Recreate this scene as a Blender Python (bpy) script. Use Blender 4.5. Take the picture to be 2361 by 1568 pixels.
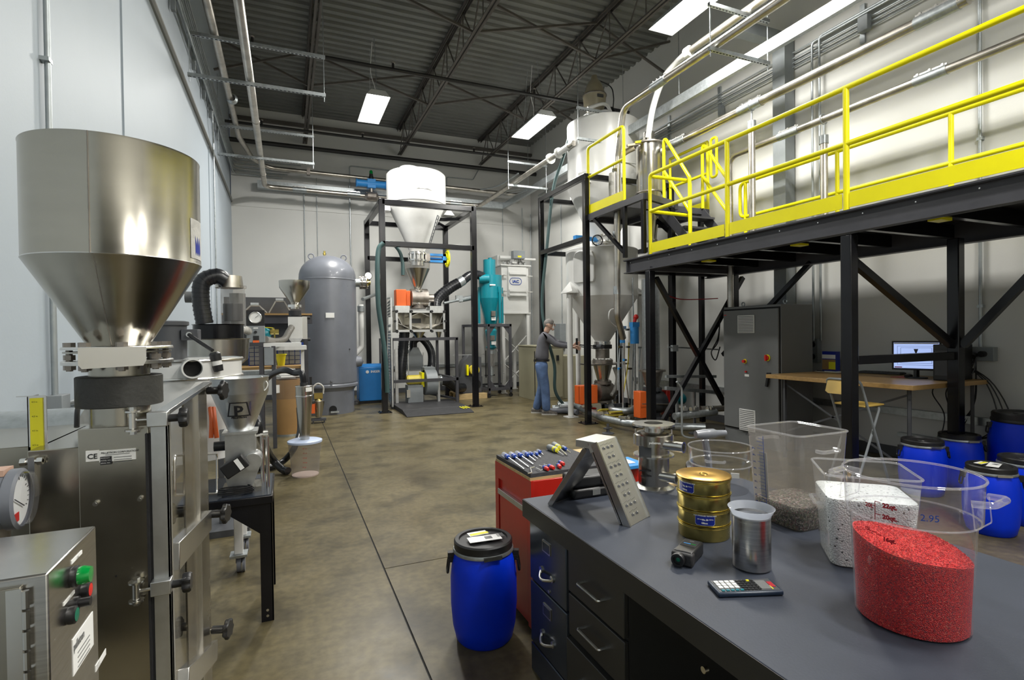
import bpy, bmesh, math, random
from mathutils import Vector, Matrix
random.seed(7)
PI = math.pi
for o in list(bpy.data.objects): bpy.data.objects.remove(o)
C = bpy.context.scene.collection
V = Vector
# ---------------------------------------------------------------- camera (level-ish, 18.7 mm, turned 23 degrees from the room axis)
FPX, IW, IH = 1223.86, 2361, 1568
def _axes():
    ya, pi_, ro = math.radians(23.0614), math.radians(-.69968), math.radians(.762185)
    f = V((math.sin(ya)*math.cos(pi_), math.cos(ya)*math.cos(pi_), math.sin(pi_)))
    r = V((math.cos(ya), -math.sin(ya), 0)); d = f.cross(r)
    r2 = r*math.cos(ro)+d*math.sin(ro)
    return r2, f.cross(r2), f
CR, CD, CF = _axes(); CP = V((0, 0, 1.5))
cam = bpy.data.cameras.new('camera'); co = bpy.data.objects.new('camera', cam); C.objects.link(co)
cam.sensor_width = 36; cam.lens = FPX/IW*36; cam.clip_start = .02; cam.clip_end = 100
co.matrix_world = Matrix(((CR.x, -CD.x, -CF.x, CP.x), (CR.y, -CD.y, -CF.y, CP.y), (CR.z, -CD.z, -CF.z, CP.z), (0, 0, 0, 1)))
bpy.context.scene.camera = co
def at(px, py, X=None, Y=None, Z=None):
    "a measured pixel of the photograph, turned into the point of the room on a known plane"
    v = CR*(px-IW/2)+CD*(py-IH/2)+CF*FPX
    t = X/v.x if X is not None else Y/v.y if Y is not None else (Z-1.5)/v.z
    return CP+v*t
# ---------------------------------------------------------------- world, exposure, room lights
sc = bpy.context.scene
sc.view_settings.view_transform = 'Standard'; sc.view_settings.look = 'None'
sc.view_settings.gamma = 1; sc.view_settings.use_curve_mapping = False
sc.view_settings.exposure = 0.0
sc.cycles.transparent_max_bounces = 32
w = bpy.data.worlds.new('world'); sc.world = w; w.use_nodes = True
w.node_tree.nodes['Background'].inputs[0].default_value = (.8, .88, 1, 1)
w.node_tree.nodes['Background'].inputs[1].default_value = .4
XL, XR, YB, YF, ZR = -1.11, 6.55, 13.85, -5.0, 6.9
LIGHTS = [(1.53, 9.9), (4.6, 9.6), (4.8, 5.3), (1.53, 5.3), (4.8, .9), (3.0, .3), (4.8, -3.2), (2.6, -3.2)]  # mid-room lights near and behind the camera are added to brighten under the mezzanine
LPOW = [245, 245, 215, 70, 120, 230, 60, 150]
for i, (x, y) in enumerate(LIGHTS):
    l = bpy.data.lights.new('area', 'AREA'); l.shape = 'RECTANGLE'; l.size = .36; l.size_y = 1.2
    l.energy = LPOW[i]; l.color = (1, .98, .93)
    o = bpy.data.objects.new('fixture_light', l); C.objects.link(o); o.location = (x, y, 5.58)
# ---------------------------------------------------------------- materials
M = {}
def mat(name, col, rough=.5, metal=0., noise=None, bump=None, coat=0., emit=0., stretch=None, alpha_glass=None, spec=None, dark=None, rvar=0.):
    """noise=(scale, amount[, second colour]) breaks the colour up, bump=(scale, strength) gives fine relief, stretch=(x,y,z) streaks both"""
    m = bpy.data.materials.new(name); m.use_nodes = True; nt = m.node_tree; N = nt.nodes; L = nt.links
    b = N['Principled BSDF']; b.inputs['Base Color'].default_value = (*col, 1)
    b.inputs['Roughness'].default_value = rough; b.inputs['Metallic'].default_value = metal
    if coat: b.inputs['Coat Weight'].default_value = coat; b.inputs['Coat Roughness'].default_value = .12
    if spec is not None: b.inputs['Specular IOR Level'].default_value = spec
    if emit: b.inputs['Emission Color'].default_value = (*col, 1); b.inputs['Emission Strength'].default_value = emit
    tc = N.new('ShaderNodeTexCoord'); out = tc.outputs['Object']
    if stretch:
        mp = N.new('ShaderNodeMapping'); mp.inputs['Scale'].default_value = stretch; L.new(out, mp.inputs[0]); out = mp.outputs[0]
    if noise:
        n = N.new('ShaderNodeTexNoise'); n.inputs['Scale'].default_value = noise[0]; n.inputs['Detail'].default_value = 6; n.inputs['Roughness'].default_value = .62
        L.new(out, n.inputs[0])
        r = N.new('ShaderNodeValToRGB'); r.color_ramp.elements[0].position = .3; r.color_ramp.elements[1].position = .72
        a = noise[1]; c2 = noise[2] if len(noise) > 2 else tuple(min(1, c*(1+a)) for c in col)
        c1 = tuple(c*(1-a) for c in col)
        r.color_ramp.elements[0].color = (*c1, 1); r.color_ramp.elements[1].color = (*c2, 1)
        L.new(n.outputs[0], r.inputs[0]); L.new(r.outputs[0], b.inputs['Base Color'])
        if rvar:
            mr = N.new('ShaderNodeMapRange'); mr.inputs[3].default_value = rough-rvar; mr.inputs[4].default_value = rough+rvar
            L.new(n.outputs[0], mr.inputs[0]); L.new(mr.outputs[0], b.inputs['Roughness'])
    if bump:
        n2 = N.new('ShaderNodeTexNoise'); n2.inputs['Scale'].default_value = bump[0]; n2.inputs['Detail'].default_value = 4
        L.new(out, n2.inputs[0]); bp = N.new('ShaderNodeBump'); bp.inputs['Strength'].default_value = bump[1]; bp.inputs['Distance'].default_value = .01
        L.new(n2.outputs[0], bp.inputs['Height']); L.new(bp.outputs[0], b.inputs['Normal'])
    M[name] = m; return m
def clear(name, tint=(.93, .94, .95), gl=.1, rough=.04, body=.0, bodycol=(.8, .8, .82), ior=1.45):
    "thin clear plastic: what is behind shows through its tint, the surface mirrors more at grazing angles"
    m = bpy.data.materials.new(name); m.use_nodes = True; nt = m.node_tree; N = nt.nodes; L = nt.links
    N.remove(N['Principled BSDF']); o = N['Material Output']
    t = N.new('ShaderNodeBsdfTransparent'); t.inputs[0].default_value = (*tint, 1)
    g = N.new('ShaderNodeBsdfGlossy'); g.inputs['Roughness'].default_value = rough; g.inputs[0].default_value = (1, 1, 1, 1)
    f = N.new('ShaderNodeFresnel'); ge = N.new('ShaderNodeNewGeometry'); mp = N.new('ShaderNodeMapRange'); mp.inputs[3].default_value = ior; mp.inputs[4].default_value = 1/ior
    L.new(ge.outputs['Backfacing'], mp.inputs[0]); L.new(mp.outputs[0], f.inputs[0])   # both faces of the thin wall mirror alike
    mx = N.new('ShaderNodeMixShader'); L.new(f.outputs[0], mx.inputs[0]); L.new(t.outputs[0], mx.inputs[1]); L.new(g.outputs[0], mx.inputs[2])
    src = mx
    if body:
        df = N.new('ShaderNodeBsdfDiffuse'); df.inputs[0].default_value = (*bodycol, 1)
        tl = N.new('ShaderNodeBsdfTranslucent'); tl.inputs[0].default_value = (*bodycol, 1)
        ma = N.new('ShaderNodeMixShader'); L.new(df.outputs[0], ma.inputs[1]); L.new(tl.outputs[0], ma.inputs[2])
        m2 = N.new('ShaderNodeMixShader'); m2.inputs[0].default_value = body
        L.new(mx.outputs[0], m2.inputs[1]); L.new(ma.outputs[0], m2.inputs[2]); src = m2
    L.new(src.outputs[0], o.inputs[0]); M[name] = m; return m
mat('steel', (.47, .45, .4), .24, 1, noise=(3, .05), stretch=(1, 1, 4), rvar=.04)
mat('steel_h', (.42, .4, .345), .22, 1, noise=(3, .07), stretch=(1, 1, 5), rvar=.05)
mat('steel_plate', (.42, .395, .335), .25, 1, noise=(5, .12), bump=(4, .05), rvar=.08)
mat('bright_steel', (.7, .69, .66), .25, 1, noise=(6, .03), rvar=.02)
mat('brushed', (.55, .54, .52), .25, 1, noise=(6, .16), stretch=(1, 1, 40), rvar=.06)
mat('aluminium', (.62, .63, .63), .38, 1, noise=(14, .1), rvar=.06)
mat('pipe_steel', (.5, .47, .42), .34, 1, noise=(5, .26), rvar=.05)
mat('galvanised', (.42, .45, .46), .42, .85, noise=(22, .2), rvar=.08)
mat('conduit', (.38, .41, .42), .45, .6, noise=(8, .15))
mat('old_steel', (.32, .29, .26), .42, .9, noise=(9, .3), rvar=.1)
mat('black_paint', (.006, .006, .0075), .22, 0, noise=(3, .3), spec=.35)
mat('black_beam', (.055, .055, .062), .42, 0, noise=(2, .2), spec=.35)
mat('black_plastic', (.012, .012, .013), .4)
mat('black_rubber', (.018, .018, .02), .62, noise=(9, .35), bump=(90, .15))
mat('dark_rubber', (.028, .028, .025), .6, noise=(7, .3), bump=(60, .2))
mat('black_hose', (.012, .013, .016), .3)
mat('green_hose', (.04, .085, .085), .45)
mat('grey_hose', (.2, .19, .17), .5)
mat('yellow', (.88, .8, .0), .35, 0, noise=(3, .04), spec=.4)
mat('yellow_motor', (.62, .5, .06), .4)
mat('white_paint', (.66, .66, .64), .28, 0, noise=(2, .04), coat=.35)
mat('white_dull', (.66, .66, .64), .5, noise=(4, .06))
mat('bag', (.45, .44, .41), .8, noise=(12, .15), bump=(30, .5))
mat('tank_grey', (.155, .165, .19), .36, 0, noise=(2.5, .09), coat=.25)
mat('dark_grey', (.06, .063, .07), .45, noise=(4, .12))
mat('mid_grey', (.22, .24, .25), .5, noise=(5, .1))
mat('cab_grey', (.15, .155, .155), .42, 0, noise=(1.5, .06), bump=(220, .12))
mat('beige', (.34, .32, .22), .45, noise=(2, .06))
mat('beige_machine', (.33, .29, .2), .35, noise=(4, .1), coat=.2)
mat('teal', (.0, .19, .24), .36, 0, noise=(3, .08), coat=.3)
mat('blue_paint', (.02, .2, .55), .4, noise=(3, .08))
mat('blue_valve', (.03, .24, .6), .4)
mat('blue_plastic', (.0, .033, .68), .42, 0, noise=(1.8, .14), bump=(25, .05), rvar=.07, spec=.3)
mat('blue_plastic_dark', (.004, .035, .26), .36, 0, noise=(1.8, .14), rvar=.07)
mat('orange', (.75, .13, .02), .45)
mat('red', (.5, .018, .01), .34, 0, noise=(3, .1), coat=.25)
mat('red_plastic', (.6, .02, .015), .35)
mat('red_hose', (.45, .02, .02), .4)
mat('green_lamp', (.0, .25, .04), .15, coat=.5)
mat('green_button', (.0, .14, .08), .3)
mat('yellow_plastic', (.75, .68, .02), .4)
mat('wood', (.36, .22, .08), .4, noise=(3, .2), stretch=(1, 12, 12))
mat('pallet_wood', (.5, .36, .17), .7, noise=(5, .2), stretch=(2, 12, 12))
mat('plywood', (.62, .42, .1), .4, noise=(4, .1))
mat('cardboard', (.33, .19, .07), .6, noise=(4, .1))
mat('paper', (.78, .78, .76), .6)
mat('label_yellow', (.78, .72, .02), .5)
mat('ink', (.015, .015, .018), .6)
mat('ink_blue', (.01, .06, .35), .5)
mat('ink_red', (.4, .008, .02), .5)
mat('label_blue', (.01, .025, .28), .3)
mat('brass', (.52, .42, .13), .26, 1, noise=(5, .12), rvar=.06)
mat('copper_top', (.75, .46, .13), .28, 1, noise=(5, .1))
mat('bench_top', (.034, .04, .056), .5, 0, noise=(3, .16), bump=(150, .04), rvar=.06, spec=.25)
mat('calc_case', (.012, .025, .05), .35)
mat('bench_dark', (.028, .028, .027), .42, noise=(3, .12))
mat('file_cabinet', (.07, .085, .115), .2, .6, noise=(3, .2))
mat('void', (.004, .004, .004), .8)
mat('dial', (.8, .8, .78), .4)
mat('pink_dust', (.62, .5, .46), .7)
mat('skin', (.56, .36, .27), .5, noise=(12, .1))
mat('hair', (.2, .185, .17), .7, noise=(40, .35))
mat('shirt', (.1, .1, .115), .85, noise=(8, .15), bump=(14, .5))
mat('jeans', (.07, .12, .24), .85, noise=(7, .35), bump=(18, .5))
mat('shoe', (.11, .1, .09), .7, noise=(25, .5))
mat('lamp_body', (.55, .56, .56), .5)
mat('lamp_glow', (1, .98, .92), .5, emit=9)
mat('deck', (.15, .155, .145), .6, 0, noise=(1.2, .15))
mat('joist', (.085, .076, .066), .6, noise=(3, .2))
mat('black_pipe', (.018, .017, .017), .5)
mat('floor_black', (.03, .032, .03), .6)
mat('blue_screw', (.01, .06, .4), .3)
mat('foam', (.05, .05, .055), .85, noise=(60, .3))
mat('milky_lid', (.45, .52, .68), .4)
mat('screen', (.4, .52, .9), .5, emit=.9)
clear('clear', (.93, .935, .95), body=.03); clear('clear_dirty', (.9, .885, .87), body=.11, bodycol=(.6, .59, .57)); clear('milky', (.85, .87, .9), body=.42, bodycol=(.75, .78, .85)); clear('clear_rim', (.97, .97, .98), body=.14)
mat('louvre_steel', (.66, .65, .62), .38, 1, noise=(6, .04))
clear('clear_hazy', (.82, .8, .78), body=.2, bodycol=(.5, .48, .46))
clear('clear_thin', (.975, .975, .98), ior=1.15)
def granules(name, base, dots, scale, thr=.5, rough=.4):
    m = bpy.data.materials.new(name); m.use_nodes = True; N = m.node_tree.nodes; L = m.node_tree.links; b = N['Principled BSDF']
    tc = N.new('ShaderNodeTexCoord'); v = N.new('ShaderNodeTexVoronoi'); v.inputs['Scale'].default_value = scale; L.new(tc.outputs['Object'], v.inputs[0])
    sp = N.new('ShaderNodeSeparateColor'); L.new(v.outputs['Color'], sp.inputs[0])
    r = N.new('ShaderNodeValToRGB'); r.color_ramp.interpolation = 'CONSTANT'; e = r.color_ramp.elements
    e[0].color = (*base, 1); e[0].position = 0
    e[1].position = dots[0][0]; e[1].color = (*dots[0][1], 1)
    for p, c in dots[1:]: k = e.new(p); k.color = (*c, 1)
    L.new(sp.outputs[0], r.inputs[0]); L.new(r.outputs[0], b.inputs['Base Color']); b.inputs['Roughness'].default_value = rough
    bp = N.new('ShaderNodeBump'); bp.inputs['Strength'].default_value = .8; bp.inputs['Distance'].default_value = .004; bp.invert = True
    L.new(v.outputs['Distance'], bp.inputs['Height']); L.new(bp.outputs[0], b.inputs['Normal']); M[name] = m
granules('red_granules', (.6, .004, .004), [(.35, (.75, .006, .008)), (.62, (.3, .0, .01)), (.86, (.85, .03, .02)), (.97, (1, .2, .12))], 430, rough=.35)  # the brightest cells put the sparkle of the grains into the colour
granules('mixed_granules', (.05, .045, .04), [(.2, (.12, .14, .08)), (.42, (.22, .2, .17)), (.6, (.16, .07, .07)), (.75, (.02, .02, .02)), (.9, (.42, .36, .36))], 190)
granules('white_granules', (.66, .68, .66), [(.3, (.75, .77, .75)), (.9, (.6, .62, .6)), (.975, (.06, .07, .06))], 200)
def concrete():
    m = bpy.data.materials.new('concrete'); m.use_nodes = True; N = m.node_tree.nodes; L = m.node_tree.links; b = N['Principled BSDF']; b.inputs['Specular IOR Level'].default_value = .28
    tc = N.new('ShaderNodeTexCoord'); o = tc.outputs['Object']
    def nz(s, d=6): n = N.new('ShaderNodeTexNoise'); n.inputs['Scale'].default_value = s; n.inputs['Detail'].default_value = d; L.new(o, n.inputs[0]); return n.outputs[0]
    r = N.new('ShaderNodeValToRGB'); e = r.color_ramp.elements; e[0].position = .3; e[0].color = (.084, .068, .033, 1); e[1].position = .72; e[1].color = (.15, .126, .07, 1)
    L.new(nz(1.1, 8), r.inputs[0])
    r2 = N.new('ShaderNodeValToRGB'); e = r2.color_ramp.elements; e[0].position = .33; e[0].color = (.4, .4, .4, 1); e[1].position = .52; e[1].color = (1, 1, 1, 1); L.new(nz(2.7, 9), r2.inputs[0])
    r3 = N.new('ShaderNodeValToRGB'); e = r3.color_ramp.elements; e[0].position = .35; e[0].color = (.78, .78, .78, 1); e[1].position = .65; e[1].color = (1.14, 1.13, 1.1, 1); L.new(nz(22, 9), r3.inputs[0])
    a = N.new('ShaderNodeMix'); a.data_type = 'RGBA'; a.blend_type = 'MULTIPLY'; a.inputs[0].default_value = .8; L.new(r.outputs[0], a.inputs[6]); L.new(r2.outputs[0], a.inputs[7])
    c = N.new('ShaderNodeMix'); c.data_type = 'RGBA'; c.blend_type = 'MULTIPLY'; c.inputs[0].default_value = 1; L.new(a.outputs[2], c.inputs[6]); L.new(r3.outputs[0], c.inputs[7])
    L.new(c.outputs[2], b.inputs['Base Color'])
    mr = N.new('ShaderNodeMapRange'); mr.inputs[3].default_value = .22; mr.inputs[4].default_value = .5; L.new(nz(3.5), mr.inputs[0]); L.new(mr.outputs[0], b.inputs['Roughness'])
    bp = N.new('ShaderNodeBump'); bp.inputs['Strength'].default_value = .08; bp.inputs['Distance'].default_value = .01; L.new(nz(12), bp.inputs['Height']); L.new(bp.outputs[0], b.inputs['Normal'])
    M['concrete'] = m
concrete()
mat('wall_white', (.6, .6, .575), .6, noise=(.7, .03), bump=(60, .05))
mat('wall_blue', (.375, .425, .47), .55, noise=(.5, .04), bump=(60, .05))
mat('wall_grey', (.22, .225, .215), .7)
# ---------------------------------------------------------------- mesh helpers
class B:
    "collects shapes in room coordinates; build() links them as one mesh object"
    def __init__(s): s.v = []; s.f = []
    def add(s, vs, fs):
        n = len(s.v); s.v += [tuple(v) for v in vs]; s.f += [tuple(n+i for i in f) for f in fs]; return s
    def box(s, x0, x1, y0, y1, z0, z1):
        x0, x1 = sorted((x0, x1)); y0, y1 = sorted((y0, y1)); z0, z1 = sorted((z0, z1))
        return s.add([(x0, y0, z0), (x1, y0, z0), (x1, y1, z0), (x0, y1, z0), (x0, y0, z1), (x1, y0, z1), (x1, y1, z1), (x0, y1, z1)],
                     [(0, 3, 2, 1), (4, 5, 6, 7), (0, 1, 5, 4), (1, 2, 6, 5), (2, 3, 7, 6), (3, 0, 4, 7)])
    def cbox(s, c, sz, rz=0, rx=0, ry=0):
        m = Matrix.Translation(V(c)) @ Matrix.Rotation(rz, 4, 'Z') @ Matrix.Rotation(ry, 4, 'Y') @ Matrix.Rotation(rx, 4, 'X')
        x, y, z = sz[0]/2, sz[1]/2, sz[2]/2
        vs = [m @ V(p) for p in [(-x, -y, -z), (x, -y, -z), (x, y, -z), (-x, y, -z), (-x, -y, z), (x, -y, z), (x, y, z), (-x, y, z)]]
        return s.add(vs, [(0, 3, 2, 1), (4, 5, 6, 7), (0, 1, 5, 4), (1, 2, 6, 5), (2, 3, 7, 6), (3, 0, 4, 7)])
    def bar(s, p, q, w=.05, h=None, up=(0, 0, 1)):
        p = V(p); q = V(q); h = h or w; d = (q-p).normalized(); u = V(up)
        if abs(d.dot(u)) > .98: u = V((0, 1, 0))
        a = d.cross(u).normalized()*w/2; b = a.cross(d).normalized()*h/2
        vs = [p-a-b, p+a-b, p+a+b, p-a+b, q-a-b, q+a-b, q+a+b, q-a+b]
        return s.add(vs, [(0, 1, 2, 3), (7, 6, 5, 4), (0, 4, 5, 1), (1, 5, 6, 2), (2, 6, 7, 3), (3, 7, 4, 0)])
    def loft(s, rings, caps=True, closed=False):
        n = len(rings[0]); k = len(rings); vs = [p for r in rings for p in r]; fs = []
        for i in range(k if closed else k-1):
            j = (i+1) % k
            for a in range(n): b = (a+1) % n; fs.append((i*n+a, i*n+b, j*n+b, j*n+a))
        if caps and not closed: fs += [tuple(range(n-1, -1, -1)), tuple((k-1)*n+a for a in range(n))]
        return s.add(vs, fs)
    def tube(s, pts, r=.02, n=12, closed=False, caps=True):
        pts = [V(p) for p in pts]; k = len(pts); R = r if isinstance(r, (list, tuple)) else [r]*k; rings = []; a = None
        for i, p in enumerate(pts):
            if closed: d = pts[(i+1) % k]-pts[i-1]
            else: d = pts[min(i+1, k-1)]-pts[max(i-1, 0)]
            d = d.normalized() if d.length > 1e-9 else V((0, 0, 1))
            if a is None:
                a = d.cross(V((0, 0, 1)) if abs(d.z) < .9 else V((0, 1, 0))).normalized()
            else:
                a = (a-d*a.dot(d)); a = a.normalized() if a.length > 1e-6 else d.orthogonal().normalized()
            b = d.cross(a); sc_ = 1.
            if 0 < i < k-1 or closed:
                d1 = (pts[i]-pts[i-1]).normalized(); sc_ = 1
            rings.append([p+(a*math.cos(2*PI*j/n)+b*math.sin(2*PI*j/n))*R[i]*sc_ for j in range(n)])
        return s.loft(rings, caps, closed)
    def pipe(s, pts, r, br=None, n=12, seg=6, closed=False):
        "tube with rounded bends of radius br"
        return s.tube(rounded(pts, br or r*2.2, seg, closed), r, n, closed)
    def cyl(s, p, q, r, r2=None, n=24): return s.tube([p, q], [r, r if r2 is None else r2], n)
    def lathe(s, prof, c=(0, 0, 0), n=32, ax=(0, 0, 1), caps=False, ang=2*PI):
        c = V(c); ax = V(ax).normalized(); a = ax.orthogonal().normalized() if abs(ax.z) < .999 else V((1, 0, 0)); b = ax.cross(a)
        rings = [[c+ax*z+(a*math.cos(2*PI*j/n)+b*math.sin(2*PI*j/n))*max(r, 1e-4) for j in range(n)] for r, z in prof]
        return s.loft(rings, caps)
    def ring(s, c, R, r, n=32, m=10, ax=(0, 0, 1)):
        c = V(c); ax = V(ax).normalized(); a = ax.orthogonal().normalized(); b = ax.cross(a)
        return s.tube([c+(a*math.cos(2*PI*j/n)+b*math.sin(2*PI*j/n))*R for j in range(n)], r, m, closed=True)
    def prism(s, poly, o, u, v, d):
        "poly in the plane o+u*x+v*y, pushed along d"
        o = V(o); u = V(u); v = V(v); d = V(d); n = len(poly)
        a = [o+u*x+v*y for x, y in poly]; b = [p+d for p in a]
        return s.add(a+b, [tuple(range(n-1, -1, -1)), tuple(range(n, 2*n))]+[(i, (i+1) % n, n+(i+1) % n, n+i) for i in range(n)])
    def sphere(s, c, r, n=16, m=10, sc=(1, 1, 1)):
        c = V(c); rings = []
        for i in range(m+1):
            t = PI*i/m; rr = max(math.sin(t), 1e-3)
            rings.append([c+V((math.cos(2*PI*j/n)*rr*r*sc[0], math.sin(2*PI*j/n)*rr*r*sc[1], -math.cos(t)*r*sc[2])) for j in range(n)])
        return s.loft(rings)
    def bolts(s, c, R, k, r, h, ax=(0, 0, 1), ph=0):
        c = V(c); ax = V(ax).normalized(); a = ax.orthogonal().normalized() if abs(ax.z) < .999 else V((1, 0, 0)); b = ax.cross(a)
        for j in range(k):
            t = 2*PI*(j+ph)/k; p = c+(a*math.cos(t)+b*math.sin(t))*R; s.cyl(p-ax*h/2, p+ax*h/2, r, n=6)
        return s
    def mesh(s, name, mt, off=None, sharp=35, smooth=True):
        me = bpy.data.meshes.new(name)
        o = off or V((0, 0, 0))
        me.from_pydata([(v[0]-o[0], v[1]-o[1], v[2]-o[2]) for v in s.v], [], s.f); me.update()
        bm = bmesh.new(); bm.from_mesh(me); bmesh.ops.recalc_face_normals(bm, faces=bm.faces); bm.to_mesh(me); bm.free()
        if smooth:
            me.polygons.foreach_set('use_smooth', [True]*len(me.polygons)); me.set_sharp_from_angle(angle=math.radians(sharp))
        me.materials.append(M[mt]); return me
    def build(s, name, mt, par=None, bevel=0, sharp=35, smooth=True):
        off = V((0, 0, 0)); q = par
        while q is not None: off = off+q.location; q = q.parent
        ob = bpy.data.objects.new(name, s.mesh(name, mt, off, sharp, smooth)); C.objects.link(ob); ob.parent = par
        if bevel:
            bv = ob.modifiers.new('bevel', 'BEVEL'); bv.width = bevel; bv.segments = 2; bv.limit_method = 'ANGLE'; bv.angle_limit = math.radians(40); bv.harden_normals = False
        return ob
def rounded(pts, br, seg=6, closed=False):
    pts = [V(p) for p in pts]; out = []; k = len(pts)
    for i, p in enumerate(pts):
        if not closed and i in (0, k-1): out.append(p); continue
        a = (pts[i-1]-p); b = (pts[(i+1) % k]-p); la, lb = a.length, b.length; a.normalize(); b.normalize()
        ang = a.angle(b)
        if ang > PI-.03: out.append(p); continue
        t = min(br/math.tan(ang/2), la*.49, lb*.49); p0 = p+a*t; p1 = p+b*t
        for j in range(seg+1):
            s = j/seg; out.append(p0*(1-s)**2+p*2*s*(1-s)+p1*s*s)
    return out
def curve(pts, n=8):
    "smooth Catmull-Rom line through the points"
    pts = [V(p) for p in pts]; P = [pts[0]*2-pts[1]]+pts+[pts[-1]*2-pts[-2]]; out = []
    for i in range(1, len(P)-2):
        for j in range(n):
            t = j/n; a, b, c, d = P[i-1], P[i], P[i+1], P[i+2]
            out.append(.5*((2*b)+(c-a)*t+(2*a-5*b+4*c-d)*t*t+(3*b-a-3*c+d)*t**3))
    out.append(pts[-1]); return out
def tag(o, label=None, cat=None, group=None, kind=None):
    if label: o['label'] = label
    if cat: o['category'] = cat
    if group: o['group'] = group
    if kind: o['kind'] = kind
    return o
def T(name, label, cat, loc=(0, 0, 0), group=None):
    o = bpy.data.objects.new(name, None); C.objects.link(o); o.location = loc; o.empty_display_size = .1
    bpy.context.view_layer.update() if False else None
    return tag(o, label, cat, group)
def S(name, b, mt, par=None, **k):
    o = b.build(name, mt, par, **k)
    if par is None: o['kind'] = 'structure'
    return o
def copy_tree(o, parent=None, label=None):
    c = o.copy(); C.objects.link(c); c.parent = parent
    if label: c['label'] = label
    for ch in list(o.children): copy_tree(ch, c)
    return c
def text(s, size, o, u, v, mt, par, name='lettering', depth=.0006, align='LEFT', bold=0, xs=1.):
    cu = bpy.data.curves.new('t', 'FONT'); cu.body = s; cu.size = size; cu.align_x = align; cu.offset = bold; cu.resolution_u = 2
    ob = bpy.data.objects.new('t', cu); C.objects.link(ob)
    me0 = bpy.data.meshes.new_from_object(ob.evaluated_get(bpy.context.evaluated_depsgraph_get()))
    b = B(); o = V(o); u = V(u).normalized()*xs; v = V(v).normalized(); nrm = u.cross(v).normalized()*depth
    b.add([o+u*p.co.x+v*p.co.y+nrm for p in me0.vertices], [tuple(f.vertices) for f in me0.polygons])
    bpy.data.objects.remove(ob); bpy.data.meshes.remove(me0)
    return b.build(name, mt, par, smooth=False)
# ================================================================ SETTING
b = B()
jx0 = .165  # saw-cut joint along the room
JX, JY = .555, 3.45   # saw-cut control joints
for x0, x1 in ((XL-.3, JX-.005), (JX+.005, XR+.3)):
    for y0, y1 in ((YF-.3, JY-.004), (JY+.004, YB+.3)) if x0 > 0 else ((YF-.3, YB+.3),): b.box(x0, x1, y0, y1, -.2, 0)
S('floor', b, 'concrete')
fl = bpy.data.objects['floor']
S('joint_filler', B().box(JX-.01, JX+.01, YF, YB, -.2, -.005), 'void', fl); S('joint_filler', B().box(JX+.011, XR, JY-.01, JY+.01, -.2, -.003), 'floor_black', fl)
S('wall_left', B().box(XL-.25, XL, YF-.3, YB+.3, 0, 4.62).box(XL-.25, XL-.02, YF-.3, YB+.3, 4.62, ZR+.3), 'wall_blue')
S('wall_back', B().box(XL, XR, YB, YB+.25, 0, 4.55).box(XL, XR, YB+.03, YB+.25, 4.55, ZR+.3), 'wall_white')
S('wall_right', B().box(XR, XR+.25, YF-.3, YB+.3, 0, ZR+.3), 'wall_white')
S('wall_front', B().box(XL, XR, YF-.25, YF, 0, ZR+.3), 'wall_white')
# wall seams and trims
S('trim_1', B().box(XL-.02, XL+.02, YF, YB, 4.62, 4.72), 'wall_grey')
S('trim_2', B().box(XL, XR, YB-.015, YB+.03, 4.55, 4.62), 'wall_white')
S('trim_3', B().box(XR-.03, XR, YF, YB, 6.1, 6.2), 'wall_white')
S('trim_4', B().box(XL, XL+.012, 4.86, 4.872, 0, 4.62).box(XL, XL+.012, 9.86, 9.872, 0, 4.62), 'wall_blue')
S('baseboard_right', B().box(XR-.02, XR, YF, YB, 0, .12), 'dark_grey')
S('baseboard_back', B().box(XL, XR, YB-.02, YB, 0, .12), 'dark_grey')
S('baseboard_left', B().box(XL, XL+.02, YF, YB, 0, .12), 'dark_grey')
# roof deck: corrugated sheet, ribs across the room
b = B(); pr = []; y = YF; p = .19
while y < YB:
    pr += [(y, ZR-.04), (y+.08, ZR-.04), (y+.1, ZR), (y+.17, ZR)]; y += p
pts = [(XL-.2, y_, z) for y_, z in pr]; n = len(pts)
b.add(pts+[(XR+.2, y_, z) for y_, z in pr], [(i, i+1, n+i+1, n+i) for i in range(n-1)])
b.box(XL-.2, XR+.2, YF, YB, ZR+.04, ZR+.1)
S('ceiling', b, 'deck', smooth=False)
S('trim_5', B().box(XL, XR, YB-.1, YB, ZR-.35, ZR-.28), 'joist')
# open-web roof joists along the room
JZ0, JZ1 = 6.15, 6.83
def joist(x, label):
    t = T('roof_joist', label, 'roof joist', (x, (YB+YF)/2, JZ0), 'open-web joists under the roof deck')
    b = B()
    for dx in (-.032, .032): b.box(x+dx-.02, x+dx+.02, YF, YB-.05, JZ0, JZ0+.012).box(x+dx-(.02 if dx > 0 else -.02)-.004, x+dx-(.02 if dx > 0 else -.02)+.004, YF, YB-.05, JZ0, JZ0+.06)
    b.build('bottom_chord', 'joist', t)
    b = B()
    for dx in (-.035, .035): b.box(x+dx-.025, x+dx+.025, YF, YB, JZ1-.01, JZ1+.01).box(x+dx-.004, x+dx+.004, YF, YB, JZ1-.06, JZ1)
    b.build('top_chord', 'joist', t)
    y = YB-.15; k = 0; first = None
    while y > YF+.8:
        z0, z1 = (JZ0+.03, JZ1-.02) if k % 2 == 0 else (JZ1-.02, JZ0+.03)
        B().cyl((x, y, z0), (x, y-.48, z1), .013, n=6).build('web_rod', 'joist', t)
        if k % 2 == 0: B().cyl((x, y-.48, JZ0+.03), (x, y-.48, z1), .01, n=6).build('web_post', 'joist', t)
        y -= .48; k += 1
    return t
joist(.5, 'leftmost open-web steel roof joist, above the hanging pipes')
joist(2.78, 'open-web steel roof joist between the first two ceiling lights')
joist(5.0, 'open-web steel roof joist running beside the long light fixtures')
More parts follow.
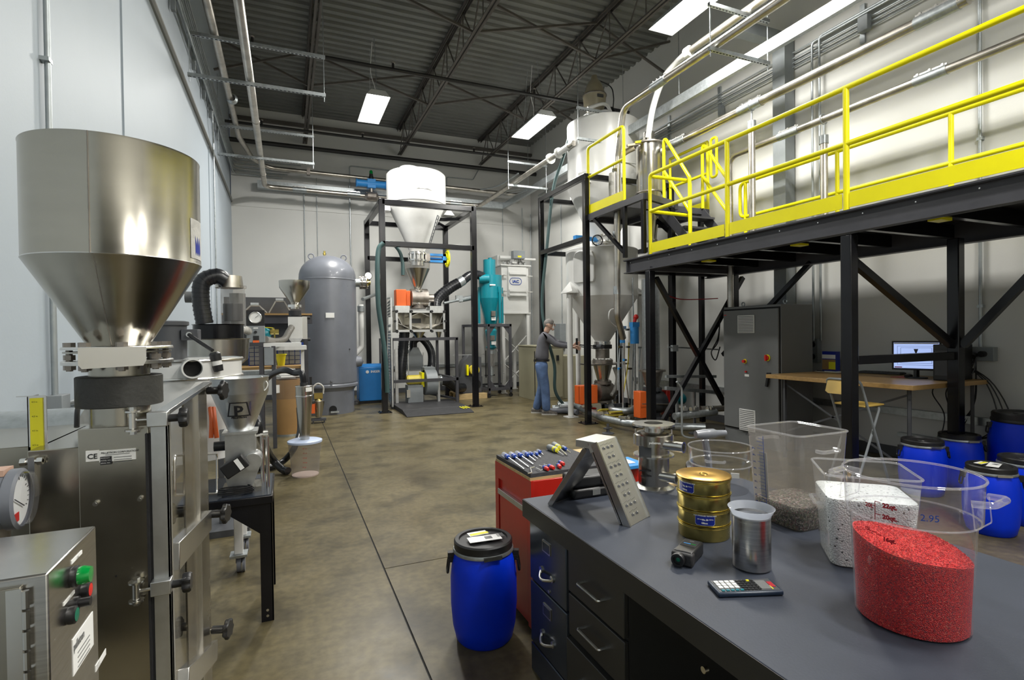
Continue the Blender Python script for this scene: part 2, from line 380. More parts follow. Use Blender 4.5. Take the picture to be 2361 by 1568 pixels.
# cross bridging between joists
def cross(x0, x1, y, lb):
    t = T('joist_bridging', 'crossed bridging '+lb, 'bridging', ((x0+x1)/2, y, JZ0), 'crossed bridging between the joists')
    B().bar((x0+.03, y, JZ0+.03), (x1-.03, y, JZ1-.05), .035).build('brace', 'joist', t)
    B().bar((x0+.03, y+.04, JZ1-.05), (x1-.03, y+.04, JZ0+.03), .035).build('brace', 'joist', t)
for y, r_ in ((2.6, 'row nearest the camera'), (5.2, 'second row from the camera'), (7.8, 'third row from the camera'), (10.6, 'row closest to the back wall')):
    for x0, x1, l_ in ((XL, .5, 'from the left wall to the first joist'), (.5, 2.78, 'between first and middle joist'), (2.78, 5.0, 'between middle and right joist'), (5.0, XR, 'from the right joist to the right wall')): cross(x0, x1, y, l_+', '+r_)
# ---- ceiling lights
def lamp(x, y, label):
    t = T('ceiling_light', label, 'ceiling light', (x, y, 5.6), 'high-bay ceiling lights')
    z = 5.6; w, l = .2, .63
    B().add([(x-w, y-l, z), (x+w, y-l, z), (x+w, y+l, z), (x-w, y+l, z), (x-.12, y-l+.03, z+.11), (x+.12, y-l+.03, z+.11), (x+.12, y+l-.03, z+.11), (x-.12, y+l-.03, z+.11)],
            [(4, 5, 6, 7), (0, 1, 5, 4), (1, 2, 6, 5), (2, 3, 7, 6), (3, 0, 4, 7)]).build('reflector', 'lamp_body', t)
    B().box(x-w+.015, x+w-.015, y-l+.015, y+l-.015, z+.004, z+.02).build('diffuser', 'lamp_glow', t)
    B().box(x-.05, x+.05, y-.3, y+.3, z+.11, z+.16).build('ballast_box', 'lamp_body', t)
    for dy in (-.45, .45): B().cyl((x, y+dy, z+.1), (x, y+dy*.5, JZ1-.02), .004, n=6).build('hanger_wire', 'galvanised', t)
    B().tube(curve([(x, y, z+.16), (x+.05, y+.05, z+.4), (x-.03, y+.02, z+.7), (x, y, JZ1)]), .006, 6).build('power_cord', 'white_dull', t)
labs = ['square glowing ceiling light left of centre, above the white silo', 'glowing ceiling light above the tall white hopper', 'largest glowing ceiling light, nearest at the upper right', 'ceiling light over the middle of the floor, outside the photo']
for i, (x, y) in enumerate(LIGHTS): lamp(x, y, labs[i] if i < 3 else ('ceiling light above the left half of the floor, outside the photo', 'ceiling light above the near mezzanine, outside the photo', 'added unseen ceiling light above the bench, brightening the wall under the mezzanine', 'ceiling light above the mezzanine behind the camera', 'added unseen ceiling light behind the camera, brightening the wall under the mezzanine')[i-3])
# ---- black sprinkler pipes across the room
def spr(y, z, label, heads, r=.03):
    t = T('sprinkler_pipe', label, 'sprinkler pipe', (2.7, y, z), 'black sprinkler pipes')
    B().cyl((XL+.01, y, z), (XR-.01, y, z), r, n=14).build('pipe_run', 'black_pipe', t)
    for x in heads:
        h = B().cyl((x, y, z), (x, y, z+.1), .022, n=10).build('sprinkler_head', 'black_pipe', t)
        B().lathe([(.0, .1), (.03, .105), (.035, .12), (.0, .125)], (x, y, z), 10).build('deflector', 'old_steel', h)

spr(9.1, 6.0, 'black sprinkler pipe crossing the ceiling nearest the camera', (-.4, 1.75, 4.4), .032)
spr(12.6, 6.03, 'black sprinkler pipe crossing the ceiling close to the back wall', (-.4, 1.7, 4.4), .03)
spr(13.5, 5.96, 'thick black pipe running level along the back wall', (), .05)
# ================================================================ PIPES, HANGERS, CONDUITS
def strut(b, p, q, w=.042):
    p = V(p); q = V(q); b.bar(p, q, w, .042); return b
def slots(p, q, side):
    p = V(p); q = V(q); b = B(); L_ = (q-p).length; d = (q-p)/L_; k = int(L_/.05)
    for i in range(k):
        c = p+d*(i+.5)*.05; b.cbox(c+V(side), (.028 if abs(d.x) > .5 else .012, .012 if abs(d.x) > .5 else .028, .004) if side[2] else ((.028, .004, .014) if abs(d.x) > .5 else (.004, .028, .014)))
    return b
def trapeze(x0, x1, y, label, z=(4.81, 5.33)):
    t = T('trapeze_hanger', label, 'pipe hanger', (x0, y, z[0]), 'trapeze hangers under the roof')
    for zz in z:
        s = strut(B(), (x0, y, zz), (x1, y, zz)).build('strut', 'galvanised', t)
        slots((x0, y, zz), (x1, y, zz), (0, 0, -.022)).build('slot', 'void', s)['kind'] = 'stuff'
    for x in (x0+.02, x1-.02): B().cyl((x, y, z[0]-.09), (x, y, JZ0+.1), .005, n=8).build('threaded_rod', 'galvanised', t)
    return t
trapeze(-1.08, .56, 7.75, 'slotted two-tier pipe hanger at the left, nearest the camera')
trapeze(-1.08, .56, 10.9, 'slotted two-tier pipe hanger at the left, close to the back wall')
trapeze(4.62, 5.58, 4.84, 'slotted two-tier pipe hanger at the upper right, nearest the camera')
trapeze(4.62, 5.58, 7.9, 'slotted two-tier pipe hanger above the tall white hopper')
trapeze(4.6, 5.58, 10.93, 'slotted two-tier pipe hanger glowing under the second ceiling light')
def coupling(par, c, ax, r, L_=.3, n=4, mt='galvanised'):
    c = V(c); ax = V(ax).normalized()
    k = B().cyl(c-ax*L_/2, c+ax*L_/2, r*1.12, n=20).build('pipe_coupling', mt, par)
    b = B(); up = V((0, 0, 1))
    b.cbox(c+up*r*1.25, (L_ if abs(ax.x) > .5 else .03, L_ if abs(ax.y) > .5 else .03, r*.35))
    for i in range(n): p = c+ax*(-.38+.76*i/max(1, n-1))*L_; b.cyl(p+up*r*1.3-ax.cross(up)*.025, p+up*r*1.3+ax.cross(up)*.025, .014, n=8)
    b.build('clamp_bolts', 'bright_steel', k)
t = T('conveying_pipe', 'thick steel conveying pipe running over the left hangers to the blue valve', 'pipe', (-.38, 10, 4.88))
B().pipe([(-.38, -3, 4.885), (-.38, 13.2, 4.885), (1.82, 13.2, 4.87)], .052, .2, 20).build('pipe_run', 'pipe_steel', t)
for y in (9.25, 12.2): B().ring((-.38, y, 4.885), .053, .006, ax=(0, 1, 0)).build('weld_ring', 'old_steel', t)
for x in (.35, 1.55): coupling(t, (x, 13.2, 4.88), (1, 0, 0), .052)
t = T('conveying_pipe', 'steel conveying pipe nearer the left wall, resting on the upper hanger tier', 'pipe', (-.78, 10, 5.4))
a1 = at(600, 385, Y=13.35); a2 = at(860, 417, Y=13.35); a3 = at(1115, 442, Y=13.35)
B().pipe([(-.78, -3, 5.405), (-.78, 11.6, 5.405), (-.62, 13.0, a1.z+.08), (-.3, 13.35, a1.z), (6.0, 13.35, a3.z)], .05, .35, 20).build('pipe_run', 'pipe_steel', t)
B().lathe([(.052, -.05), (.085, -.02), (.085, .02), (.052, .05)], at(535, 228, Z=5.4), 24, (0, 1, 0)).build('pipe_flange', 'galvanised', t)
for x in (.55, 3.2): B().cbox((x, 13.35, a1.z), (.07, .13, .16)).build('pipe_clamp', 'old_steel', t)
t = T('conveying_pipe', 'steel conveying pipe from the blue valve to the corner and over the tall hopper', 'pipe', (3.5, 13.2, 4.88))
B().pipe([(2.0, 13.2, 4.87), (4.75, 13.2, 4.87), (4.78, 8.3, 4.88)], .05, .2, 20).build('pipe_run', 'pipe_steel', t)
coupling(t, (4.1, 13.2, 4.87), (1, 0, 0), .05)
for y in (9.2, 8.85): B().lathe([(.05, -.01), (.1, -.01), (.1, .01), (.05, .01)], (4.78, y, 4.88), 24, (0, 1, 0), caps=False).bolts((4.78, y, 4.88), .08, 8, .01, .035, (0, 1, 0)).build('pipe_flange', 'white_paint', t)
B().cyl((4.78, 8.85, 4.88), (4.78, 8.45, 4.88), .058).build('sleeve', 'white_paint', t)
t = T('conveying_pipe', 'bright steel pipe over the mezzanine that drops beside the tall hopper', 'pipe', (4.78, 6.7, 4.88))
B().pipe([(4.74, -3, 4.885), (4.74, 6.72, 4.885), (4.74, 6.9, 4.2), (4.74, 6.95, 1.75), (4.95, 7.1, 1.4)], .05, .18, 20).build('pipe_run', 'pipe_steel', t)
coupling(t, (4.74, 5.9, 4.885), (0, 1, 0), .05); coupling(t, (4.74, 1.2, 4.885), (0, 1, 0), .05)
for z in (4.05, 3.0, 2.15): B().cyl((4.74, 6.95, z-.06), (4.74, 6.95, z+.06), .057).build('pipe_coupling', 'galvanised', t)
t = T('conveying_pipe', 'second steel pipe high at the upper right ending in a white flexible hose', 'pipe', (5.2, 5, 5.4))
cp = at(1587, 120, Z=5.42)
B().cyl((cp.x, -3, 5.42), cp, .05).build('pipe_run', 'pipe_steel', t)
B().lathe([(.05, -.06), (.075, -.04), (.075, .04), (.05, .06)], cp, 20, (0, 1, 0)).build('pipe_coupling', 'white_paint', t)
hp = [cp, at(1560, 145, Y=6.3), at(1528, 185, Y=6.6), at(1505, 250, Y=6.85), at(1494, 318, Y=6.95)]
B().tube(curve(hp, 8), .048, 16).build('flexible_hose', 'white_dull', t)
# galvanised cable channel around the room
t = T('cable_channel', 'grey metal wireway along the back wall and right over the tall hopper', 'cable channel', (2, 13.7, 4.75))
c0 = at(595, 415, Y=13.7); c1 = at(1159, 478, Y=13.7)
B().box(-.55, c1.x, 13.62, 13.8, c1.z-.06, c1.z+.12).build('channel', 'galvanised', t)
B().box(c1.x-.035, c1.x+.035, -3, 13.62, c1.z-.06, c1.z+.09).build('channel', 'galvanised', t)
for y in (12, 9.5, 6.5, 3.4): B().cyl((c1.x, y, c1.z+.12), (c1.x, y, JZ0+.05), .006, n=6).build('hanger_rod', 'galvanised', t)
# blue pneumatic valve
t = T('pneumatic_valve', 'blue pneumatic valve with black and green indicator above the pipe', 'valve', (1.9, 13.2, 4.87))
vx = at(856, 425, Y=13.2); x = vx.x
B().cyl((x-.35, 13.2, 4.87+.3), (x+.35, 13.2, 4.87+.3), .085, n=20).cyl((x-.36, 13.2, 5.17), (x-.33, 13.2, 5.17), .1, n=20).cyl((x+.33, 13.2, 5.17), (x+.36, 13.2, 5.17), .1, n=20).cbox((x, 13.2, 5.17), (.2, .16, .22)).build('actuator', 'blue_valve', t, bevel=.008)
B().lathe([(.05, .1), (.06, .1), (.06, .16), (.045, .2), (.045, .24)], (x, 13.2, 5.17), 16, caps=True).build('position_indicator', 'black_plastic', t)
B().lathe([(.04, .24), (.04, .3), (.02, .33)], (x, 13.2, 5.17), 16, caps=True).build('indicator_dome', 'green_lamp', t)
B().lathe([(.06, -.16), (.11, -.1), (.11, .1), (.06, .16)], (x, 13.2, 4.87), 20, (1, 0, 0)).bolts((x, 13.2, 4.87), .1, 8, .012, .26, (1, 0, 0)).cyl((x, 13.2, 4.87), (x, 13.2, 5.08), .04).build('valve_body', 'old_steel', t)
# ---- left wall conduits
br = [at(407, 52, X=-1.06), at(452, 158, X=-1.06), at(475, 245, X=-1.06), at(490, 308, X=-1.06), at(500, 352, X=-1.06), at(508, 398, X=-1.06)]
zb = br[1].z
for i in range(6):
    z = zb+.12+i*.085
    t = B().pipe([(-1.045, -3, z), (-1.045, 13.55-.02*i, z), (-1.02, 13.79, z), (.0+.1*i, 13.79, z)], .013, .15, 10).build('conduit', 'conduit', None)
    tag(t, ('lowest', 'second lowest', 'third from the bottom', 'third from the top', 'second highest', 'highest')[i]+' thin grey conduit of the bundle along the left wall', 'conduit', 'conduits on the left wall')
for k, p in enumerate([V((-1.06, y, zb)) for y in (.8, 2.9, 5.05, br[0].y, br[1].y, br[2].y, br[3].y, br[4].y, br[5].y)]):
    b = B().box(XL, XL+.045, p.y-.03, p.y+.03, zb-.02, zb+.62)
    t = b.build('strut_bracket', 'mid_grey', None); tag(t, ('ninth', 'eighth', 'seventh', 'sixth', 'fifth', 'fourth', 'third', 'second', 'first')[k]+' short vertical strut of the left wall conduits, counted from the back wall', 'bracket', 'strut brackets on the left wall')
def drop(name, label, pts, r=.011, mt='conduit', group=None):
    t = B().pipe(pts, r, .06, 10).build(name, mt, None); return tag(t, label, 'conduit', group)
p0 = at(109.5, 0, X=-1.085); p1 = at(127, 915, X=-1.085)
t = T('conduit_run', 'grey conduit with outlet box on the left wall behind the big hopper', 'conduit', (-1.09, p1.y, p1.z))
B().cyl((-1.085, p1.y, p1.z), (-1.085, p0.y, 6.8), .014).build('conduit', 'conduit', t)
b = B()
for z in (1.9, 2.9, 4.2): b.box(XL, XL+.04, p1.y-.025, p1.y+.025, z, z+.02)
b.build('conduit_strap', 'conduit', t)
B().box(XL, XL+.07, p1.y-.05, p1.y+.06, p1.z-.14, p1.z+.01).build('outlet_box', 'mid_grey', t, bevel=.004)
B().pipe([(XL+.03, p1.y+.06, p1.z-.05), (XL+.03, p1.y+.9, p1.z-.05)], .012).build('conduit_stub', 'conduit', t)
q0 = at(499, 305, X=-1.08); q1 = at(498, 630, X=-1.08)
drop('conduit', 'bright conduit dropping down the left wall near the back corner', [(-1.06, q1.y-.25, q0.z+.1), (-1.06, q1.y-.25, q0.z-.1), (-1.08, q1.y, q0.z-.35), (-1.08, q1.y, .9)], .014, 'galvanised')
# back wall drops
for px, y0, y1, r, mt, lb in ((702, 440, 640, .012, 'conduit', 'thin conduit dropping down the back wall left of the grey tank'), (731, 410, 640, .008, 'conduit', 'thinnest vertical tube on the back wall above the grey tank'),
                        (808, 425, 800, .018, 'galvanised', 'bright thicker conduit on the back wall right of the grey tank'), (1159, 478, 580, .01, 'conduit', 'conduit dropping from the corner channel to the dust collector'), (1204, 480, 575, .012, 'conduit', 'conduit pair dropping to the grey control box on the dust collector')):
    a = at(px, y0, Y=13.81); c = at(px+ (y1-y0)*.012, y1, Y=13.81); drop('conduit', lb, [(c.x, 13.82, a.z), (c.x, 13.82, c.z)], r, mt)
a = at(806, 382, Y=13.8); c = at(905, 393, Y=13.8); drop('conduit', 'grey conduit elbow above the blue valve on the back wall', [(a.x, 13.81, a.z-.5), (a.x, 13.81, a.z), (c.x+1.0, 13.81, a.z-.02)], .014)
a = at(1030, 412, Y=13.8); c = at(1160, 365, Y=13.8); drop('conduit', 'bent conduit on the back wall right of the white silo', [(a.x, 13.81, a.z-.5), (a.x, 13.81, a.z+.05), (a.x+.75, 13.81, a.z+.05), (a.x+1.0, 13.81, a.z+.5)], .014)
a = at(1224, 470, Y=13.83); drop('conduit', 'conduit running down the back right corner of the room', [(6.5, 13.8, 4.9), (6.5, 13.8, .2)], .016)
a = at(1235, 480, X=6.5); c = at(1235, 735, X=6.5)
# corner wire harness
t = B().tube(curve([at(1060, 437, Y=13.6), at(1110, 437, Y=13.3), at(1150, 428, Y=12.7), at(1172, 415, Y=12.3), at(1195, 400, Y=11.8)], 6), .02, 8).build('cable_hose', 'conduit', None); tag(t, 'grey cable drooping from the pipe near the back corner', 'cable')
for k in range(3):
    t = B().tube(curve([at(1150, 447+3*k, Y=13.4), at(1175, 452-6*k, Y=12.6), at(1215, 440-2*k, Y=12.0)], 6), .007, 6).build('cable', 'conduit', None); tag(t, ('lowest', 'middle', 'highest')[k]+' thin grey cable of the bundle under the corner hanger', 'cable', 'cables under the corner hanger')
# ---- right wall
RX = XR-.045
for k, dz in enumerate((0, .06, .12, .2)):
    z = 5.12+dz
    if k < 2:
        dx = at(1873+20*k, 300, X=RX-.03*k); 
        pts = [(RX-.0, 13.3, z), (RX, -2, z)]
    else: pts = [(RX, 13.3, z), (RX, -2, z)]
    drop('conduit', ('lowest', 'second', 'third', 'highest')[k]+' long grey conduit along the top of the right wall', pts, .012, group='conduits on the right wall')
for k, px in enumerate((1873, 1890)):
    a = at(px, 300, X=RX-.03); bb = at(px+6, 830, X=RX-.03)
    drop('conduit', ('left' if k == 0 else 'right')+' one of two conduits turning down the right wall behind the mezzanine', [(RX-.03, a.y-2.2, 5.3+.03*k), (RX-.03, a.y, 5.3+.03*k), (RX-.03, a.y, 1.35)], .015)
for y in (2.2, 4.3, 6.62, 7.85, 9.5):
    t = B().box(XR-.03, XR, y-.03, y+.03, 4.98, 5.45).build('strut_bracket', 'galvanised', None); tag(t, 'vertical strut bracket high on the right wall, '+{2.2: 'the one nearest the camera', 4.3: 'with the grey box on it', 6.62: 'above the yellow stairs', 7.85: 'behind the steel receiver', 9.5: 'the farthest one'}[y], 'bracket', 'strut brackets on the right wall')
t = B().box(XR-.12, XR-.04, 4.18, 4.3, 5.08, 5.26).build('junction_box', 'mid_grey', None, bevel=.004); tag(t, 'grey junction box on the conduits at the upper right', 'junction box')
t = B().box(XR-.1, XR-.03, 6.5, 6.58, 4.95, 5.1).build('junction_box', 'mid_grey', None, bevel=.004); tag(t, 'small grey junction box on the wall conduits over the yellow stairs', 'junction box')
t = T('conduit_run', 'long grey conduit down the right wall to the outlet with black plugs', 'conduit', (XR-.03, 3.1, 1.2))
B().cyl((XR-.03, 3.11, 1.3), (XR-.03, 3.11, 6.8), .016).build('conduit', 'conduit', t)
b = B()
for z in (1.7, 3.4, 4.85): b.box(XR-.045, XR, 3.085, 3.135, z, z+.03)
b.build('conduit_strap', 'conduit', t)
B().box(XR-.08, XR, 2.98, 3.2, 1.16, 1.3).build('outlet_box', 'mid_grey', t, bevel=.004)
B().cyl((XR-.08, 3.06, 1.23), (XR-.13, 3.06, 1.23), .03).cyl((XR-.08, 3.13, 1.22), (XR-.12, 3.13, 1.2), .025).build('plug', 'black_plastic', t)
for k in range(3):
    B().tube(curve([(XR-.12, 3.1, 1.2), (XR-.14, 3.12+.04*k, 1.05), (XR-.2-.05*k, 3.2+.1*k, .85), (XR-.15, 3.25+.06*k, .55), (XR-.3, 3.2+.1*k, .1)]), .006, 6).build('power_cord', 'black_plastic', t)
t = T('outlet_box', 'grey double receptacle on the wall beside the grey control cabinet', 'outlet', (XR-.05, 5.0, 1.2))
B().box(XR-.08, XR, 4.88, 5.02, 1.06, 1.38).build('housing', 'mid_grey', t, bevel=.004)
B().cyl((XR-.08, 4.95, 1.3), (XR-.1, 4.95, 1.3), .04).cyl((XR-.08, 4.95, 1.14), (XR-.1, 4.95, 1.14), .04).build('socket', 'black_plastic', t)
# steel column and bracket on right wall
t = T('wall_column', 'grey steel column against the right wall with an arm to the ceiling pipes', 'column', (XR-.1, 5.36, 0))
B().box(XR-.2, XR-.02, 5.25, 5.45, 0, 5.6).build('column_post', 'mid_grey', t)
B().box(c1.x, XR-.02, 5.27, 5.43, 5.45, 5.6).build('column_arm', 'mid_grey', t)
t = T('conveying_pipe', 'thick steel pipe above the yellow railing ending at the steel receiver', 'pipe', (5.6, 3, 4.4))
B().cyl((5.6, -2.5, 4.41), (5.6, 2.05, 4.41), .055).cyl((5.6, 2.75, 4.41), (5.6, 6.78, 4.41), .055).build('pipe_run', 'pipe_steel', t)
r1 = [at(p, q, X=5.6) for p, q in ((2020, 95), (2085, 65), (1955, 125), (1715, 245), (1545, 340))]
B().cyl((5.6, 2.0, 4.41), (5.6, 2.8, 4.41), .045).build('sight_glass', 'clear', t)
for y in (1.9, 3.0, 5.15, 6.55): coupling(t, (5.6, y, 4.41), (0, 1, 0), .055, .36, 3)
t = T('conveying_pipe', 'lower steel pipe behind the yellow railing turning down at its far end', 'pipe', (6.05, 3, 4.03))
zz = 4.05
B().pipe([(6.05, -2.5, zz), (6.05, 5.95, zz), (6.05, 5.95, .35), (5.6, 6.1, .35)], .045, .16, 18).build('pipe_run', 'pipe_steel', t)
for y in (1.9, 3.3, 4.95): coupling(t, (6.05, y, zz), (0, 1, 0), .045, .3, 3)
def pstand(x, y, z1, label):
    t = T('pipe_stand', label, 'pipe support', (x, y, 2.56))
    B().cyl((x, y, 2.56), (x, y, z1-.28), .042).build('post', 'pipe_steel', t)
    B().cyl((x, y, z1-.3), (x, y, z1-.2), .052).build('collar', 'galvanised', t)
    B().cyl((x, y, z1-.2), (x, y, z1-.07), .012).build('threaded_rod', 'galvanised', t)
    B().ring((x, y, z1), .062, .008, ax=(0, 1, 0)).build('pipe_clamp', 'galvanised', t)
a = at(1734, 400, X=5.6); pstand(5.6, a.y, 4.41, 'steel stand on the mezzanine holding the upper pipe')
a = at(1900, 400, X=6.05); pstand(6.05, a.y, zz, 'steel stand on the mezzanine holding the lower pipe')
# ================================================================ MEZZANINE
MZ = 2.56
t = T('mezzanine_platform', 'black steel mezzanine platform along the right wall', 'platform', (4.65, 3, 0))
Y0, Y1 = -2.6, 6.58
def ibeam(x, y0, y1, z0, z1, fl=.05):
    return B().box(x-.006, x+.006, y0, y1, z0, z1).box(x-fl, x+fl, y0, y1, z0, z0+.012).box(x-fl, x+fl, y0, y1, z1-.012, z1)
ibeam(4.66, Y0, Y1, 2.36, 2.55).build('edge_beam', 'black_beam', t)
ibeam(6.2, Y0, Y1, 2.33, 2.55).build('edge_beam', 'black_beam', t)
B().box(4.62, 6.25, Y1-.07, Y1-.05, 2.36, 2.55).box(4.62, 6.25, Y1-.1, Y1, 2.36, 2.372).build('end_beam', 'black_beam', t)
B().box(4.62, 6.25, Y1-.6, Y1-.5, 2.34, 2.4).build('end_beam', 'black_beam', t)
b = B(); y = Y0+.4
while y < Y1-.7: b.box(4.66, 6.2, y-.03, y+.03, 2.4, 2.53); y += .6
b.build('joist', 'black_paint', t)
B().box(4.6, 6.25, Y0, Y1, 2.545, 2.56).build('deck_plate', 'black_beam', t)
for x, y in ((4.66, 6.03), (4.66, 3.2), (6.2, 6.03), (5.83, 2.975), (4.66, .2), (6.2, .2)):
    p = B().cbox((x, y, 1.17), (.1, .1, 2.34)).build('post', 'black_paint', t, bevel=.008)
    B().box(x-.11, x+.11, y-.11, y+.11, 0, .014).bolts((x, y, .02), .12, 4, .012, .03, ph=.5).build('foot_plate', 'black_paint', p)
YB2 = 6.03
e = [at(1512, 640, Y=YB2), at(1665, 922, Y=YB2), at(1712, 640, Y=YB2), at(1530, 968, Y=YB2)]
B().bar(e[0], e[0]+(e[1]-e[0])*1.1, .06, up=(0, 1, 0)).build('cross_brace', 'black_paint', t)
B().bar(e[2], e[3], .06, up=(0, 1, 0)).build('cross_brace', 'black_paint', t)
f0 = at(1780, 700, X=6.2); f1 = at(1870, 605, X=6.2); B().bar(f0+(f0-f1)*1.5, f1, .06, up=(1, 0, 0)).build('cross_brace', 'black_paint', t)
B().bar((4.7, 3.18, 1.22), (5.79, 2.985, 1.235), .075).build('cross_rail', 'black_paint', t, bevel=.006)
B().bar((4.69, 3.2, 2.12), (5.8, 2.985, 1.33), .065).build('cross_brace', 'black_paint', t)
g = at(2361, 650, X=5.83); B().bar((5.83, 2.92, 1.33), V((5.83, 2.92, 1.33))+(g-V((5.83, 2.92, 1.33)))*1.6, .065, up=(1, 0, 0)).build('cross_brace', 'black_paint', t)
for y in (3.9, 2.6, 5.2): B().box(4.9, 5.05, y, y+.1, 2.38, 2.4).build('clip', 'yellow', t)
# yellow front railing
RR = .024; XF = 4.65
t = T('guardrail', 'yellow pipe guardrail with toe board on the front edge of the mezzanine', 'railing', (XF, 3, MZ))
B().pipe([(XF, Y0+.1, MZ+1.1), (XF, 6.0, MZ+1.1), (XF, 6.0, MZ)], RR, .06, 16).build('top_rail', 'yellow', t)
B().cyl((XF, Y0+.1, MZ+.6), (XF, 6.0, MZ+.6), RR).build('mid_rail', 'yellow', t)
for y in (4.61, 3.215, 1.8, .4, -1.0): B().cyl((XF, y, MZ), (XF, y, MZ+1.1), RR+.002).build('baluster', 'yellow', t)
yy = [5.96, 4.65, 4.57, 3.25, 3.18, 1.85]
for i in (0, 2, 4): B().box(XF-.012, XF-.004, yy[i+1], yy[i], MZ+.025, MZ+.16).build('toe_board', 'yellow', t)
B().box(XF-.012, XF-.004, -2.5, 1.78, MZ+.025, MZ+.16).build('toe_board', 'yellow', t)
B().pipe([(XF, 6.0, MZ+1.08), (5.38, 6.03, MZ+1.1), (5.38, 6.03, MZ)], RR, .06, 16).cyl((XF, 6.0, MZ+.6), (5.38, 6.03, MZ+.6), RR).build('end_rail', 'yellow', t)
b = B()
for k in range(18): b.cyl((4.603, 6.4-.42*k, MZ-.06), (4.61, 6.4-.42*k, MZ-.06), .006, n=8)
b.build('bolt', 'bright_steel', bpy.data.objects['mezzanine_platform'])
# rear railing
XB = 6.2
t = T('guardrail', 'yellow pipe guardrail on the wall side of the mezzanine', 'railing', (XB, 3, MZ))
ya = 5.9
B().pipe([(XB, ya-1.5, MZ+1.1), (XB, ya, MZ+1.1), (XB, ya, MZ+.6), (XB, ya-1.5, MZ+.6)], RR, .1, 16).build('rail_loop', 'yellow', t)
B().cyl((XB, Y0, MZ+1.1), (XB, ya-1.5, MZ+1.1), RR).build('top_rail', 'yellow', t)
B().cyl((XB, Y0, MZ+.6), (XB, ya-1.5, MZ+.6), RR).build('mid_rail', 'yellow', t)
for y in (5.8, 4.4, 3.2, 1.8, .2): B().cyl((XB, y, MZ), (XB, y, MZ+1.1), RR).build('baluster', 'yellow', t)
B().box(XB-.004, XB+.004, Y0, 5.8, MZ, MZ+.13).build('toe_board', 'yellow', t)
# stair up to the upper platform
UZ = 3.42
t = T('platform_stairs', 'short black steel stairs with yellow handrails between the two platform levels', 'stairs', (5.7, 6.2, MZ))
for i in range(3):
    z = MZ+.2+.21*i+.02; y = 5.95+.2*i
    B().box(5.3, 6.05, y-.1, y+.12, z, z+.03).build('tread', 'black_beam', t)
for x in (5.3, 6.05): B().prism([(5.7, MZ), (5.85, MZ), (6.6, UZ-.12), (6.6, UZ+.02), (6.5, UZ+.02)], (x-.005, 0, 0), (0, 1, 0), (0, 0, 1), (.01, 0, 0)).build('stringer', 'black_beam', t)
def handrail(x, ext=False):
    h = B().pipe([(x, 5.95, MZ+.0), (x, 5.95, MZ+1.12), (x, 6.5, 4.46), (x, 6.5, UZ)], RR, .05, 16).cyl((x, 5.95, MZ+.64), (x, 6.5, 3.92), RR)
    h.build('handrail', 'yellow', t)
handrail(5.3); handrail(6.05)
B().pipe([(6.05, 6.2, 4.44), (6.05, 6.32, 4.44), (6.05, 6.32, 3.85), (6.05, 6.2, 3.85)], RR-.004, .05, 12, closed=True).build('hand_loop', 'yellow', t)
# upper platform
t = T('upper_platform', 'small black upper platform between the mezzanine and the tall frame', 'platform', (4.6, 6.5, MZ))
for (p, q) in (((4.6, 6.05, UZ-.04), (4.6, 7.62, UZ-.04)), ((5.45, 6.4, UZ-.04), (5.45, 7.62, UZ-.04)), ((6.2, 6.55, UZ-.04), (6.2, 7.62, UZ-.04)), ((4.6, 7.62, UZ-.04), (6.2, 7.62, UZ-.04)), ((4.6, 6.55, UZ-.04), (6.2, 6.55, UZ-.04)), ((4.6, 6.05, UZ-.04), (5.3, 6.35, UZ-.02))):
    B().bar(p, q, .06, .09).build('platform_beam', 'black_beam', t)
for x, y in ((4.6, 6.08), (4.6, 6.52)): B().cbox((x, y, (MZ+UZ)/2-.02), (.055, .055, UZ-MZ-.1)).build('post', 'black_paint', t, bevel=.004)
for x, y in ((5.4, 6.45), (6.1, 6.6)): B().cbox((x, y, UZ/2), (.07, .07, UZ-.1)).build('post', 'black_paint', t, bevel=.004)
B().box(4.63, 6.2, 6.55, 7.6, UZ-.01, UZ).build('deck_plate', 'black_beam', t)
B().bar((4.6, 6.55, MZ+.12), (4.6, 7.35, UZ-.1), .05, up=(1, 0, 0)).build('knee_brace', 'black_paint', t)
B().bar((5.75, 6.6, MZ+.3), (5.4, 6.9, UZ-.1), .05, up=(0, 1, 0)).build('knee_brace', 'black_paint', t)
t = T('guardrail', 'yellow pipe guardrail panel in front of the tall white hopper', 'railing', (4.6, 7, UZ))
B().pipe([(4.6, 7.53, UZ), (4.6, 7.53, UZ+1.1), (4.6, 6.53, UZ+1.1), (4.6, 6.53, UZ)], RR, .07, 16).build('rail_frame', 'yellow', t)
B().cyl((4.6, 7.53, UZ+.62), (4.6, 6.53, UZ+.62), RR).build('mid_rail', 'yellow', t)
B().box(4.59, 4.6, 6.55, 7.5, UZ+.02, UZ+.16).build('toe_board', 'yellow', t)
t = T('guardrail', 'yellow pipe guardrail on the far side of the upper platform by the wall', 'railing', (6.25, 7, UZ))
B().cyl((6.25, 6.6, UZ+1.1), (6.25, 7.5, UZ+1.1), RR).build('top_rail', 'yellow', t); B().cyl((6.25, 6.6, UZ+.6), (6.25, 7.5, UZ+.6), RR).build('mid_rail', 'yellow', t)
for y in (6.6, 7.5): B().cyl((6.25, y, UZ), (6.25, y, UZ+1.1), RR).build('baluster', 'yellow', t)
B().box(6.24, 6.25, 6.6, 7.5, UZ+.02, UZ+.16).build('toe_board', 'yellow', t)
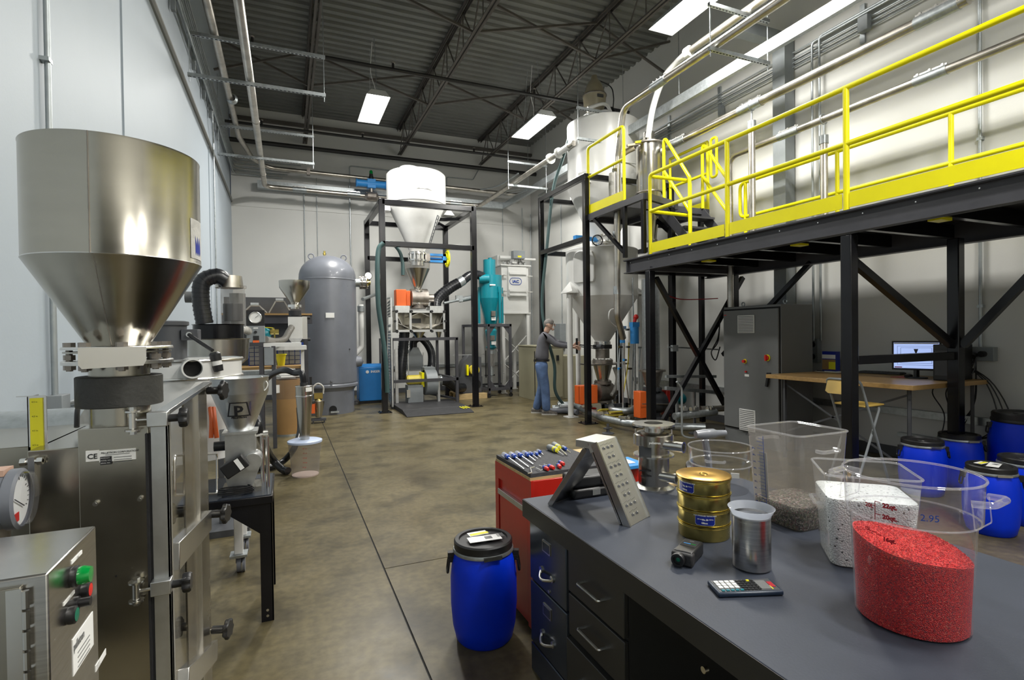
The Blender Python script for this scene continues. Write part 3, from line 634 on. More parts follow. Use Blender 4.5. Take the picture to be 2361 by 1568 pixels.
# steel receiver (cyclone) on the upper platform
cx, cy = 5.4, 6.98
t = T('cyclone_receiver', 'stainless steel cyclone receiver standing on the upper platform', 'receiver', (cx, cy, UZ))
zt = at(1497, 335, Y=cy).z
B().lathe([(.17, UZ-.32), (.11, UZ-.35)][:0]+[(.1, 2.95), (.19, zt-.78), (.2, zt-.76), (.2, zt)], (cx, cy, 0), 36).build('body', 'steel', t)
B().lathe([(.2, zt-.005), (.235, zt-.005), (.235, zt+.015), (.2, zt+.015)], (cx, cy, 0), 36).build('top_flange', 'old_steel', t)
B().lathe([(.2, zt-.78), (.225, zt-.78), (.225, zt-.76), (.2, zt-.76)], (cx, cy, 0), 36).build('lower_flange', 'old_steel', t)
B().lathe([(.0, zt+.02), (.2, zt+.015), (.09, zt+.03), (.09, zt+.2), (.05, zt+.2)], (cx, cy, 0), 28).build('outlet_collar', 'steel', t)
B().ring((cx+.02, cy, zt+.22), .03, .008, ax=(0, 1, 0)).build('lifting_eye', 'galvanised', t)
B().cyl((cx, cy+.12, zt-.12), (5.6, cy-.15, zt-.12), .07).build('inlet_pipe', 'galvanised', t)
B().cyl((cx, cy, 2.62), (cx, cy, 2.95), .035).cyl((cx, cy, 2.95), (cx, cy, 2.97), .12).cyl((cx, cy, 2.6), (cx, cy, 2.63), .15).build('outlet_pipe', 'steel', t)
B().cyl((cx, cy, .9), (cx, cy, 2.34), .14).build('lower_tube', 'galvanised', t)
t = B().tube(curve([at(1462, 340, Y=7.0), at(1440, 352, Y=7.1), at(1425, 370, Y=7.2), at(1418, 395, Y=7.3)], 6), .05, 14).build('elbow_hose', 'beige_machine', None); tag(t, 'beige curved hose from the steel receiver to the fabric filter bag', 'hose')
a = at(1418, 400, Y=7.3); c = at(1418, 468, Y=7.3)
t = B().lathe([(.04, a.z+.02), (.1, a.z), (.1, a.z-.03), (.105, (a.z+c.z)/2), (.1, c.z), (.05, c.z-.02)], (a.x, 7.3, 0), 20).build('filter_bag', 'bag', None); tag(t, 'grey fabric filter bag hanging behind the yellow rail panel', 'filter bag')
t = T('receiver_clamp', 'short brown clamp arm with yellow tag at the rim of the steel receiver', 'clamp', (cx-.2, cy, zt))
B().bar((cx-.15, cy-.05, zt-.0), (cx-.42, cy, zt-.06), .04, .03).build('arm', 'beige_machine', t)
B().bar((cx-.2, cy-.07, zt+.01), (cx-.3, cy-.05, zt-.01), .03).build('tag', 'yellow', t)
# ================================================================ FRAME 2 AND THE TWO BIG WHITE HOPPERS
t = T('support_frame', 'tall black steel frame around the two stacked white hoppers at right', 'frame', (4.6, 7.6, 0))
FX0, FX1, FY0, FY1 = 4.56, 6.3, 7.55, 9.2
for x, y in ((FX0, FY0), (FX0, FY1), (FX1, FY0), (FX1, FY1)):
    p = B().cbox((x, y, 2.05), (.09, .09, 4.1)).build('post', 'black_paint', t, bevel=.008)
    B().box(x-.12, x+.12, y-.12, y+.12, 0, .015).bolts((x, y, .02), .12, 4, .012, .03, ph=.5).build('foot_plate', 'black_paint', p)
for z in (4.06, 3.04):
    for p, q in (((FX0, FY0, z), (FX0, FY1, z)), ((FX0, FY1, z), (FX1, FY1, z)), ((FX1, FY0, z), (FX1, FY1, z))):
        B().bar(p, q, .085).build('cross_beam', 'black_paint', t, bevel=.006)
B().bar((FX0, FY0, 4.06), (FX1, FY0, 4.06), .085).build('cross_beam', 'black_paint', t, bevel=.006)
def bighopper(cx, cy, r, zb, zc, zt, zo, ro, name, label):
    t = T(name, label, 'hopper', (cx, cy, zb))
    B().lathe([(r-.01, zc), (r, zc), (r, zt-.02), (r-.03, zt), (0, zt+.04)], (cx, cy, 0), 64).build('cylinder', 'white_paint', t)
    B().lathe([(ro, zb), (r, zc)], (cx, cy, 0), 64).build('cone', 'white_dull', t)
    return t
hx, hy = 5.47, 8.42
t = bighopper(hx, hy, .66, 2.95, 4.15, 5.33, 0, .12, 'upper_hopper', 'upper tall white hopper with beige vacuum head, above the black frame')
B().lathe([(.13, 3.13), (.13, 2.97)], (hx, hy, 0), 32).build('outlet_collar', 'bright_steel', t)
vx = at(1371, 260, Y=hy); 
B().lathe([(.2, 5.3), (.2, 5.47), (.215, 5.48), (.19, 5.5)], (vx.x, hy, 0), 36, caps=True).build('top_collar', 'white_paint', t)
v = B().lathe([(.12, 5.49), (.2, 5.68), (.21, 5.82), (.215, 5.83), (.215, 5.86), (.2, 5.87), (.15, 6.02), (.11, 6.1), (.07, 6.14), (.05, 6.22), (.0, 6.24)], (vx.x, hy, 0), 32).build('vacuum_head', 'beige_machine', t)
B().lathe([(.22, 5.83), (.225, 5.84), (.22, 5.86)], (vx.x, hy, 0), 32).build('clamp_band', 'old_steel', v)
B().cbox((vx.x-.01, hy-.215, 5.77), (.12, .02, .05)).build('name_plate', 'dark_grey', v)
B().sphere((vx.x+.3, hy-.1, 5.52), .1, sc=(.8, .8, 1.4)).build('filter_housing', 'black_plastic', t)
B().tube(curve([(vx.x+.05, hy-.02, 6.15), (vx.x+.25, hy-.15, 6.0), (vx.x+.28, hy-.2, 5.8), (vx.x+.3, hy-.15, 5.6)], 6), .01, 8).build('cable', 'black_plastic', t)
for dz in (0, .13): B().tube(curve([(hx-.5, hy-.3, 5.33+dz), (hx-.2, hy-.38, 5.42+dz), (hx+.0, hy-.3, 5.43)], 6), .03, 10).build('vent_pipe', 'white_paint', t)
# seam panel
B().box(hx-.1, hx+.25, hy-.69, hy-.655, 4.45, 4.455).build('seam', 'white_dull', t)
for a_ in (-2.6, -1.2, .3, 1.8):
    x, y = hx+.72*math.cos(a_), hy+.72*math.sin(a_)
    B().cbox((x, y, 4.2), (.2, .16, .16), a_).build('support_bracket', 'white_paint', t)
zb = 1.33
t = bighopper(hx-.06, hy, .66, 1.33, 2.15, 3.02, 0, .13, 'lower_hopper', 'lower white hopper on white pipe legs beside the man')
hx2 = hx-.06
# manhole with loading eye: raised oval door
dn = V((-.86, -.5, 0)); dc = V((hx2, hy, 0))+dn*.625; ds = V((-dn.y, dn.x, 0)); rr_ = [(x*(.21), z) for x, z in ((-1, -.2), (-.9, -.26), (.9, -.26), (1, -.2), (1, .16), (.8, .27), (.4, .3), (-.4, .3), (-.8, .27), (-1, .16))]
B().prism(rr_, dc+V((0, 0, 2.64)), ds, V((0, 0, 1)), dn*.07).build('access_door', 'white_dull', t, bevel=.01)
for i, (x, y) in enumerate(((4.64, 8.27), (6.15, 8.27), (5.4, 9.3))):
    l = B().cyl((x, y, .02), (x, y, 2.2), .05, n=20).build('leg', 'white_paint', t)
    B().box(x-.1, x+.1, y-.1, y+.1, 0, .015).build('foot_plate', 'white_paint', l)
    B().add([(x-.12, y-.12, 2.2), (x+.12, y-.12, 2.2), (x+.12, y+.12, 2.2), (x-.12, y+.12, 2.2), (x-.12+(.12 if x < 5 else 0), y-.1, 2.24), (x+.12-(.12 if x > 6 else 0), y-.1, 2.24), (hx2+(x-hx2)*.8+.06, hy, 2.42), (hx2+(x-hx2)*.8-.06, hy, 2.42)], [(0, 1, 2, 3), (0, 1, 5, 4), (4, 5, 6, 7), (1, 2, 6, 5), (3, 0, 4, 7), (2, 3, 7, 6)]).build('gusset', 'white_paint', l)
B().lathe([(.16, 3.02), (.16, 3.12), (.2, 3.13), (.2, 3.15), (.16, 3.16), (.15, 3.24), (.2, 3.25), (.2, 3.28), (0, 3.29)], (hx2, hy-.05, 0), 28).bolts((hx2, hy-.05, 3.2), .18, 8, .01, .16).build('inlet_valve', 'bright_steel', t)
B().cyl((hx2-.35, hy-.1, 3.2), (hx2-.1, hy-.05, 3.2), .04).cbox((hx2-.5, hy-.1, 3.2), (.25, .1, .08)).build('valve_actuator', 'blue_valve', t)
B().ring((hx2-.4, hy-.5, 3.1), .09, .01, ax=(.3, 1, 0)).build('cable_loop', 'black_plastic', t)
# below the lower hopper: slide gate, transition cone, rotary valve
B().cyl((hx2, hy, 1.24), (hx2, hy, 1.33), .15).cyl((hx2, hy, 1.19), (hx2, hy, 1.2), .17).build('outlet_flange', 'bright_steel', t)
B().cyl((hx2, hy, 1.2), (hx2, hy, 1.27), .175).build('rubber_gasket', 'black_rubber', t)
B().cyl((hx2, hy, 1.02), (hx2, hy, 1.2), .13).build('sleeve', 'old_steel', t)
t = T('rotary_valve', 'steel rotary valve with orange drive under the lower white hopper', 'rotary valve', (hx2, hy, .3))
B().cyl((hx2, hy, .93), (hx2, hy, .99), .19).bolts((hx2, hy, .96), .17, 8, .012, .1).build('upper_flange', 'old_steel', t)
B().box(hx2-.36, hx2+.45, hy-.2, hy+.2, .9, .925).build('slide_gate', 'old_steel', t)
B().lathe([(.1, .6), (.19, .93)], (hx2, hy, 0), 28).build('transition_cone', 'steel', t)
B().cyl((hx2, hy, .54), (hx2, hy, .6), .16).cyl((hx2, hy, .2), (hx2, hy, .24), .16).bolts((hx2, hy, .57), .14, 8, .01, .09).build('flange', 'old_steel', t)
B().lathe([(.1, -.2), (.17, -.18), (.17, .18), (.1, .2)], (hx2, hy, .39), 24, (1, .2, 0), caps=True).cyl((hx2-.3, hy, .39), (hx2+.3, hy, .39), .05).build('rotor_housing', 'old_steel', t)
B().box(hx2-.62, hx2-.25, hy-.22, hy-.02, .22, .55).build('drive_guard', 'orange', t, bevel=.01)
B().tube(curve([(hx2+.18, hy-.1, .85), (hx2+.22, hy-.14, .65), (hx2+.16, hy-.15, .45), (hx2+.05, hy-.2, .35)], 6), .03, 10).build('vent_hose', 'bag', t)
B().box(hx2-.2, hx2+.35, hy-.3, hy-.26, .12, .2).box(hx2-.2, hx2-.16, hy-.3, hy-.26, 0, .2).box(hx2+.3, hx2+.34, hy-.3, hy-.26, 0, .2).build('stand', 'dark_grey', t)
B().pipe([(hx2, hy, .2), (hx2, hy-.1, .08), (hx2+.35, hy-.55, .08)], .055, .1, 14).build('outlet_pipe', 'galvanised', t)
# handle the man is turning
t = T('valve_lever', 'black valve lever reaching left from the lower hopper outlet', 'valve lever', (hx2-.3, hy-.1, 1.22))
hv = at(1330, 795, Y=8.35)
B().bar((hx2-.14, hy-.1, 1.24), (hv.x+.02, 8.35, hv.z), .02).bar((hx2-.14, hy-.1, 1.2), (hv.x+.02, 8.35, hv.z-.03), .015).build('lever', 'black_plastic', t)
B().bar((hv.x, 8.35, hv.z-.16), (hv.x, 8.35, hv.z+.12), .03).build('grip', 'black_plastic', t)
B().cyl((hx2-.16, hy-.25, 1.24), (hx2-.16, hy-.1, 1.24), .04).build('pivot', 'dark_grey', t)
# second rotary valve below the receiver tube
rx, ry = cx+.02, cy
t = T('rotary_valve', 'dark rotary valve with orange guard and teal motor below the wide tube', 'rotary valve', (rx, ry, .2))
B().cyl((rx, ry, .86), (rx, ry, .89), .21).build('upper_flange', 'old_steel', t)
B().lathe([(.1, .6), (.17, .86)], (rx, ry, 0), 24).build('transition_cone', 'old_steel', t)
B().cyl((rx, ry, .55), (rx, ry, .6), .15).bolts((rx, ry, .575), .13, 8, .01, .08).build('flange', 'dark_grey', t)
B().cyl((rx-.17, ry-.03, .36), (rx+.17, ry+.03, .36), .18).cyl((rx-.2, ry-.04, .36), (rx+.28, ry+.04, .36), .06).build('rotor_housing', 'dark_grey', t)
B().box(rx-.33, rx-.2, ry-.12, ry+.06, .14, .56).build('drive_guard', 'orange', t, bevel=.01)
B().box(rx+.2, rx+.28, ry-.1, ry+.05, .14, .55).build('drive_guard', 'red', t, bevel=.01)
B().cyl((rx+.28, ry-.1, .4), (rx+.52, ry-.1, .4), .09).cyl((rx+.5, ry-.1, .4), (rx+.54, ry-.1, .4), .075).build('motor', 'teal', t)
B().box(rx-.2, rx+.2, ry-.15, ry+.15, .1, .14).box(rx-.2, rx-.16, ry-.15, ry-.1, 0, .1).box(rx+.16, rx+.2, ry-.15, ry-.1, 0, .1).build('stand', 'dark_grey', t)
B().cyl((rx, ry, .14), (rx, ry, .2), .12).build('outlet_flange', 'dark_grey', t)
B().cyl((rx-.35, ry-.2, .38), (rx+.2, ry-.2, .34), .008).build('tie_rod', 'bright_steel', t)
# floor piping between the valves
def gpipe(label, pts, r=.055, mt='galvanised', name='floor_pipe', cpl=()):
    t = T(name, label, 'pipe', pts[0])
    B().pipe(pts, r, r*2.5, 16).build('pipe_run', mt, t)
    for c, ax in cpl: coupling(t, c, ax, r, .22, 4)
    return t
e0 = at(1325, 935, Z=.12); e1 = at(1395, 965, Z=.12); e2 = at(1440, 975, Z=.12); e3 = at(1480, 955, Z=.12)
gpipe('galvanised floor pipe running from the man\'s feet toward the mezzanine post', [e0+V((-.15, .35, 0)), e0, e1, e2, V((4.95, 6.3, .12)), V((5.5, 5.9, .12))], .055)
for k, p in enumerate((e0+(e1-e0)*.45, e0+(e1-e0)*.95, e2)):
    t = B().cbox((p.x, p.y, .2), (.18, .04, .035), -.9).bolts((p.x, p.y, .2), .07, 3, .014, .05, (0, 0, 1)).build('pipe_clamp', 'bright_steel', None); tag(t, ('far', 'middle', 'near')[k]+' bolted clamp on the galvanised floor pipe', 'clamp', 'bolted clamps on the floor pipe')
gpipe('second galvanised pipe curving from under the rotary valve', [at(1405, 905, Z=.15), at(1410, 945, Z=.15), at(1450, 950, Z=.14), at(1480, 930, Z=.14)], .055)
g0 = V((5.2, 5.85, .3)); g1 = V((6.1, 5.95, .3))
gpipe('horizontal galvanised pipe with clamps left of the grey cabinet', [at(1555, 960, Y=5.9), at(1650, 950, Y=5.9)], .05)
for px in (1575, 1600, 1638):
    p = at(px, 943, Y=5.9); t = B().cbox(p, (.12, .06, .05)).bolts(p+V((0, 0, .02)), .04, 3, .014, .05).build('pipe_clamp', 'bright_steel', None); tag(t, {1575: 'left', 1600: 'middle', 1638: 'right'}[px]+' bolted clamp on the horizontal pipe left of the grey cabinet', 'clamp', 'clamps on the pipe by the cabinet')
def stand(px, py, ztop, label):
    p = at(px, py, Z=0); t = T('pipe_stand', label, 'pipe support', p)
    B().lathe([(.09, 0), (.09, .012), (.025, .03), (.02, .15)], p, 16).build('foot', 'dark_grey', t); B().cyl(p+V((0, 0, .1)), p+V((0, 0, ztop)), .012).cbox(p+V((0, 0, ztop)), (.12, .06, .02)).build('stem', 'dark_grey', t)
stand(1402, 1000, .08, 'short dark pipe stand on the floor near the front frame post'); stand(1602, 1000, .25, 'dark pipe stand under the horizontal pipe left of the cabinet')
# ================================================================ FRAME 1 (white silo frame) AND BACK OF THE HALL
def post(t, x, y, z1, w=.09, name='post', mt='black_paint', plate=True, z0=0):
    p = B().cbox((x, y, (z0+z1)/2), (w, w, z1-z0)).build(name, mt, t, bevel=.006)
    if plate: B().box(x-w*1.1, x+w*1.1, y-w*1.1, y+w*1.1, 0, .014).bolts((x, y, .018), w*1.15, 4, .01, .025, ph=.5).build('foot_plate', mt, p)
    return p
t = T('support_frame', 'black steel frame around the round white silo at the back', 'frame', (2.66, 11.45, 0))
gx0, gx1, gy0, gy1, gz = 1.74, 3.6, 10.42, 12.5, 4.13
for x, y in ((gx0, gy0), (gx1, gy0), (gx0, gy1), (gx1, gy1)): post(t, x, y, gz, .11)
for z in (gz-.06, 3.27):
    for p, q in (((gx0, gy0, z), (gx1, gy0, z)), ((gx0, gy1, z), (gx1, gy1, z))): B().bar(p, q, .11, .1).build('cross_beam', 'black_paint', t, bevel=.006)
for x in (gx0, gx1): B().bar((x, gy0, gz-.06), (x, gy1, gz-.06), .11, .1).build('side_beam', 'black_paint', t, bevel=.006)
B().bar((gx1-.35, gy1-.6, gz-.08), (gx1, gy1-.1, gz-.08), .07).build('corner_brace', 'black_paint', t); B().bar((gx1-.45, gy1-1.0, gz-.08), (gx1-.0, gy1-1.2, gz-.08), .07).build('corner_brace', 'black_paint', t)
sx, sy = 2.66, 11.45
t = T('silo', 'round white silo with glowing top over a grey cone, in the black frame', 'silo', (sx, sy, 3.3))
B().lathe([(.63, 4.3), (.635, 4.32), (.635, 4.93), (.6, 4.97), (.18, 5.0)], (sx, sy, 0), 64).build('cylinder', 'white_paint', t)
B().lathe([(.17, 4.98), (.17, 5.07), (.21, 5.08), (.2, 5.11), (0, 5.13)], (sx-.15, sy, 0), 32).build('top_collar', 'white_paint', t)
c = B().lathe([(.16, 3.3), (.63, 4.32)], (sx, sy, 0), 64).build('cone', 'white_dull', t)
b = B().bar((sx+.33, sy-.5, 4.02), (sx+.19, sy-.3, 3.45), .012).bar((sx+.37, sy-.47, 4.0), (sx+.23, sy-.27, 3.45), .012)
for i in range(9): f = i/8; b.bar(V((sx+.33, sy-.5, 4.02)).lerp(V((sx+.19, sy-.3, 3.45)), f), V((sx+.37, sy-.47, 4.0)).lerp(V((sx+.23, sy-.27, 3.45)), f), .01)
b.build('scale_ladder', 'dark_grey', c)
for x in (sx-.7, sx+.7): B().add([(x-.12, sy-.12, 4.13), (x+.12, sy-.12, 4.13), (x+.12, sy+.12, 4.13), (x-.12, sy+.12, 4.13), (x, sy-.1, 4.3), (x+(.12 if x < sx else -.12), sy, 4.42)], [(0, 1, 2, 3), (0, 1, 5, 4), (1, 2, 5), (2, 3, 4, 5), (3, 0, 4)]).build('support_bracket', 'white_paint', t)
B().box(sx-.15, sx+.25, sy-.645, sy-.63, 4.52, 4.526).build('seam', 'white_dull', t)
# slide valve with hand wheel
t = T('slide_valve', 'slide gate valve with blue cylinder and yellow handwheel under the silo cone', 'valve', (sx, sy, 3.13))
B().cyl((sx, sy, 3.1), (sx, sy, 3.13), .2).cyl((sx, sy, 3.24), (sx, sy, 3.27), .2).cyl((sx, sy, 3.0), (sx, sy, 3.32), .15).bolts((sx, sy, 3.18), .19, 12, .012, .2).build('valve_body', 'bright_steel', t)
B().box(sx+.15, sx+.26, sy-.1, sy+.1, 3.1, 3.26).build('bonnet', 'old_steel', t)
B().box(sx+.26, sx+.62, sy-.1, sy+.0, 3.22, 3.27).box(sx+.26, sx+.62, sy-.1, sy+.0, 3.08, 3.13).box(sx+.55, sx+.62, sy-.1, sy+.0, 3.08, 3.27).cyl((sx+.2, sy-.05, 3.175), (sx+.66, sy-.05, 3.175), .02).build('yoke', 'blue_valve', t)
h = B().ring((sx+.66, sy-.05, 3.17), .17, .02, ax=(1, 0, 0)); 
for a_ in range(3): h.cyl((sx+.66, sy-.05-.16*math.cos(a_*PI/3), 3.17-.16*math.sin(a_*PI/3)), (sx+.66, sy-.05+.16*math.cos(a_*PI/3), 3.17+.16*math.sin(a_*PI/3)), .015, n=8)
h.build('handwheel', 'yellow', t)
t = T('funnel', 'steel funnel under the slide valve in the black silo frame', 'funnel', (sx, sy, 2.6))
B().lathe([(.265, 2.93), (.275, 3.08)], (sx, sy, 0), 40).build('rim_band', 'clear_dirty', t)
B().lathe([(.07, 2.5), (.265, 2.93)], (sx, sy, 0), 40).cyl((sx, sy, 2.44), (sx, sy, 2.5), .1).build('cone', 'steel', t)
t = T('rotary_valve', 'steel rotary valve with orange drive guard above the glass-fronted separator', 'rotary valve', (sx, sy, 2.1))
B().lathe([(.12, -.2), (.2, -.19), (.2, .17), (.12, .18)], (sx+.03, sy, 2.3), 28, (1, 0, 0), caps=True).cyl((sx+.2, sy, 2.3), (sx+.34, sy, 2.3), .09).build('rotor_housing', 'old_steel', t)
for z in (2.43, 2.17): B().cyl((sx, sy, z), (sx, sy, z+.02), .17).bolts((sx, sy, z), .15, 8, .012, .06).build('flange', 'bright_steel', t)
B().cyl((sx, sy, 2.1), (sx, sy, 2.18), .14).cyl((sx, sy, 2.07), (sx, sy, 2.1), .17).build('outlet', 'old_steel', t)
B().box(sx-.5, sx-.28, sy-.15, sy+.1, 2.1, 2.47).box(sx-.28, sx-.18, sy-.1, sy+.1, 2.12, 2.45).build('drive_guard', 'orange', t, bevel=.015)
# deduster with glass front
dx0, dx1, dy, dz0, dz1 = 2.13, 3.2, 11.25, 1.56, 2.02
t = T('dust_separator', 'glass-fronted steel dust separator with inner chutes in the silo frame', 'separator', (sx, dy, dz0))
B().box(dx0, dx1, dy+.4, dy+.42, dz0, dz1).box(dx0, dx0+.015, dy, dy+.42, dz0, dz1).box(dx1-.015, dx1, dy, dy+.42, dz0, dz1).box(dx0, dx1, dy, dy+.42, dz1-.012, dz1).box(dx0, dx1, dy, dy+.42, dz0, dz0+.012).build('casing', 'steel_plate', t)
fr = B().box(dx0, dx1, dy-.03, dy, dz1-.05, dz1).box(dx0, dx1, dy-.03, dy, dz0, dz0+.05)
for x in (dx0, sx-.24, sx+.2, dx1-.045): fr.box(x, x+.045, dy-.03, dy, dz0, dz1)
fr.build('door_frame', 'aluminium', t)
B().box(dx0+.04, dx1-.04, dy-.012, dy-.006, dz0+.05, dz1-.05).build('glass_pane', 'clear_thin', t)
m = B()
for p, q in (((-.24, .32), (0, .42)), ((0, .42), (.24, .32)), ((-.24, .16), (0, .07)), ((0, .07), (.24, .16)), ((-.5, .2), (-.24, .08)), ((.5, .2), (.24, .08)), ((-.5, .38), (-.38, .14)), ((.5, .38), (.42, .14))):
    m.bar((sx+p[0], dy+.2, dz0+p[1]), (sx+q[0], dy+.2, dz0+q[1]), .36, .012)
m.build('inner_chutes', 'bright_steel', t)
B().box(sx-.14, sx+.1, dy+.37, dy+.39, dz0+.2, dz0+.3).build('inner_window', 'dark_grey', t)
for x in (dx0+.02, sx-.2, sx+.24, dx1-.02):
    for z in (dz0+.01, dz1-.02): B().cyl((x, dy-.07, z), (x, dy-.03, z), .028, n=8).build('clamp_knob', 'black_plastic', t)
for x in (dx0-.02, dx1+.0): B().cyl((x, dy-.05, (dz0+dz1)/2), (x, dy-.02, (dz0+dz1)/2), .028, n=8).build('clamp_knob', 'black_plastic', t)
B().box(dx0, dx0+.3, dy, dy+.3, dz1, dz1+.1).box(dx1-.33, dx1-.02, dy, dy+.3, dz1, dz1+.1).build('top_duct', 'aluminium', t)
B().lathe([(.06, dz0-.14), (.15, dz0)], (sx, dy+.2, 0), 20).build('outlet_cone', 'steel', t)
B().lathe([(.03, dz0-.16), (.07, dz0)], (sx+.45, dy+.2, 0), 16).build('drain_cone', 'steel', t)
def hose(name, label, pts, r, mt='black_hose', rib=True, n=8, cat='hose', group=None, taper=None):
    pts = curve(pts, n); ob = B().tube(pts, r, 14).build(name, mt, None); tag(ob, label, cat, group)
    if rib:
        # spiral ribs as low rings
        L_ = sum((pts[i+1]-pts[i]).length for i in range(len(pts)-1)); acc = 0; nxt = 0; b = B(); st = max(r*.55, .02)
        for i in range(len(pts)-1):
            p, q = pts[i], pts[i+1]; l = (q-p).length
            while nxt < acc+l:
                c = p.lerp(q, (nxt-acc)/l); d = (q-p)/l; b.tube([c-d*r*.1, c+d*r*.1], r*1.05, 14); nxt += st
            acc += l
        k = b.build('hose_rib', mt, ob); k['kind'] = 'stuff'
    return ob
hose('air_hose', 'thick black hose dropping from the separator to the blower', [(sx-.3, dy+.2, 1.6), (sx-.34, dy+.2, 1.2), (sx-.4, dy+.15, .8), (sx-.4, dy+.15, .5)], .11)
hose('air_hose', 'black hose arching over the filter box inside the silo frame', [(sx-.02, dy+.6, 1.1), (sx-.02, dy+.6, 1.35), (sx+.16, dy+.6, 1.42), (sx+.35, dy+.55, 1.15), (sx+.36, dy+.5, .85), (sx+.28, dy+.4, .65)], .085)
hose('air_hose', 'black hose lying low behind the blower toward the right', [(sx+.42, dy+.1, .48), (sx+.6, dy+.15, .46), (sx+.85, dy+.3, .3), (sx+1.1, dy+.5, .26)], .1)
hose('air_hose', 'black hose rising from the separator toward the teal cyclone', [(sx+.42, dy+.35, 2.05), (sx+.5, dy+.45, 2.3), (sx+.8, dy+.5, 2.55), (sx+1.02, dy+.5, 2.68)], .12)
B1 = hose('air_hose', 'short black hose bending into the teal cyclone inlet', [(sx+1.12, dy+.52, 2.73), (sx+1.3, dy+.55, 2.86), (sx+1.5, dy+.6, 2.9), (sx+1.68, dy+.65, 2.86)], .1)
t = B().cyl((sx+1.0, dy+.5, 2.66), (sx+1.14, dy+.52, 2.75), .115).build('hose_coupling', 'galvanised', None); tag(t, 'silver coupling joining the two thick black hoses by the cyclone', 'coupling')
t = T('conveying_tube', 'thin silver telescoping tube between the separator and the wall', 'tube', (3.5, 11.8, 2.1))
B().cyl((3.28, 11.6, 2.2), (4.0, 12.0, 2.36), .03).cyl((3.75, 11.9, 2.3), (4.1, 12.05, 2.37), .06).build('tube_run', 'galvanised', t)
B().cbox((3.72, 11.85, 2.33), (.16, .08, .14)).build('clamp', 'galvanised', t)
# left tube to tank
t = T('tank_valve', 'pipe stub with flange, valve and round gauge on the right of the grey tank', 'pipe fitting', (1.4, 11.2, 2.3))
y_ = 11.0
gq = at(830, 652, Y=y_); 
B().cyl((1.25, y_, gq.z), (gq.x+.12, y_, gq.z), .085).build('pipe_stub', 'galvanised', t)
B().cyl((gq.x+.02, y_, gq.z), (gq.x+.04, y_, gq.z), .13).cyl((gq.x+.1, y_, gq.z), (gq.x+.12, y_, gq.z), .13).bolts((gq.x+.07, y_, gq.z), .115, 8, .014, .16, (1, 0, 0)).build('pipe_flange', 'old_steel', t)
B().cyl((gq.x+.12, y_, gq.z), (gq.x+.2, y_, gq.z), .05).bar((gq.x+.14, y_-.06, gq.z-.1), (gq.x+.14, y_-.06, gq.z+.08), .02).build('valve', 'brass', t)
g = B().cyl((gq.x+.16, y_-.03, gq.z+.14), (gq.x+.16, y_+.02, gq.z+.14), .08, n=28).build('gauge_case', 'black_plastic', t)
B().cyl((gq.x+.16, y_-.034, gq.z+.14), (gq.x+.16, y_-.03, gq.z+.14), .07, n=28).build('gauge_dial', 'dial', g)
t = T('air_pipe', 'white vertical pipe with collars right of the grey tank', 'pipe', (1.45, 11.4, 1))
p = at(832, 700, Y=11.5)
B().pipe([(p.x, 11.5, 2.15), (p.x, 11.5, 1.25), (p.x-.25, 11.4, 1.0)], .055).build('pipe_run', 'white_dull', t)
B().cyl((p.x, 11.5, 2.0), (p.x, 11.5, 2.12), .075).build('collar', 'galvanised', t)
B().cyl(at(836, 690, Y=11.6), at(872, 677, Y=12.4), .035).build('branch_pipe', 'galvanised', t)
# grey tank
tx, ty, tr = .775, 11.06, .535
t = T('air_tank', 'tall grey steel air receiver tank with domed top', 'tank', (tx, ty, 0))
B().lathe([(tr-.03, .56), (tr, .6), (tr, 2.62)]+[(tr*math.cos(a_*PI/20), 2.62+.46*math.sin(a_*PI/20)**.9) for a_ in range(1, 11)], (tx, ty, 0), 72).build('shell', 'tank_grey', t)
B().lathe([(tr, 2.58), (tr+.004, 2.585), (tr+.004, 2.6), (tr, 2.605)], (tx, ty, 0), 72).build('weld_seam', 'tank_grey', t)
B().lathe([(tr-.07, 0), (tr-.07, .44), (tr-.02, .5), (tr+.012, .52), (tr+.012, .56), (tr-.02, .6)], (tx, ty, 0), 72).build('skirt', 'tank_grey', t)
p = at(768, 944, Y=ty-tr+.06); B().lathe([(.0, 0), (.07, 0), (.07, .01), (0, .01)], (p.x, ty-tr+.055, p.z), 20, (0, 1, 0)).build('skirt_hole', 'void', t)
for k, a_ in enumerate((-.35, .35)):
    c = V((tx+(.3 if k else -.3), ty-.1, 3.0)); c.z = 2.98
    B().ring(c+V((0, 0, .06)), .05, .012, ax=(0, 1, 0)).build('lifting_lug', 'tank_grey', t)
p = at(752, 577, Y=ty); B().cyl((tx-.05, ty, 3.05), (tx-.05, ty, 3.17), .02).cyl((tx-.05, ty, 3.1), (tx-.05, ty, 3.13), .03, n=6).build('relief_valve', 'brass', t)
p = at(761, 727, Y=ty-tr); B().box(p.x-.08, p.x+.08, ty-tr-.008, ty-tr+.004, p.z-.05, p.z+.05).build('name_plate', 'galvanised', t)
B().box(p.x-.075, p.x+.075, ty-tr-.0095, ty-tr-.008, p.z-.045, p.z+.045).build('plate_print', 'dial', t)
p = at(765, 878, Y=ty-tr); B().cyl((p.x, ty-tr-.03, p.z), (p.x, ty-tr+.02, p.z), .022).build('drain_plug', 'tank_grey', t)
p = at(826, 833, Y=ty); B().lathe([(.0, .2), (.1, .15), (.12, .0)], (tx+tr-.08, ty-.1, p.z), 20, (1, 0, 0)).build('side_nozzle', 'tank_grey', t)
for px, py in ((800, 660), (806, 805)): p = at(px, py, Y=ty-.4); B().cyl((p.x, ty-.42, p.z), (p.x, ty-.36, p.z), .012, n=8).build('stud', 'black_plastic', t)
B().cbox((p.x-.3, ty-tr+.02, .06), (.15, .04, .03)).build('skirt_clip', 'galvanised', t)
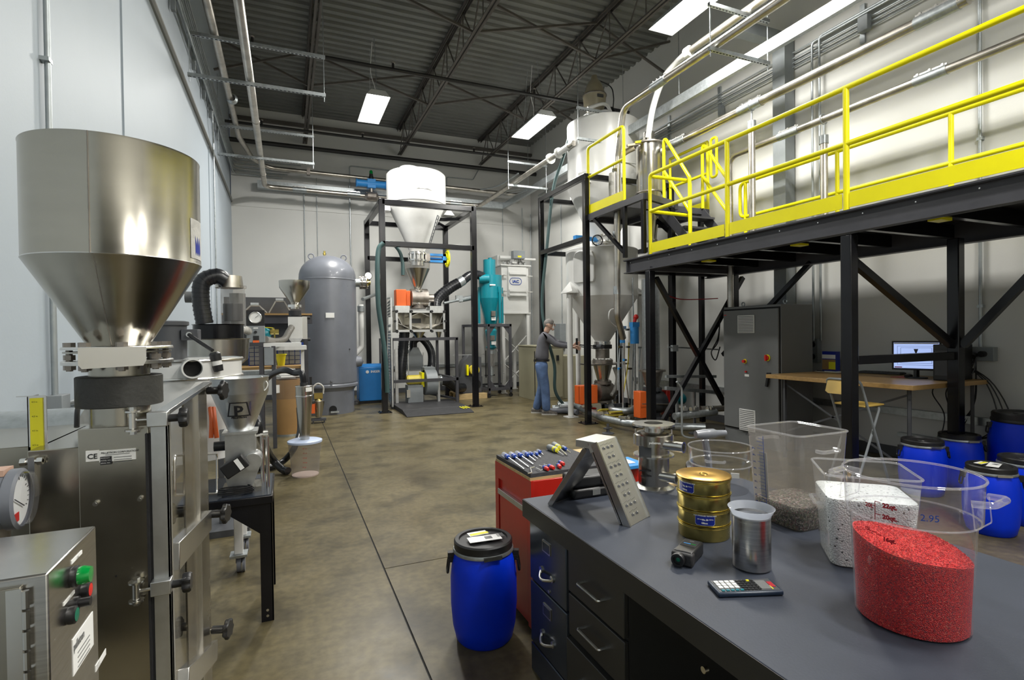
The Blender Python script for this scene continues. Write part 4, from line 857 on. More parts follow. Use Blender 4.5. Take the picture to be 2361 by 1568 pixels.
# blue dryer
t = T('air_dryer', 'bright blue air dryer cabinet on the floor behind the black frame post', 'air dryer', (1.72, 12.1, 0))
B().box(1.45, 2.0, 11.95, 12.4, .06, .8).prism([(11.95, .8), (12.4, .8), (12.4, .86), (12.05, .86)], (1.45, 0, 0), (0, 1, 0), (0, 0, 1), (.55, 0, 0)).build('cabinet', 'blue_paint', t, bevel=.015)
B().box(1.47, 1.98, 11.97, 12.38, 0, .06).build('base', 'black_plastic', t)
text('INGER', .07, (1.7, 11.945, .68), (1, 0, 0), (0, 0, 1), 'paper', t, bold=.002); B().cyl((1.63, 11.95, .7), (1.63, 11.944, .7), .035, n=16).build('badge', 'paper', t)
# small caster stand next to the tank
t = T('low_trolley', 'low black wheeled base under the blue air dryer', 'trolley', (1.35, 11.9, 0))
B().box(1.25, 1.44, 11.9, 12.3, .06, .09).build('frame', 'black_beam', t)
B().cyl((1.35, 11.88, .03), (1.35, 11.92, .03), .03).build('wheel', 'dark_grey', t)
# mesh panel
t = T('mesh_filter_panel', 'tall grey expanded-metal screen standing behind the front frame post', 'screen panel', (2.0, 11.1, .05))
q0 = V((1.96, 10.8, 0)); q1 = V((2.05, 11.7, 0)); dv = (q1-q0).normalized(); nn = V((dv.y, -dv.x, 0))
B().bar(q0+V((0, 0, .05)), q0+V((0, 0, 2.25)), .03).bar(q1+V((0, 0, .05)), q1+V((0, 0, 2.3)), .03).bar(q0+V((0, 0, 2.25)), q1+V((0, 0, 2.3)), .03).bar(q0+V((0, 0, .07)), q1+V((0, 0, .07)), .03).build('frame', 'aluminium', t)
b = B()
for i in range(34):
    z = .12+i*.063; pts = [q0+dv*(.9*j/12)+V((0, 0, z+(.02 if j % 2 else -.02))) for j in range(13)]; b.tube(pts, .006, 4)
    pts = [q0+dv*(.9*j/12)+V((0, 0, z+(-.02 if j % 2 else .02))) for j in range(13)]; b.tube(pts, .006, 4)
o = b.build('mesh_wire', 'galvanised', t); o['kind'] = 'stuff'
B().bar(q0+V((.03, .05, .2)), q1+V((.03, -.02, .2)), .002, 2.0).build('filter_cloth', 'galvanised', t)
B().box(1.9, 1.98, 10.78, 10.84, 1.72, 1.86).box(1.9, 1.97, 10.78, 10.84, 1.6, 1.66).build('latch', 'aluminium', t)
B().box(2.08, 2.14, 11.1, 11.16, 0, 1.2).build('stand_leg', 'aluminium', t)
# inner low rail frame (dark grey)
t = T('guard_frame', 'low dark steel guard frame inside the silo frame around the blower', 'guard frame', (2.6, 11.2, 0))
for x, y in ((1.98, 10.9), (3.35, 10.9), (3.3, 12.3), (1.98, 12.3)): post(t, x, y, 1.43, .06, mt='black_beam', plate=False)
for z in (1.41, .55):
    B().bar((1.95, 10.9, z), (3.38, 10.9, z), .06).build('rail', 'black_beam', t); B().bar((3.34, 10.9, z), (3.3, 12.3, z), .055).build('rail', 'black_beam', t)
B().cyl((3.35, 10.88, .03), (3.35, 10.93, .03), .035).build('wheel', 'dark_grey', t)
B().bar((3.35, 10.9, .12), (2.7, 12.2, .2), .04).build('rail', 'black_beam', t)
# blower 1
t = T('blower', 'grey blower with yellow motor inside the silo frame', 'blower', (2.6, 11.3, 0))
bx, by = 2.64, 11.15
B().cyl((bx+.06, by, .48), (bx+.3, by, .48), .27, n=36).box(bx+.06, bx+.3, by-.02, by+.27, .48, .8).build('fan_housing', 'mid_grey', t)
B().cyl((bx-.3, by, .55), (bx-.02, by, .55), .1).cyl((bx-.32, by, .55), (bx-.3, by, .55), .085).build('motor', 'yellow_motor', t)
B().box(bx-.02, bx+.03, by-.13, by+.13, .4, .7).build('motor_flange', 'yellow', t)
B().box(bx-.32, bx-.0, by-.14, by+.14, .06, .44).build('motor_stand', 'mid_grey', t)
B().box(bx+.3, bx+.35, by-.2, by-.1, .05, .62).build('bracket', 'aluminium', t)
B().cyl((bx+.3, by, .5), (bx+.42, by, .5), .11).cyl((bx+.4, by, .5), (bx+.43, by, .5), .125).build('outlet', 'galvanised', t)
B().cbox((bx-.32, by-.17, .28), (.07, .05, .16)).build('shock_mount', 'bright_steel', t)
B().box(bx-.35, bx+.5, by-.2, by+.2, .0, .06).build('base_frame', 'black_beam', t)
t = T('filter_box', 'grey bagging box with sloping top behind the blower', 'filter box', (2.62, 11.85, .6))
B().box(2.5, 2.82, 11.75, 12.05, .72, 1.02).prism([(2.5, 1.02), (2.82, 1.02), (2.72, 1.22), (2.6, 1.22)], (0, 11.75, 0), (1, 0, 0), (0, 0, 1), (0, .3, 0)).build('box', 'mid_grey', t)
B().box(2.48, 2.5, 11.74, 11.76, .0, 1.1).box(2.82, 2.84, 11.74, 11.76, .0, 1.1).build('frame', 'aluminium', t)
# floor scale / ramp
t = T('floor_scale', 'low black floor plate with ramp and yellow-striped corner in front of the blower', 'floor scale', (2.6, 10.3, 0))
A_ = [at(905, 924, Z=.08), at(1038, 915, Z=.08), at(1072, 936, Z=.08), at(928, 950, Z=.08)]
x0, x1, y0, y1 = 2.0, 3.28, 10.02, 11.3
B().box(x0, x1, y0+.0, y1, .0, .085).build('plate', 'black_rubber', t, bevel=.006)
B().prism([(y0, .08), (y0, 0), (y0-.42, 0), (y0-.42, .012)], (x0, 0, 0), (0, 1, 0), (0, 0, 1), (x1-x0, 0, 0)).build('ramp', 'black_rubber', t)
b = B()
for i in range(3): b.cbox((x1-.03-.06*i, y0-.1-.02*i, .07), (.025, .13, .004), .5, rx=.19)
b.build('warning_stripe', 'label_yellow', t)
# pallet and second blower
t = T('pallet', 'small wooden pallet under the square blower at the back', 'pallet', (3.95, 11.9, 0))
for i in range(4): B().box(3.62, 4.3, 11.62+.22*i, 11.76+.22*i, .1, .12).build('board', 'pallet_wood', t)
for y in (11.62, 12.0, 12.38): B().box(3.62, 4.3, y, y+.09, .0, .1).build('runner', 'pallet_wood', t)
t = T('blower', 'dark grey square blower with yellow motor on a wooden pallet', 'blower', (3.95, 12.0, .12))
B().box(3.68, 4.25, 11.8, 12.3, .12, .5).prism([(3.72, .5), (4.25, .5), (4.25, .95), (3.95, 1.0), (3.8, .85)], (0, 11.85, 0), (1, 0, 0), (0, 0, 1), (0, .3, 0)).build('housing', 'dark_grey', t)
B().cyl((4.1, 11.79, .32), (4.1, 11.81, .32), .11, n=24).build('inlet_hole', 'void', t)
B().box(3.86, 3.9, 11.76, 11.85, .54, .78).build('motor_flange', 'yellow', t)
B().cyl((4.04, 11.72, .66), (4.04, 11.85, .66), .115, n=24).build('motor', 'yellow_motor', t)
B().cyl((4.04, 11.705, .66), (4.04, 11.72, .66), .08, n=16).bolts((4.06, 11.71, .66), .07, 6, .01, .01, (0, 1, 0)).build('fan_grille', 'yellow', t)
B().box(3.6, 4.4, 12.0, 12.03, 1.0, 1.02).build('top_pipe', 'aluminium', t)
# teal cyclone
cx2, cy2 = 4.56, 12.0
t = T('cyclone', 'teal cyclone separator standing in a black frame at the back', 'cyclone', (cx2, cy2, 1.2))
B().lathe([(.15, 2.9), (.15, 3.28), (.0, 3.29)], (cx2-.02, cy2, 0), 32).build('outlet_pipe', 'teal', t)
B().lathe([(.05, 3.28), (.05, 3.33), (0, 3.34)], (cx2, cy2, 0), 12).build('lifting_eye', 'teal', t)
B().lathe([(.0, 2.92), (.28, 2.9), (.28, 2.35)], (cx2, cy2, 0), 40).build('body', 'teal', t)
B().lathe([(.28, 2.35), (.11, 1.62)], (cx2, cy2, 0), 40).build('cone', 'teal', t)
B().lathe([(.11, 1.62), (.15, 1.58), (.15, 1.55), (.09, 1.2), (.13, 1.19), (.13, 1.17), (.08, 1.12)], (cx2, cy2, 0), 32).build('lower_cone', 'teal', t)
B().cyl((cx2-.32, cy2-.12, 2.8), (cx2-.1, cy2-.2, 2.8), .11).build('inlet', 'teal', t)
for dx, dy_ in ((-.3, 0), (.3, .0), (.12, -.29)): B().bar((cx2+dx, cy2+dy_, 2.55 if dx < .2 else 2.4), (cx2+dx, cy2+dy_, 1.75), .05).cbox((cx2+dx*.95, cy2+dy_*.95, 2.55), (.06, .06, .14)).build('leg', 'teal', t)
for z in (1.98, 1.4): 
    B().box(cx2-.07, cx2+.03, cy2-.17 if z < 1.5 else cy2-.24, cy2-.12, z-.06, z+.06).build('access_latch', 'old_steel', t); B().cbox((cx2-.0, cy2-.17, z-.12), (.1, .06, .08)).build('warning_label', 'paper', t)
B().box(cx2-.12, cx2+.02, cy2-.285, cy2-.27, 2.64, 2.67).build('name_label', 'paper', t)
t = T('sample_tube', 'clear tube with steel ends below the teal cyclone tip', 'tube', (cx2, cy2, .2))
B().cyl((cx2, cy2, .72), (cx2, cy2, 1.02), .085).build('tube', 'clear_dirty', t)
B().cyl((cx2, cy2, 1.02), (cx2, cy2, 1.1), .1).cyl((cx2, cy2, .5), (cx2, cy2, .72), .05).cyl((cx2, cy2, .22), (cx2, cy2, .5), .02).build('end_cap', 'galvanised', t)
B().cyl((cx2, cy2, .2), (cx2, cy2, .24), .16).build('base_disc', 'galvanised', t)
B().bar((cx2-.15, cy2-.02, .45), (cx2-.15, cy2-.02, 1.1), .025).bar((cx2-.17, cy2, .5), (cx2+.08, cy2, .5), .03).build('clamp_arm', 'black_plastic', t)
t = T('wheeled_stand', 'black steel frame on wheels carrying the teal cyclone', 'frame', (4.4, 12, 0))
fx0, fx1, fy0, fy1, fz = 3.97, 4.9, 11.62, 12.35, 1.73
for x, y in ((fx0+.38, fy0), (fx1, fy0), (fx0, fy1), (fx1, fy1)): post(t, x, y, fz, .06, mt='black_beam', plate=False, z0=.1)
for z in (fz-.03, .2):
    for p, q in (((fx0+.36, fy0, z), (fx1+.03, fy0, z)), ((fx0, fy1, z), (fx1, fy1, z)), ((fx0+.38, fy0, z), (fx0, fy1, z)), ((fx1, fy0, z), (fx1, fy1, z))): B().bar(p, q, .06).build('rail', 'black_beam', t)
b = B()
for sx_, z in ((fx0+.43, .25), (fx1-.05, .25), (fx1-.05, fz-.08), (fx0+.43, fz-.08)):
    s = 1 if sx_ < 4.5 else -1; u = 1 if z < 1 else -1
    b.prism([(sx_-.02*s, z-.03*u), (sx_+.13*s, z-.03*u), (sx_-.02*s, z+.17*u)], (0, fy0-.005, 0), (1, 0, 0), (0, 0, 1), (0, .01, 0))
b.build('gusset', 'black_beam', t)
for x, y in ((fx0+.38, fy0), (fx1, fy0), (fx1, fy1)): B().cyl((x, y-.02, .05), (x, y+.02, .05), .045).bar((x, y, .05), (x, y, .12), .03).build('caster', 'black_plastic', t)
# white dust collector
t = T('dust_collector', 'white square dust collector on braced legs in the back corner', 'dust collector', (5.4, 12.8, 0))
ix0, ix1, iy0, iy1 = 4.98, 5.72, 12.32, 13.3
B().box(ix0, ix1, iy0, iy1, 2.03, 3.2).build('housing', 'white_paint', t, bevel=.004)
B().box(ix0-.03, ix1+.06, iy0-.05, iy1, 3.2, 3.23).build('top_ledge', 'white_paint', t)
B().box(ix0-.03, ix1+.04, iy0-.03, iy1, 2.0, 2.03).build('lower_ledge', 'white_paint', t)
B().box(ix0, ix1-.02, iy0+.25, iy1, 3.23, 3.5).build('plenum', 'white_paint', t)
B().cyl((ix0+.0, iy0+.12, 3.42), (ix0+.4, iy0+.12, 3.42), .05).cyl((ix1-.1, iy0+.1, 3.4), (ix1+.25, iy0+.1, 3.4), .035).build('air_manifold', 'white_paint', t)
for i in range(5): B().cyl((ix0+.12+.14*i, iy0+.05, 3.27), (ix0+.12+.14*i, iy0+.12, 3.3), .035, n=12).build('pulse_valve', 'aluminium', t)
B().box(ix0+.3, ix0+.42, iy0-.02, iy0+.2, 3.27, 3.6).build('standpipe', 'white_paint', t)
p = B().box(5.27, 5.58, iy0-.12, iy0+.05, 3.38, 3.58).build('control_box', 'mid_grey', t, bevel=.004); B().box(5.38, 5.48, iy0-.126, iy0-.12, 3.41, 3.45).build('warning_label', 'label_yellow', p)
for i in range(4): B().tube(curve([(5.35+.05*i, iy0-.03, 3.38), (5.34+.06*i, iy0+.0, 3.32), (5.2+.13*i, iy0+.05, 3.29)], 4), .008, 6).build('cable', 'dark_grey', t)
p = B().box(ix0+.16, ix1-.08, iy0-.06, iy0-.01, 2.42, 3.17).build('access_door', 'white_paint', t, bevel=.006)
for z in (2.98, 2.55, 2.45): B().box(ix0+.18, ix1-.1, iy0-.1, iy0-.06, z, z+.05).build('stiffener', 'white_paint', p)
for x in (ix0+.03, ix1-.0):
    for z in (2.95, 2.55): B().cyl((x, iy0-.1, z), (x+.0, iy0, z), .02, n=8).bar((x-.05, iy0-.08, z), (x+.08, iy0-.08, z), .02).build('door_clamp', 'bright_steel', t)
lo = []
for i in range(32):
    a_ = 2*PI*i/32; c_, s_ = math.cos(a_), math.sin(a_); lo.append((5.34+(.075 if c_ > 0 else -.075)+.085*c_, iy0-.065, 2.81+.085*s_))
B().tube(lo, .007, 6, closed=True).build('logo_ring', 'ink_blue', p)
text('IAC', .1, (5.34, iy0-.064, 2.775), (1, 0, 0), (0, 0, 1), 'ink_blue', p, align='CENTER', bold=.004, depth=.004, xs=1.1)
B().add([(ix0+.06, iy0+.05, 2.0), (ix1-.05, iy0+.05, 2.0), (ix1-.05, iy1-.1, 2.0), (ix0+.06, iy1-.1, 2.0), (5.24, 12.7, 1.35), (5.4, 12.7, 1.35), (5.4, 12.85, 1.35), (5.24, 12.85, 1.35)], [(0, 1, 5, 4), (1, 2, 6, 5), (2, 3, 7, 6), (3, 0, 4, 7), (4, 5, 6, 7)]).build('hopper', 'white_dull', t)
for x, y in ((ix0+.04, iy0+.04), (ix1-.02, iy0+.04), (ix0+.04, iy1-.05), (ix1-.02, iy1-.05)):
    l = B().cbox((x, y, 1.0), (.08, .08, 2.0)).build('leg', 'white_paint', t)
    B().box(x-.07, x+.07, y-.07, y+.07, 0, .015).build('foot_plate', 'white_paint', l)
for p, q in (((ix0, 1.5), (ix1, .75)), ((ix1, 1.5), (ix0, .75)), ((ix0, .8), (ix1, .15)), ((ix1, .8), (ix0, .15))): B().bar((p[0], iy0+.04, p[1]), (q[0], iy0+.04, q[1]), .05, .012).build('leg_brace', 'white_paint', t)
for p, q in (((iy0, 1.7), (iy1, .5)), ((iy1, 1.7), (iy0, .5))): B().bar((ix0+.03, p[0], p[1]), (ix0+.03, q[0], q[1]), .05, .012, up=(1, 0, 0)).build('leg_brace', 'white_paint', t)
# back wall small things
t = B().box(-1, 6.3, YB-.06, YB, .62, .7).build('wall_raceway', 'galvanised', None); tag(t, 'horizontal grey raceway low along the back wall', 'raceway')
t = B().box(XR-.06, XR, 2.5, 9.0, .5, .58).build('wall_raceway', 'galvanised', None); tag(t, 'horizontal grey raceway low along the right wall', 'raceway')
t = B().box(XR-.06, XR, 1.5, 3.9, .26, .3).build('wall_raceway', 'galvanised', None); tag(t, 'thin grey rail just above the baseboard behind the folding chair', 'raceway')
# beige cabinet
t = T('pump_cabinet', 'beige steel equipment cabinet behind the man', 'cabinet', (5.7, 10.9, 0))
B().box(5.06, 5.75, 10.56, 11.5, .0, 1.2).build('tall_section', 'beige', t, bevel=.006)
B().box(5.04, 5.77, 10.54, 11.52, 1.2, 1.225).build('lid', 'beige', t, bevel=.004)
B().box(5.75, 6.42, 10.6, 11.5, .0, .97).build('low_section', 'beige', t, bevel=.006)
B().box(5.045, 5.07, 10.6, 10.61, .1, 1.1).build('door_gap', 'void', t)
B().box(5.07, 5.72, 10.545, 10.56, .06, 1.14).build('door_panel', 'beige', t, bevel=.005)
p = B().box(5.1, 5.3, 10.535, 10.546, .94, 1.14).build('sticker', 'paper', t); B().box(5.11, 5.17, 10.531, 10.536, .99, 1.13).build('sticker_emblem', 'ink_blue', p)
B().box(5.56, 5.62, 10.52, 10.546, .88, 1.0).build('door_handle', 'black_plastic', t)
# electrical box on right wall behind the man
t = T('breaker_box', 'grey electrical box on the right wall above the man', 'electrical box', (6.5, 10.6, 1.3))
a = at(1290, 770, X=6.45); B().box(6.38, XR-.002, a.y-.16, a.y+.16, a.z-.3, a.z+.26).build('box', 'mid_grey', t, bevel=.005)
B().cyl((XR-.02, a.y, a.z+.26), (XR-.02, a.y, 4.9), .012).build('conduit', 'conduit', t)
# green hoses
hose('green_hose', 'long dark green hose hanging from the tall hopper frame down to the floor', [at(1340, 278, Y=8.2), at(1318, 305, Y=8.5), at(1296, 370, Y=8.9), at(1275, 440, Y=9.05), at(1262, 560, Y=9.1), at(1250, 690, Y=9.1), at(1257, 760, Y=9.0), at(1278, 840, Y=8.95), at(1280, 900, Y=8.95), at(1300, 935, Y=8.9)], .03, 'green_hose', False)
hose('green_hose', 'green hose hanging down the left front post of the silo frame', [at(884, 560, Y=10.33), at(873, 575, Y=10.33), at(870, 620, Y=10.3), at(872, 700, Y=10.3), at(880, 760, Y=10.32), at(889, 830, Y=10.33), at(893, 905, Y=10.34)], .045, 'green_hose', False)
hose('green_hose', 'short green hose end looped over the frame rail of the silo frame', [at(884, 557, Y=10.4), at(905, 562, Y=10.55), at(921, 580, Y=10.55), at(928, 605, Y=10.5), at(929, 635, Y=10.48)], .035, 'green_hose', False)
# fibre drum
t = T('fibre_drum', 'tall brown cardboard drum with plastic film at its top, by the workbench', 'drum', (.02, 8.75, 0))
B().lathe([(.22, 0), (.225, .02), (.225, .66)], (.02, 8.85, 0), 44).build('barrel', 'cardboard', t)
B().lathe([(.228, .56), (.232, .6), (.234, .86), (.2, .88), (0, .885)], (.02, 8.85, 0), 44).build('plastic_film', 'clear_dirty', t)
B().lathe([(.222, .66), (.222, .84), (0, .86)], (.02, 8.85, 0), 44).build('upper_wall', 'cardboard', t)
B().lathe([(.226, 0), (.23, 0), (.23, .03), (.226, .03)], (.02, 8.85, 0), 44).build('bottom_rim', 'galvanised', t)
B().cbox((-.12, 8.65, .72), (.1, .01, .12), .7).build('label', 'paper', t)
p = at(665, 868, Y=8.8); t = B().cbox((.02, 8.8, .9), (.3, .3, .02), .3).cbox((.04, 8.8, .925), (.3, .22, .015), .1).build('papers', 'paper', None); tag(t, 'white tray and papers lying on the cardboard drum', 'papers')
p = at(600, 1000, Z=0)
# cyclone bucket
bx, by = .17, 6.16
t = T('container_with_lid', 'clear round measuring container with pale blue lid on the floor', 'container', (bx, by, 0))
B().lathe([(0, .006), (.135, .006), (.14, .01), (.155, .26), (.165, .262), (.168, .36)], (bx, by, 0), 44).build('bucket', 'clear_hazy', t)
B().lathe([(.172, .35), (.177, .355), (.177, .375), (.15, .385), (0, .385)], (bx, by, 0), 44).build('lid', 'milky_lid', t)
B().lathe([(0, .0), (.135, 0), (.137, .01), (0, .012)], (bx, by, 0), 44).build('pink_residue', 'pink_dust', t)
for i in range(5): text('%d qt.' % (22-4*i), .02, (bx-.03, by-.165+.003*i, .31-.05*i), (1, 0, 0), (0, 0, 1), 'ink_red', t, 'scale_mark')
t = T('cone_cyclone', 'slim steel cone cyclone standing on the lidded container', 'cyclone', (bx, by, .385))
B().lathe([(.045, .37), (.06, .5), (.085, .85), (.086, .965), (.03, .975)], (bx, by, 0), 36).build('cone', 'steel', t)
B().lathe([(.086, .85), (.089, .853), (.089, .862), (.086, .865)], (bx, by, 0), 36).lathe([(.086, .955), (.09, .958), (.09, .966), (.086, .968)], (bx, by, 0), 36).build('rim', 'bright_steel', t)
B().cyl((bx, by, .96), (bx, by, 1.0), .04).build('outlet', 'black_rubber', t)
B().cbox((bx+.045, by-.082, .93), (.07, .004, .045), .5).build('label', 'paper', t)
text('pell', .03, (bx+.013, by-.1, .92), (.88, .47, 0), (0, 0, 1), 'ink', t, bold=.001)
# hoses
hose('vacuum_hose', 'black vacuum hose arching from the workbench into the slim cone', [at(606, 900, Y=7.9), at(612, 878, Y=7.4), at(630, 862, Y=6.8), at(655, 853, Y=6.35), at(680, 860, Y=6.25), (bx-.02, by, 1.1), (bx, by, .98)], .034, 'black_hose', False)
hose('vacuum_hose', 'black vacuum hose slanting down to the floor behind the hopper table', [at(590, 955, Y=5.4), at(600, 1000, Y=5.4), at(622, 1050, Z=.22), at(648, 1080, Z=.06), at(664, 1086, Z=.045)], .04, 'black_hose', False)
hose('vacuum_hose', 'black hose loop on the floor left of the clear container', [at(590, 1078, Z=.04), at(620, 1078, Z=.04), at(655, 1062, Z=.06), at(680, 1030, Y=6.6), at(692, 990, Y=6.9), at(690, 940, Y=7.0)], .035, 'black_hose', False)
# red/brass sampler next to the tank
t = T('floor_valve', 'small steel filter bowl with red label standing beside the grey tank', 'filter', (.52, 9.0, 0))
p = at(735, 975, Z=0); px_, py_ = p.x, p.y
B().box(px_-.12, px_+.12, py_-.06, py_+.06, .04, .08).box(px_-.1, px_-.08, py_-.04, py_+.04, 0, .04).box(px_+.08, px_+.1, py_-.04, py_+.04, 0, .04).build('base', 'dark_grey', t)
B().lathe([(.05, .1), (.1, .35), (.1, .38), (.04, .42)], (px_, py_, 0), 20, caps=True).build('bowl', 'steel', t)
B().cbox((px_, py_, .47), (.14, .08, .1)).build('valve_block', 'brass', t)
B().tube(curve([(px_-.08, py_, .5), (px_-.08, py_, .62), (px_, py_, .68), (px_+.08, py_, .62), (px_+.08, py_, .5)], 6), .014, 8).build('looped_hose', 'bag', t)
B().box(px_-.13, px_-.06, py_-.09, py_-.08, .18, .34).build('red_label', 'orange', t)
B().box(px_-.14, px_-.1, py_-.02, py_+.02, .4, .8).build('stem', 'black_plastic', t)
# ================================================================ WORKBENCH AREA (left back)
t = T('workbench', 'black steel workbench with shelf beam against the far left wall area', 'workbench', (-.2, 9.3, 0))
wx0, wx1, wy0, wy1 = -.95, .22, 8.95, 9.6
B().box(wx0, wx1, wy0, wy1, 1.0, 1.04).build('worktop', 'wood', t)
for x, y in ((wx0+.05, wy0+.03), (wx1-.05, wy0+.03), (wx0+.05, wy1-.03), (wx1-.05, wy1-.03)): B().cbox((x, y, .5), (.07, .07, 1.0)).build('leg', 'black_beam', t)
B().box(wx0, wx1+.2, wy1+.15, wy1+.45, 1.72, 1.86).build('shelf_beam', 'black_beam', t)
B().box(wx0, wx1+.2, wy1+.1, wy1+.5, 1.86, 1.89).build('shelf_board', 'wood', t)
B().box(wx0, wx1+.1, wy1+.5, wy1+.52, 1.0, 2.18).build('back_panel', 'dark_grey', t)
for x in (wx0+.1, wx1+.1): B().cbox((x, wy1+.3, .93), (.06, .06, 1.86)).build('shelf_post', 'black_beam', t)
for k, (px0, px1, pt) in enumerate(((560, 616, 700), (620, 672, 690))):
    a0 = at(px0, 735, Y=wy1+.1); a1 = at((px0+px1)/2-3, pt, Y=wy1+.1); a2 = at(px1, 735, Y=wy1+.1)
    s = T('frame_bracket', ('left' if k == 0 else 'right')+' beige trapezoid metal bracket standing on the workbench shelf', 'bracket', (a0.x, wy1+.1, 1.89))
    h = 1.9
    b = B().bar((a0.x, wy1+.2, h), (a1.x-.05, wy1+.2, a1.z-.03), .1, .02, up=(0, 0, 1)).bar((a1.x-.05, wy1+.2, a1.z-.03), (a1.x+.08, wy1+.2, a1.z-.03), .1, .02).bar((a1.x+.08, wy1+.2, a1.z-.03), (a2.x, wy1+.2, h), .1, .02)
    b.build('bent_plate', 'pipe_steel', s); B().cbox((a1.x+.01, wy1+.2, a1.z+.0), (.12, .12, .035)).build('cap', 'aluminium', s)
# blue parts bins
for k, px0 in enumerate((575, 640)):
    a0 = at(px0, 870, Y=9.5); s = T('parts_cabinet', ('left' if k == 0 else 'right')+' blue cabinet of small clear drawers on the workbench', 'drawer cabinet', (a0.x, 9.4, 1.04))
    w_ = .36 if k == 0 else .4
    B().box(a0.x, a0.x+w_, 9.38, 9.56, 1.04, 1.4).build('case', 'blue_plastic_dark', s)
    for i in range(5):
        for j in range(4): B().box(a0.x+.015+j*(w_-.06)/4, a0.x+.005+(j+1)*(w_-.06)/4, 9.36, 9.379, 1.055+.068*i, 1.115+.068*i).build('drawer', 'cab_grey', s)
p = at(648, 840, Y=9.1); t = B().lathe([(.05, 0), (.075, .17), (.085, .17), (.085, .185), (0.07, .185)], (p.x, 9.15, 1.04), 16).build('yellow_bin', 'yellow_plastic', None); tag(t, 'bright yellow plastic bin on the workbench', 'bin')
# control stand with pressure gauge
gx, gy = -.4, 8.2
p = at(592, 790, Y=7.8); gx = p.x; gy = 7.8
t = T('gauge_stand', 'black metal stand table carrying the gauge and grey switch box', 'stand', (gx, gy, 0))
zt = p.z
B().box(gx-.42, gx+.08, gy-.05, gy+.3, zt-.05, zt).build('table_top', 'black_beam', t)
for x, y in ((gx+.05, gy-.02), (gx-.4, gy-.02), (gx+.05, gy+.27), (gx+.2, gy+.02)): B().cbox((x, y, (zt-.05)/2), (.05, .05, zt-.05)).build('leg', 'black_beam', t)
B().box(gx+.08, gx+.55, gy+.0, gy+.3, zt-.06, zt-.01).build('side_shelf', 'white_dull', t)
B().box(gx+.09, gx+.2, gy-.06, gy+.02, zt-.3, zt-.07).build('switch_box', 'mid_grey', t)
t = T('switch_box', 'grey switch box with knob and orange switch carrying a round gauge', 'switch box', (gx-.05, gy, zt))
B().box(gx-.12, gx+.1, gy-.03, gy+.08, zt, zt+.22).build('box', 'mid_grey', t, bevel=.005)
B().cyl((gx-.01, gy-.05, zt+.14), (gx-.01, gy-.03, zt+.14), .018).build('knob', 'black_plastic', t)
B().box(gx-.04, gx+.03, gy-.035, gy-.028, zt+.03, zt+.09).build('rocker_plate', 'black_plastic', t); B().box(gx-.045, gx+.03, gy-.036, gy-.03, zt+.0, zt+.03).build('orange_switch', 'orange', t)
B().box(gx-.12, gx+.1, gy-.01, gy+.05, zt+.22, zt+.43).build('gauge_plate', 'black_plastic', t)
g = B().cyl((gx-.01, gy-.02, zt+.33), (gx-.01, gy-.01, zt+.33), .068, n=28).build('gauge_dial', 'dial', t)
B().ring((gx-.01, gy-.025, zt+.33), .072, .007, ax=(0, 1, 0)).build('gauge_rim', 'bright_steel', t); B().bar((gx-.01, gy-.032, zt+.33), (gx+.03, gy-.032, zt+.36), .005).build('needle', 'ink', t)
B().box(gx-.035, gx+.02, gy-.032, gy-.03, zt+.185, zt+.2).build('label', 'paper', t)
hose('grey_suction_hose', 'grey ribbed hose curving from the gauge stand up to the small deduster', [at(612, 783, Y=7.9), at(635, 787, Y=8.2), at(655, 782, Y=8.4), at(666, 765, Y=8.5), at(672, 755, Y=8.6)], .045, 'grey_hose', True)
hose('grey_suction_hose', 'beige ribbed hose behind the round gauge', [at(550, 762, Y=7.6), at(565, 760, Y=7.7), at(580, 770, Y=7.9)], .05, 'bag', True)
t = T('brass_valve', 'brass ball valve with yellow lever between the gauge and the small deduster', 'valve', (-.2, 8.6, 1.6))
p = at(633, 765, Y=8.8); B().cyl((p.x, p.y, 1.04), p, .012).cyl(p+V((-.06, 0, 0)), p+V((.06, 0, 0)), .04, n=8).cyl(p+V((-.02, 0, 0)), p+V((-.02, 0, .06)), .02).build('body', 'brass', t); B().bar(p+V((-.02, 0, .06)), p+V((-.2, 0, .07)), .02, .01).build('lever', 'yellow_plastic', t); B().sphere(p+V((-.13, .05, -.03)), .09).build('teal_motor', 'teal', t)
# small deduster with funnel
fx, fy = at(680, 715, Y=8.7).x, 8.7
def zz_(py): return at(680, py, Y=fy).z
t = T('small_deduster', 'small steel funnel hopper on a white square chute beside the grey tank', 'hopper', (fx, fy, zz_(797)))
B().lathe([(.05, zz_(703)), (.215, zz_(664)), (.22, zz_(648))], (fx, fy, 0), 40).build('funnel', 'steel', t)
B().cyl((fx, fy, zz_(703)), (fx, fy, zz_(709)), .1).cyl((fx, fy, zz_(712)), (fx, fy, zz_(709)), .06).build('flange', 'bright_steel', t)
B().cyl((fx, fy, zz_(728)), (fx, fy, zz_(716)), .09).build('rubber_sleeve', 'black_rubber', t)
B().box(fx-.1, fx+.1, fy-.08, fy+.08, zz_(780), zz_(731)).build('chute_body', 'white_dull', t)
B().prism([(fx-.1, zz_(780)), (fx+.1, zz_(780)), (fx+.03, zz_(797)), (fx-.02, zz_(797))], (0, fy-.08, 0), (1, 0, 0), (0, 0, 1), (0, .16, 0)).build('chute_cone', 'aluminium', t)
B().box(fx+.1, fx+.17, fy-.04, fy-.01, zz_(782), zz_(730)).build('side_frame', 'bright_steel', t)
for py in (733, 783): B().cyl((fx+.17, fy-.03, zz_(py)), (fx+.21, fy-.03, zz_(py)), .025, n=8).build('knob', 'black_plastic', t)
t = T('bench_stand', 'white-topped bench under the small steel funnel hopper', 'bench', (fx, fy, 0))
z = zz_(797); B().box(fx-.35, fx+.15, fy-.2, fy+.3, z-.06, z).build('top', 'white_dull', t)
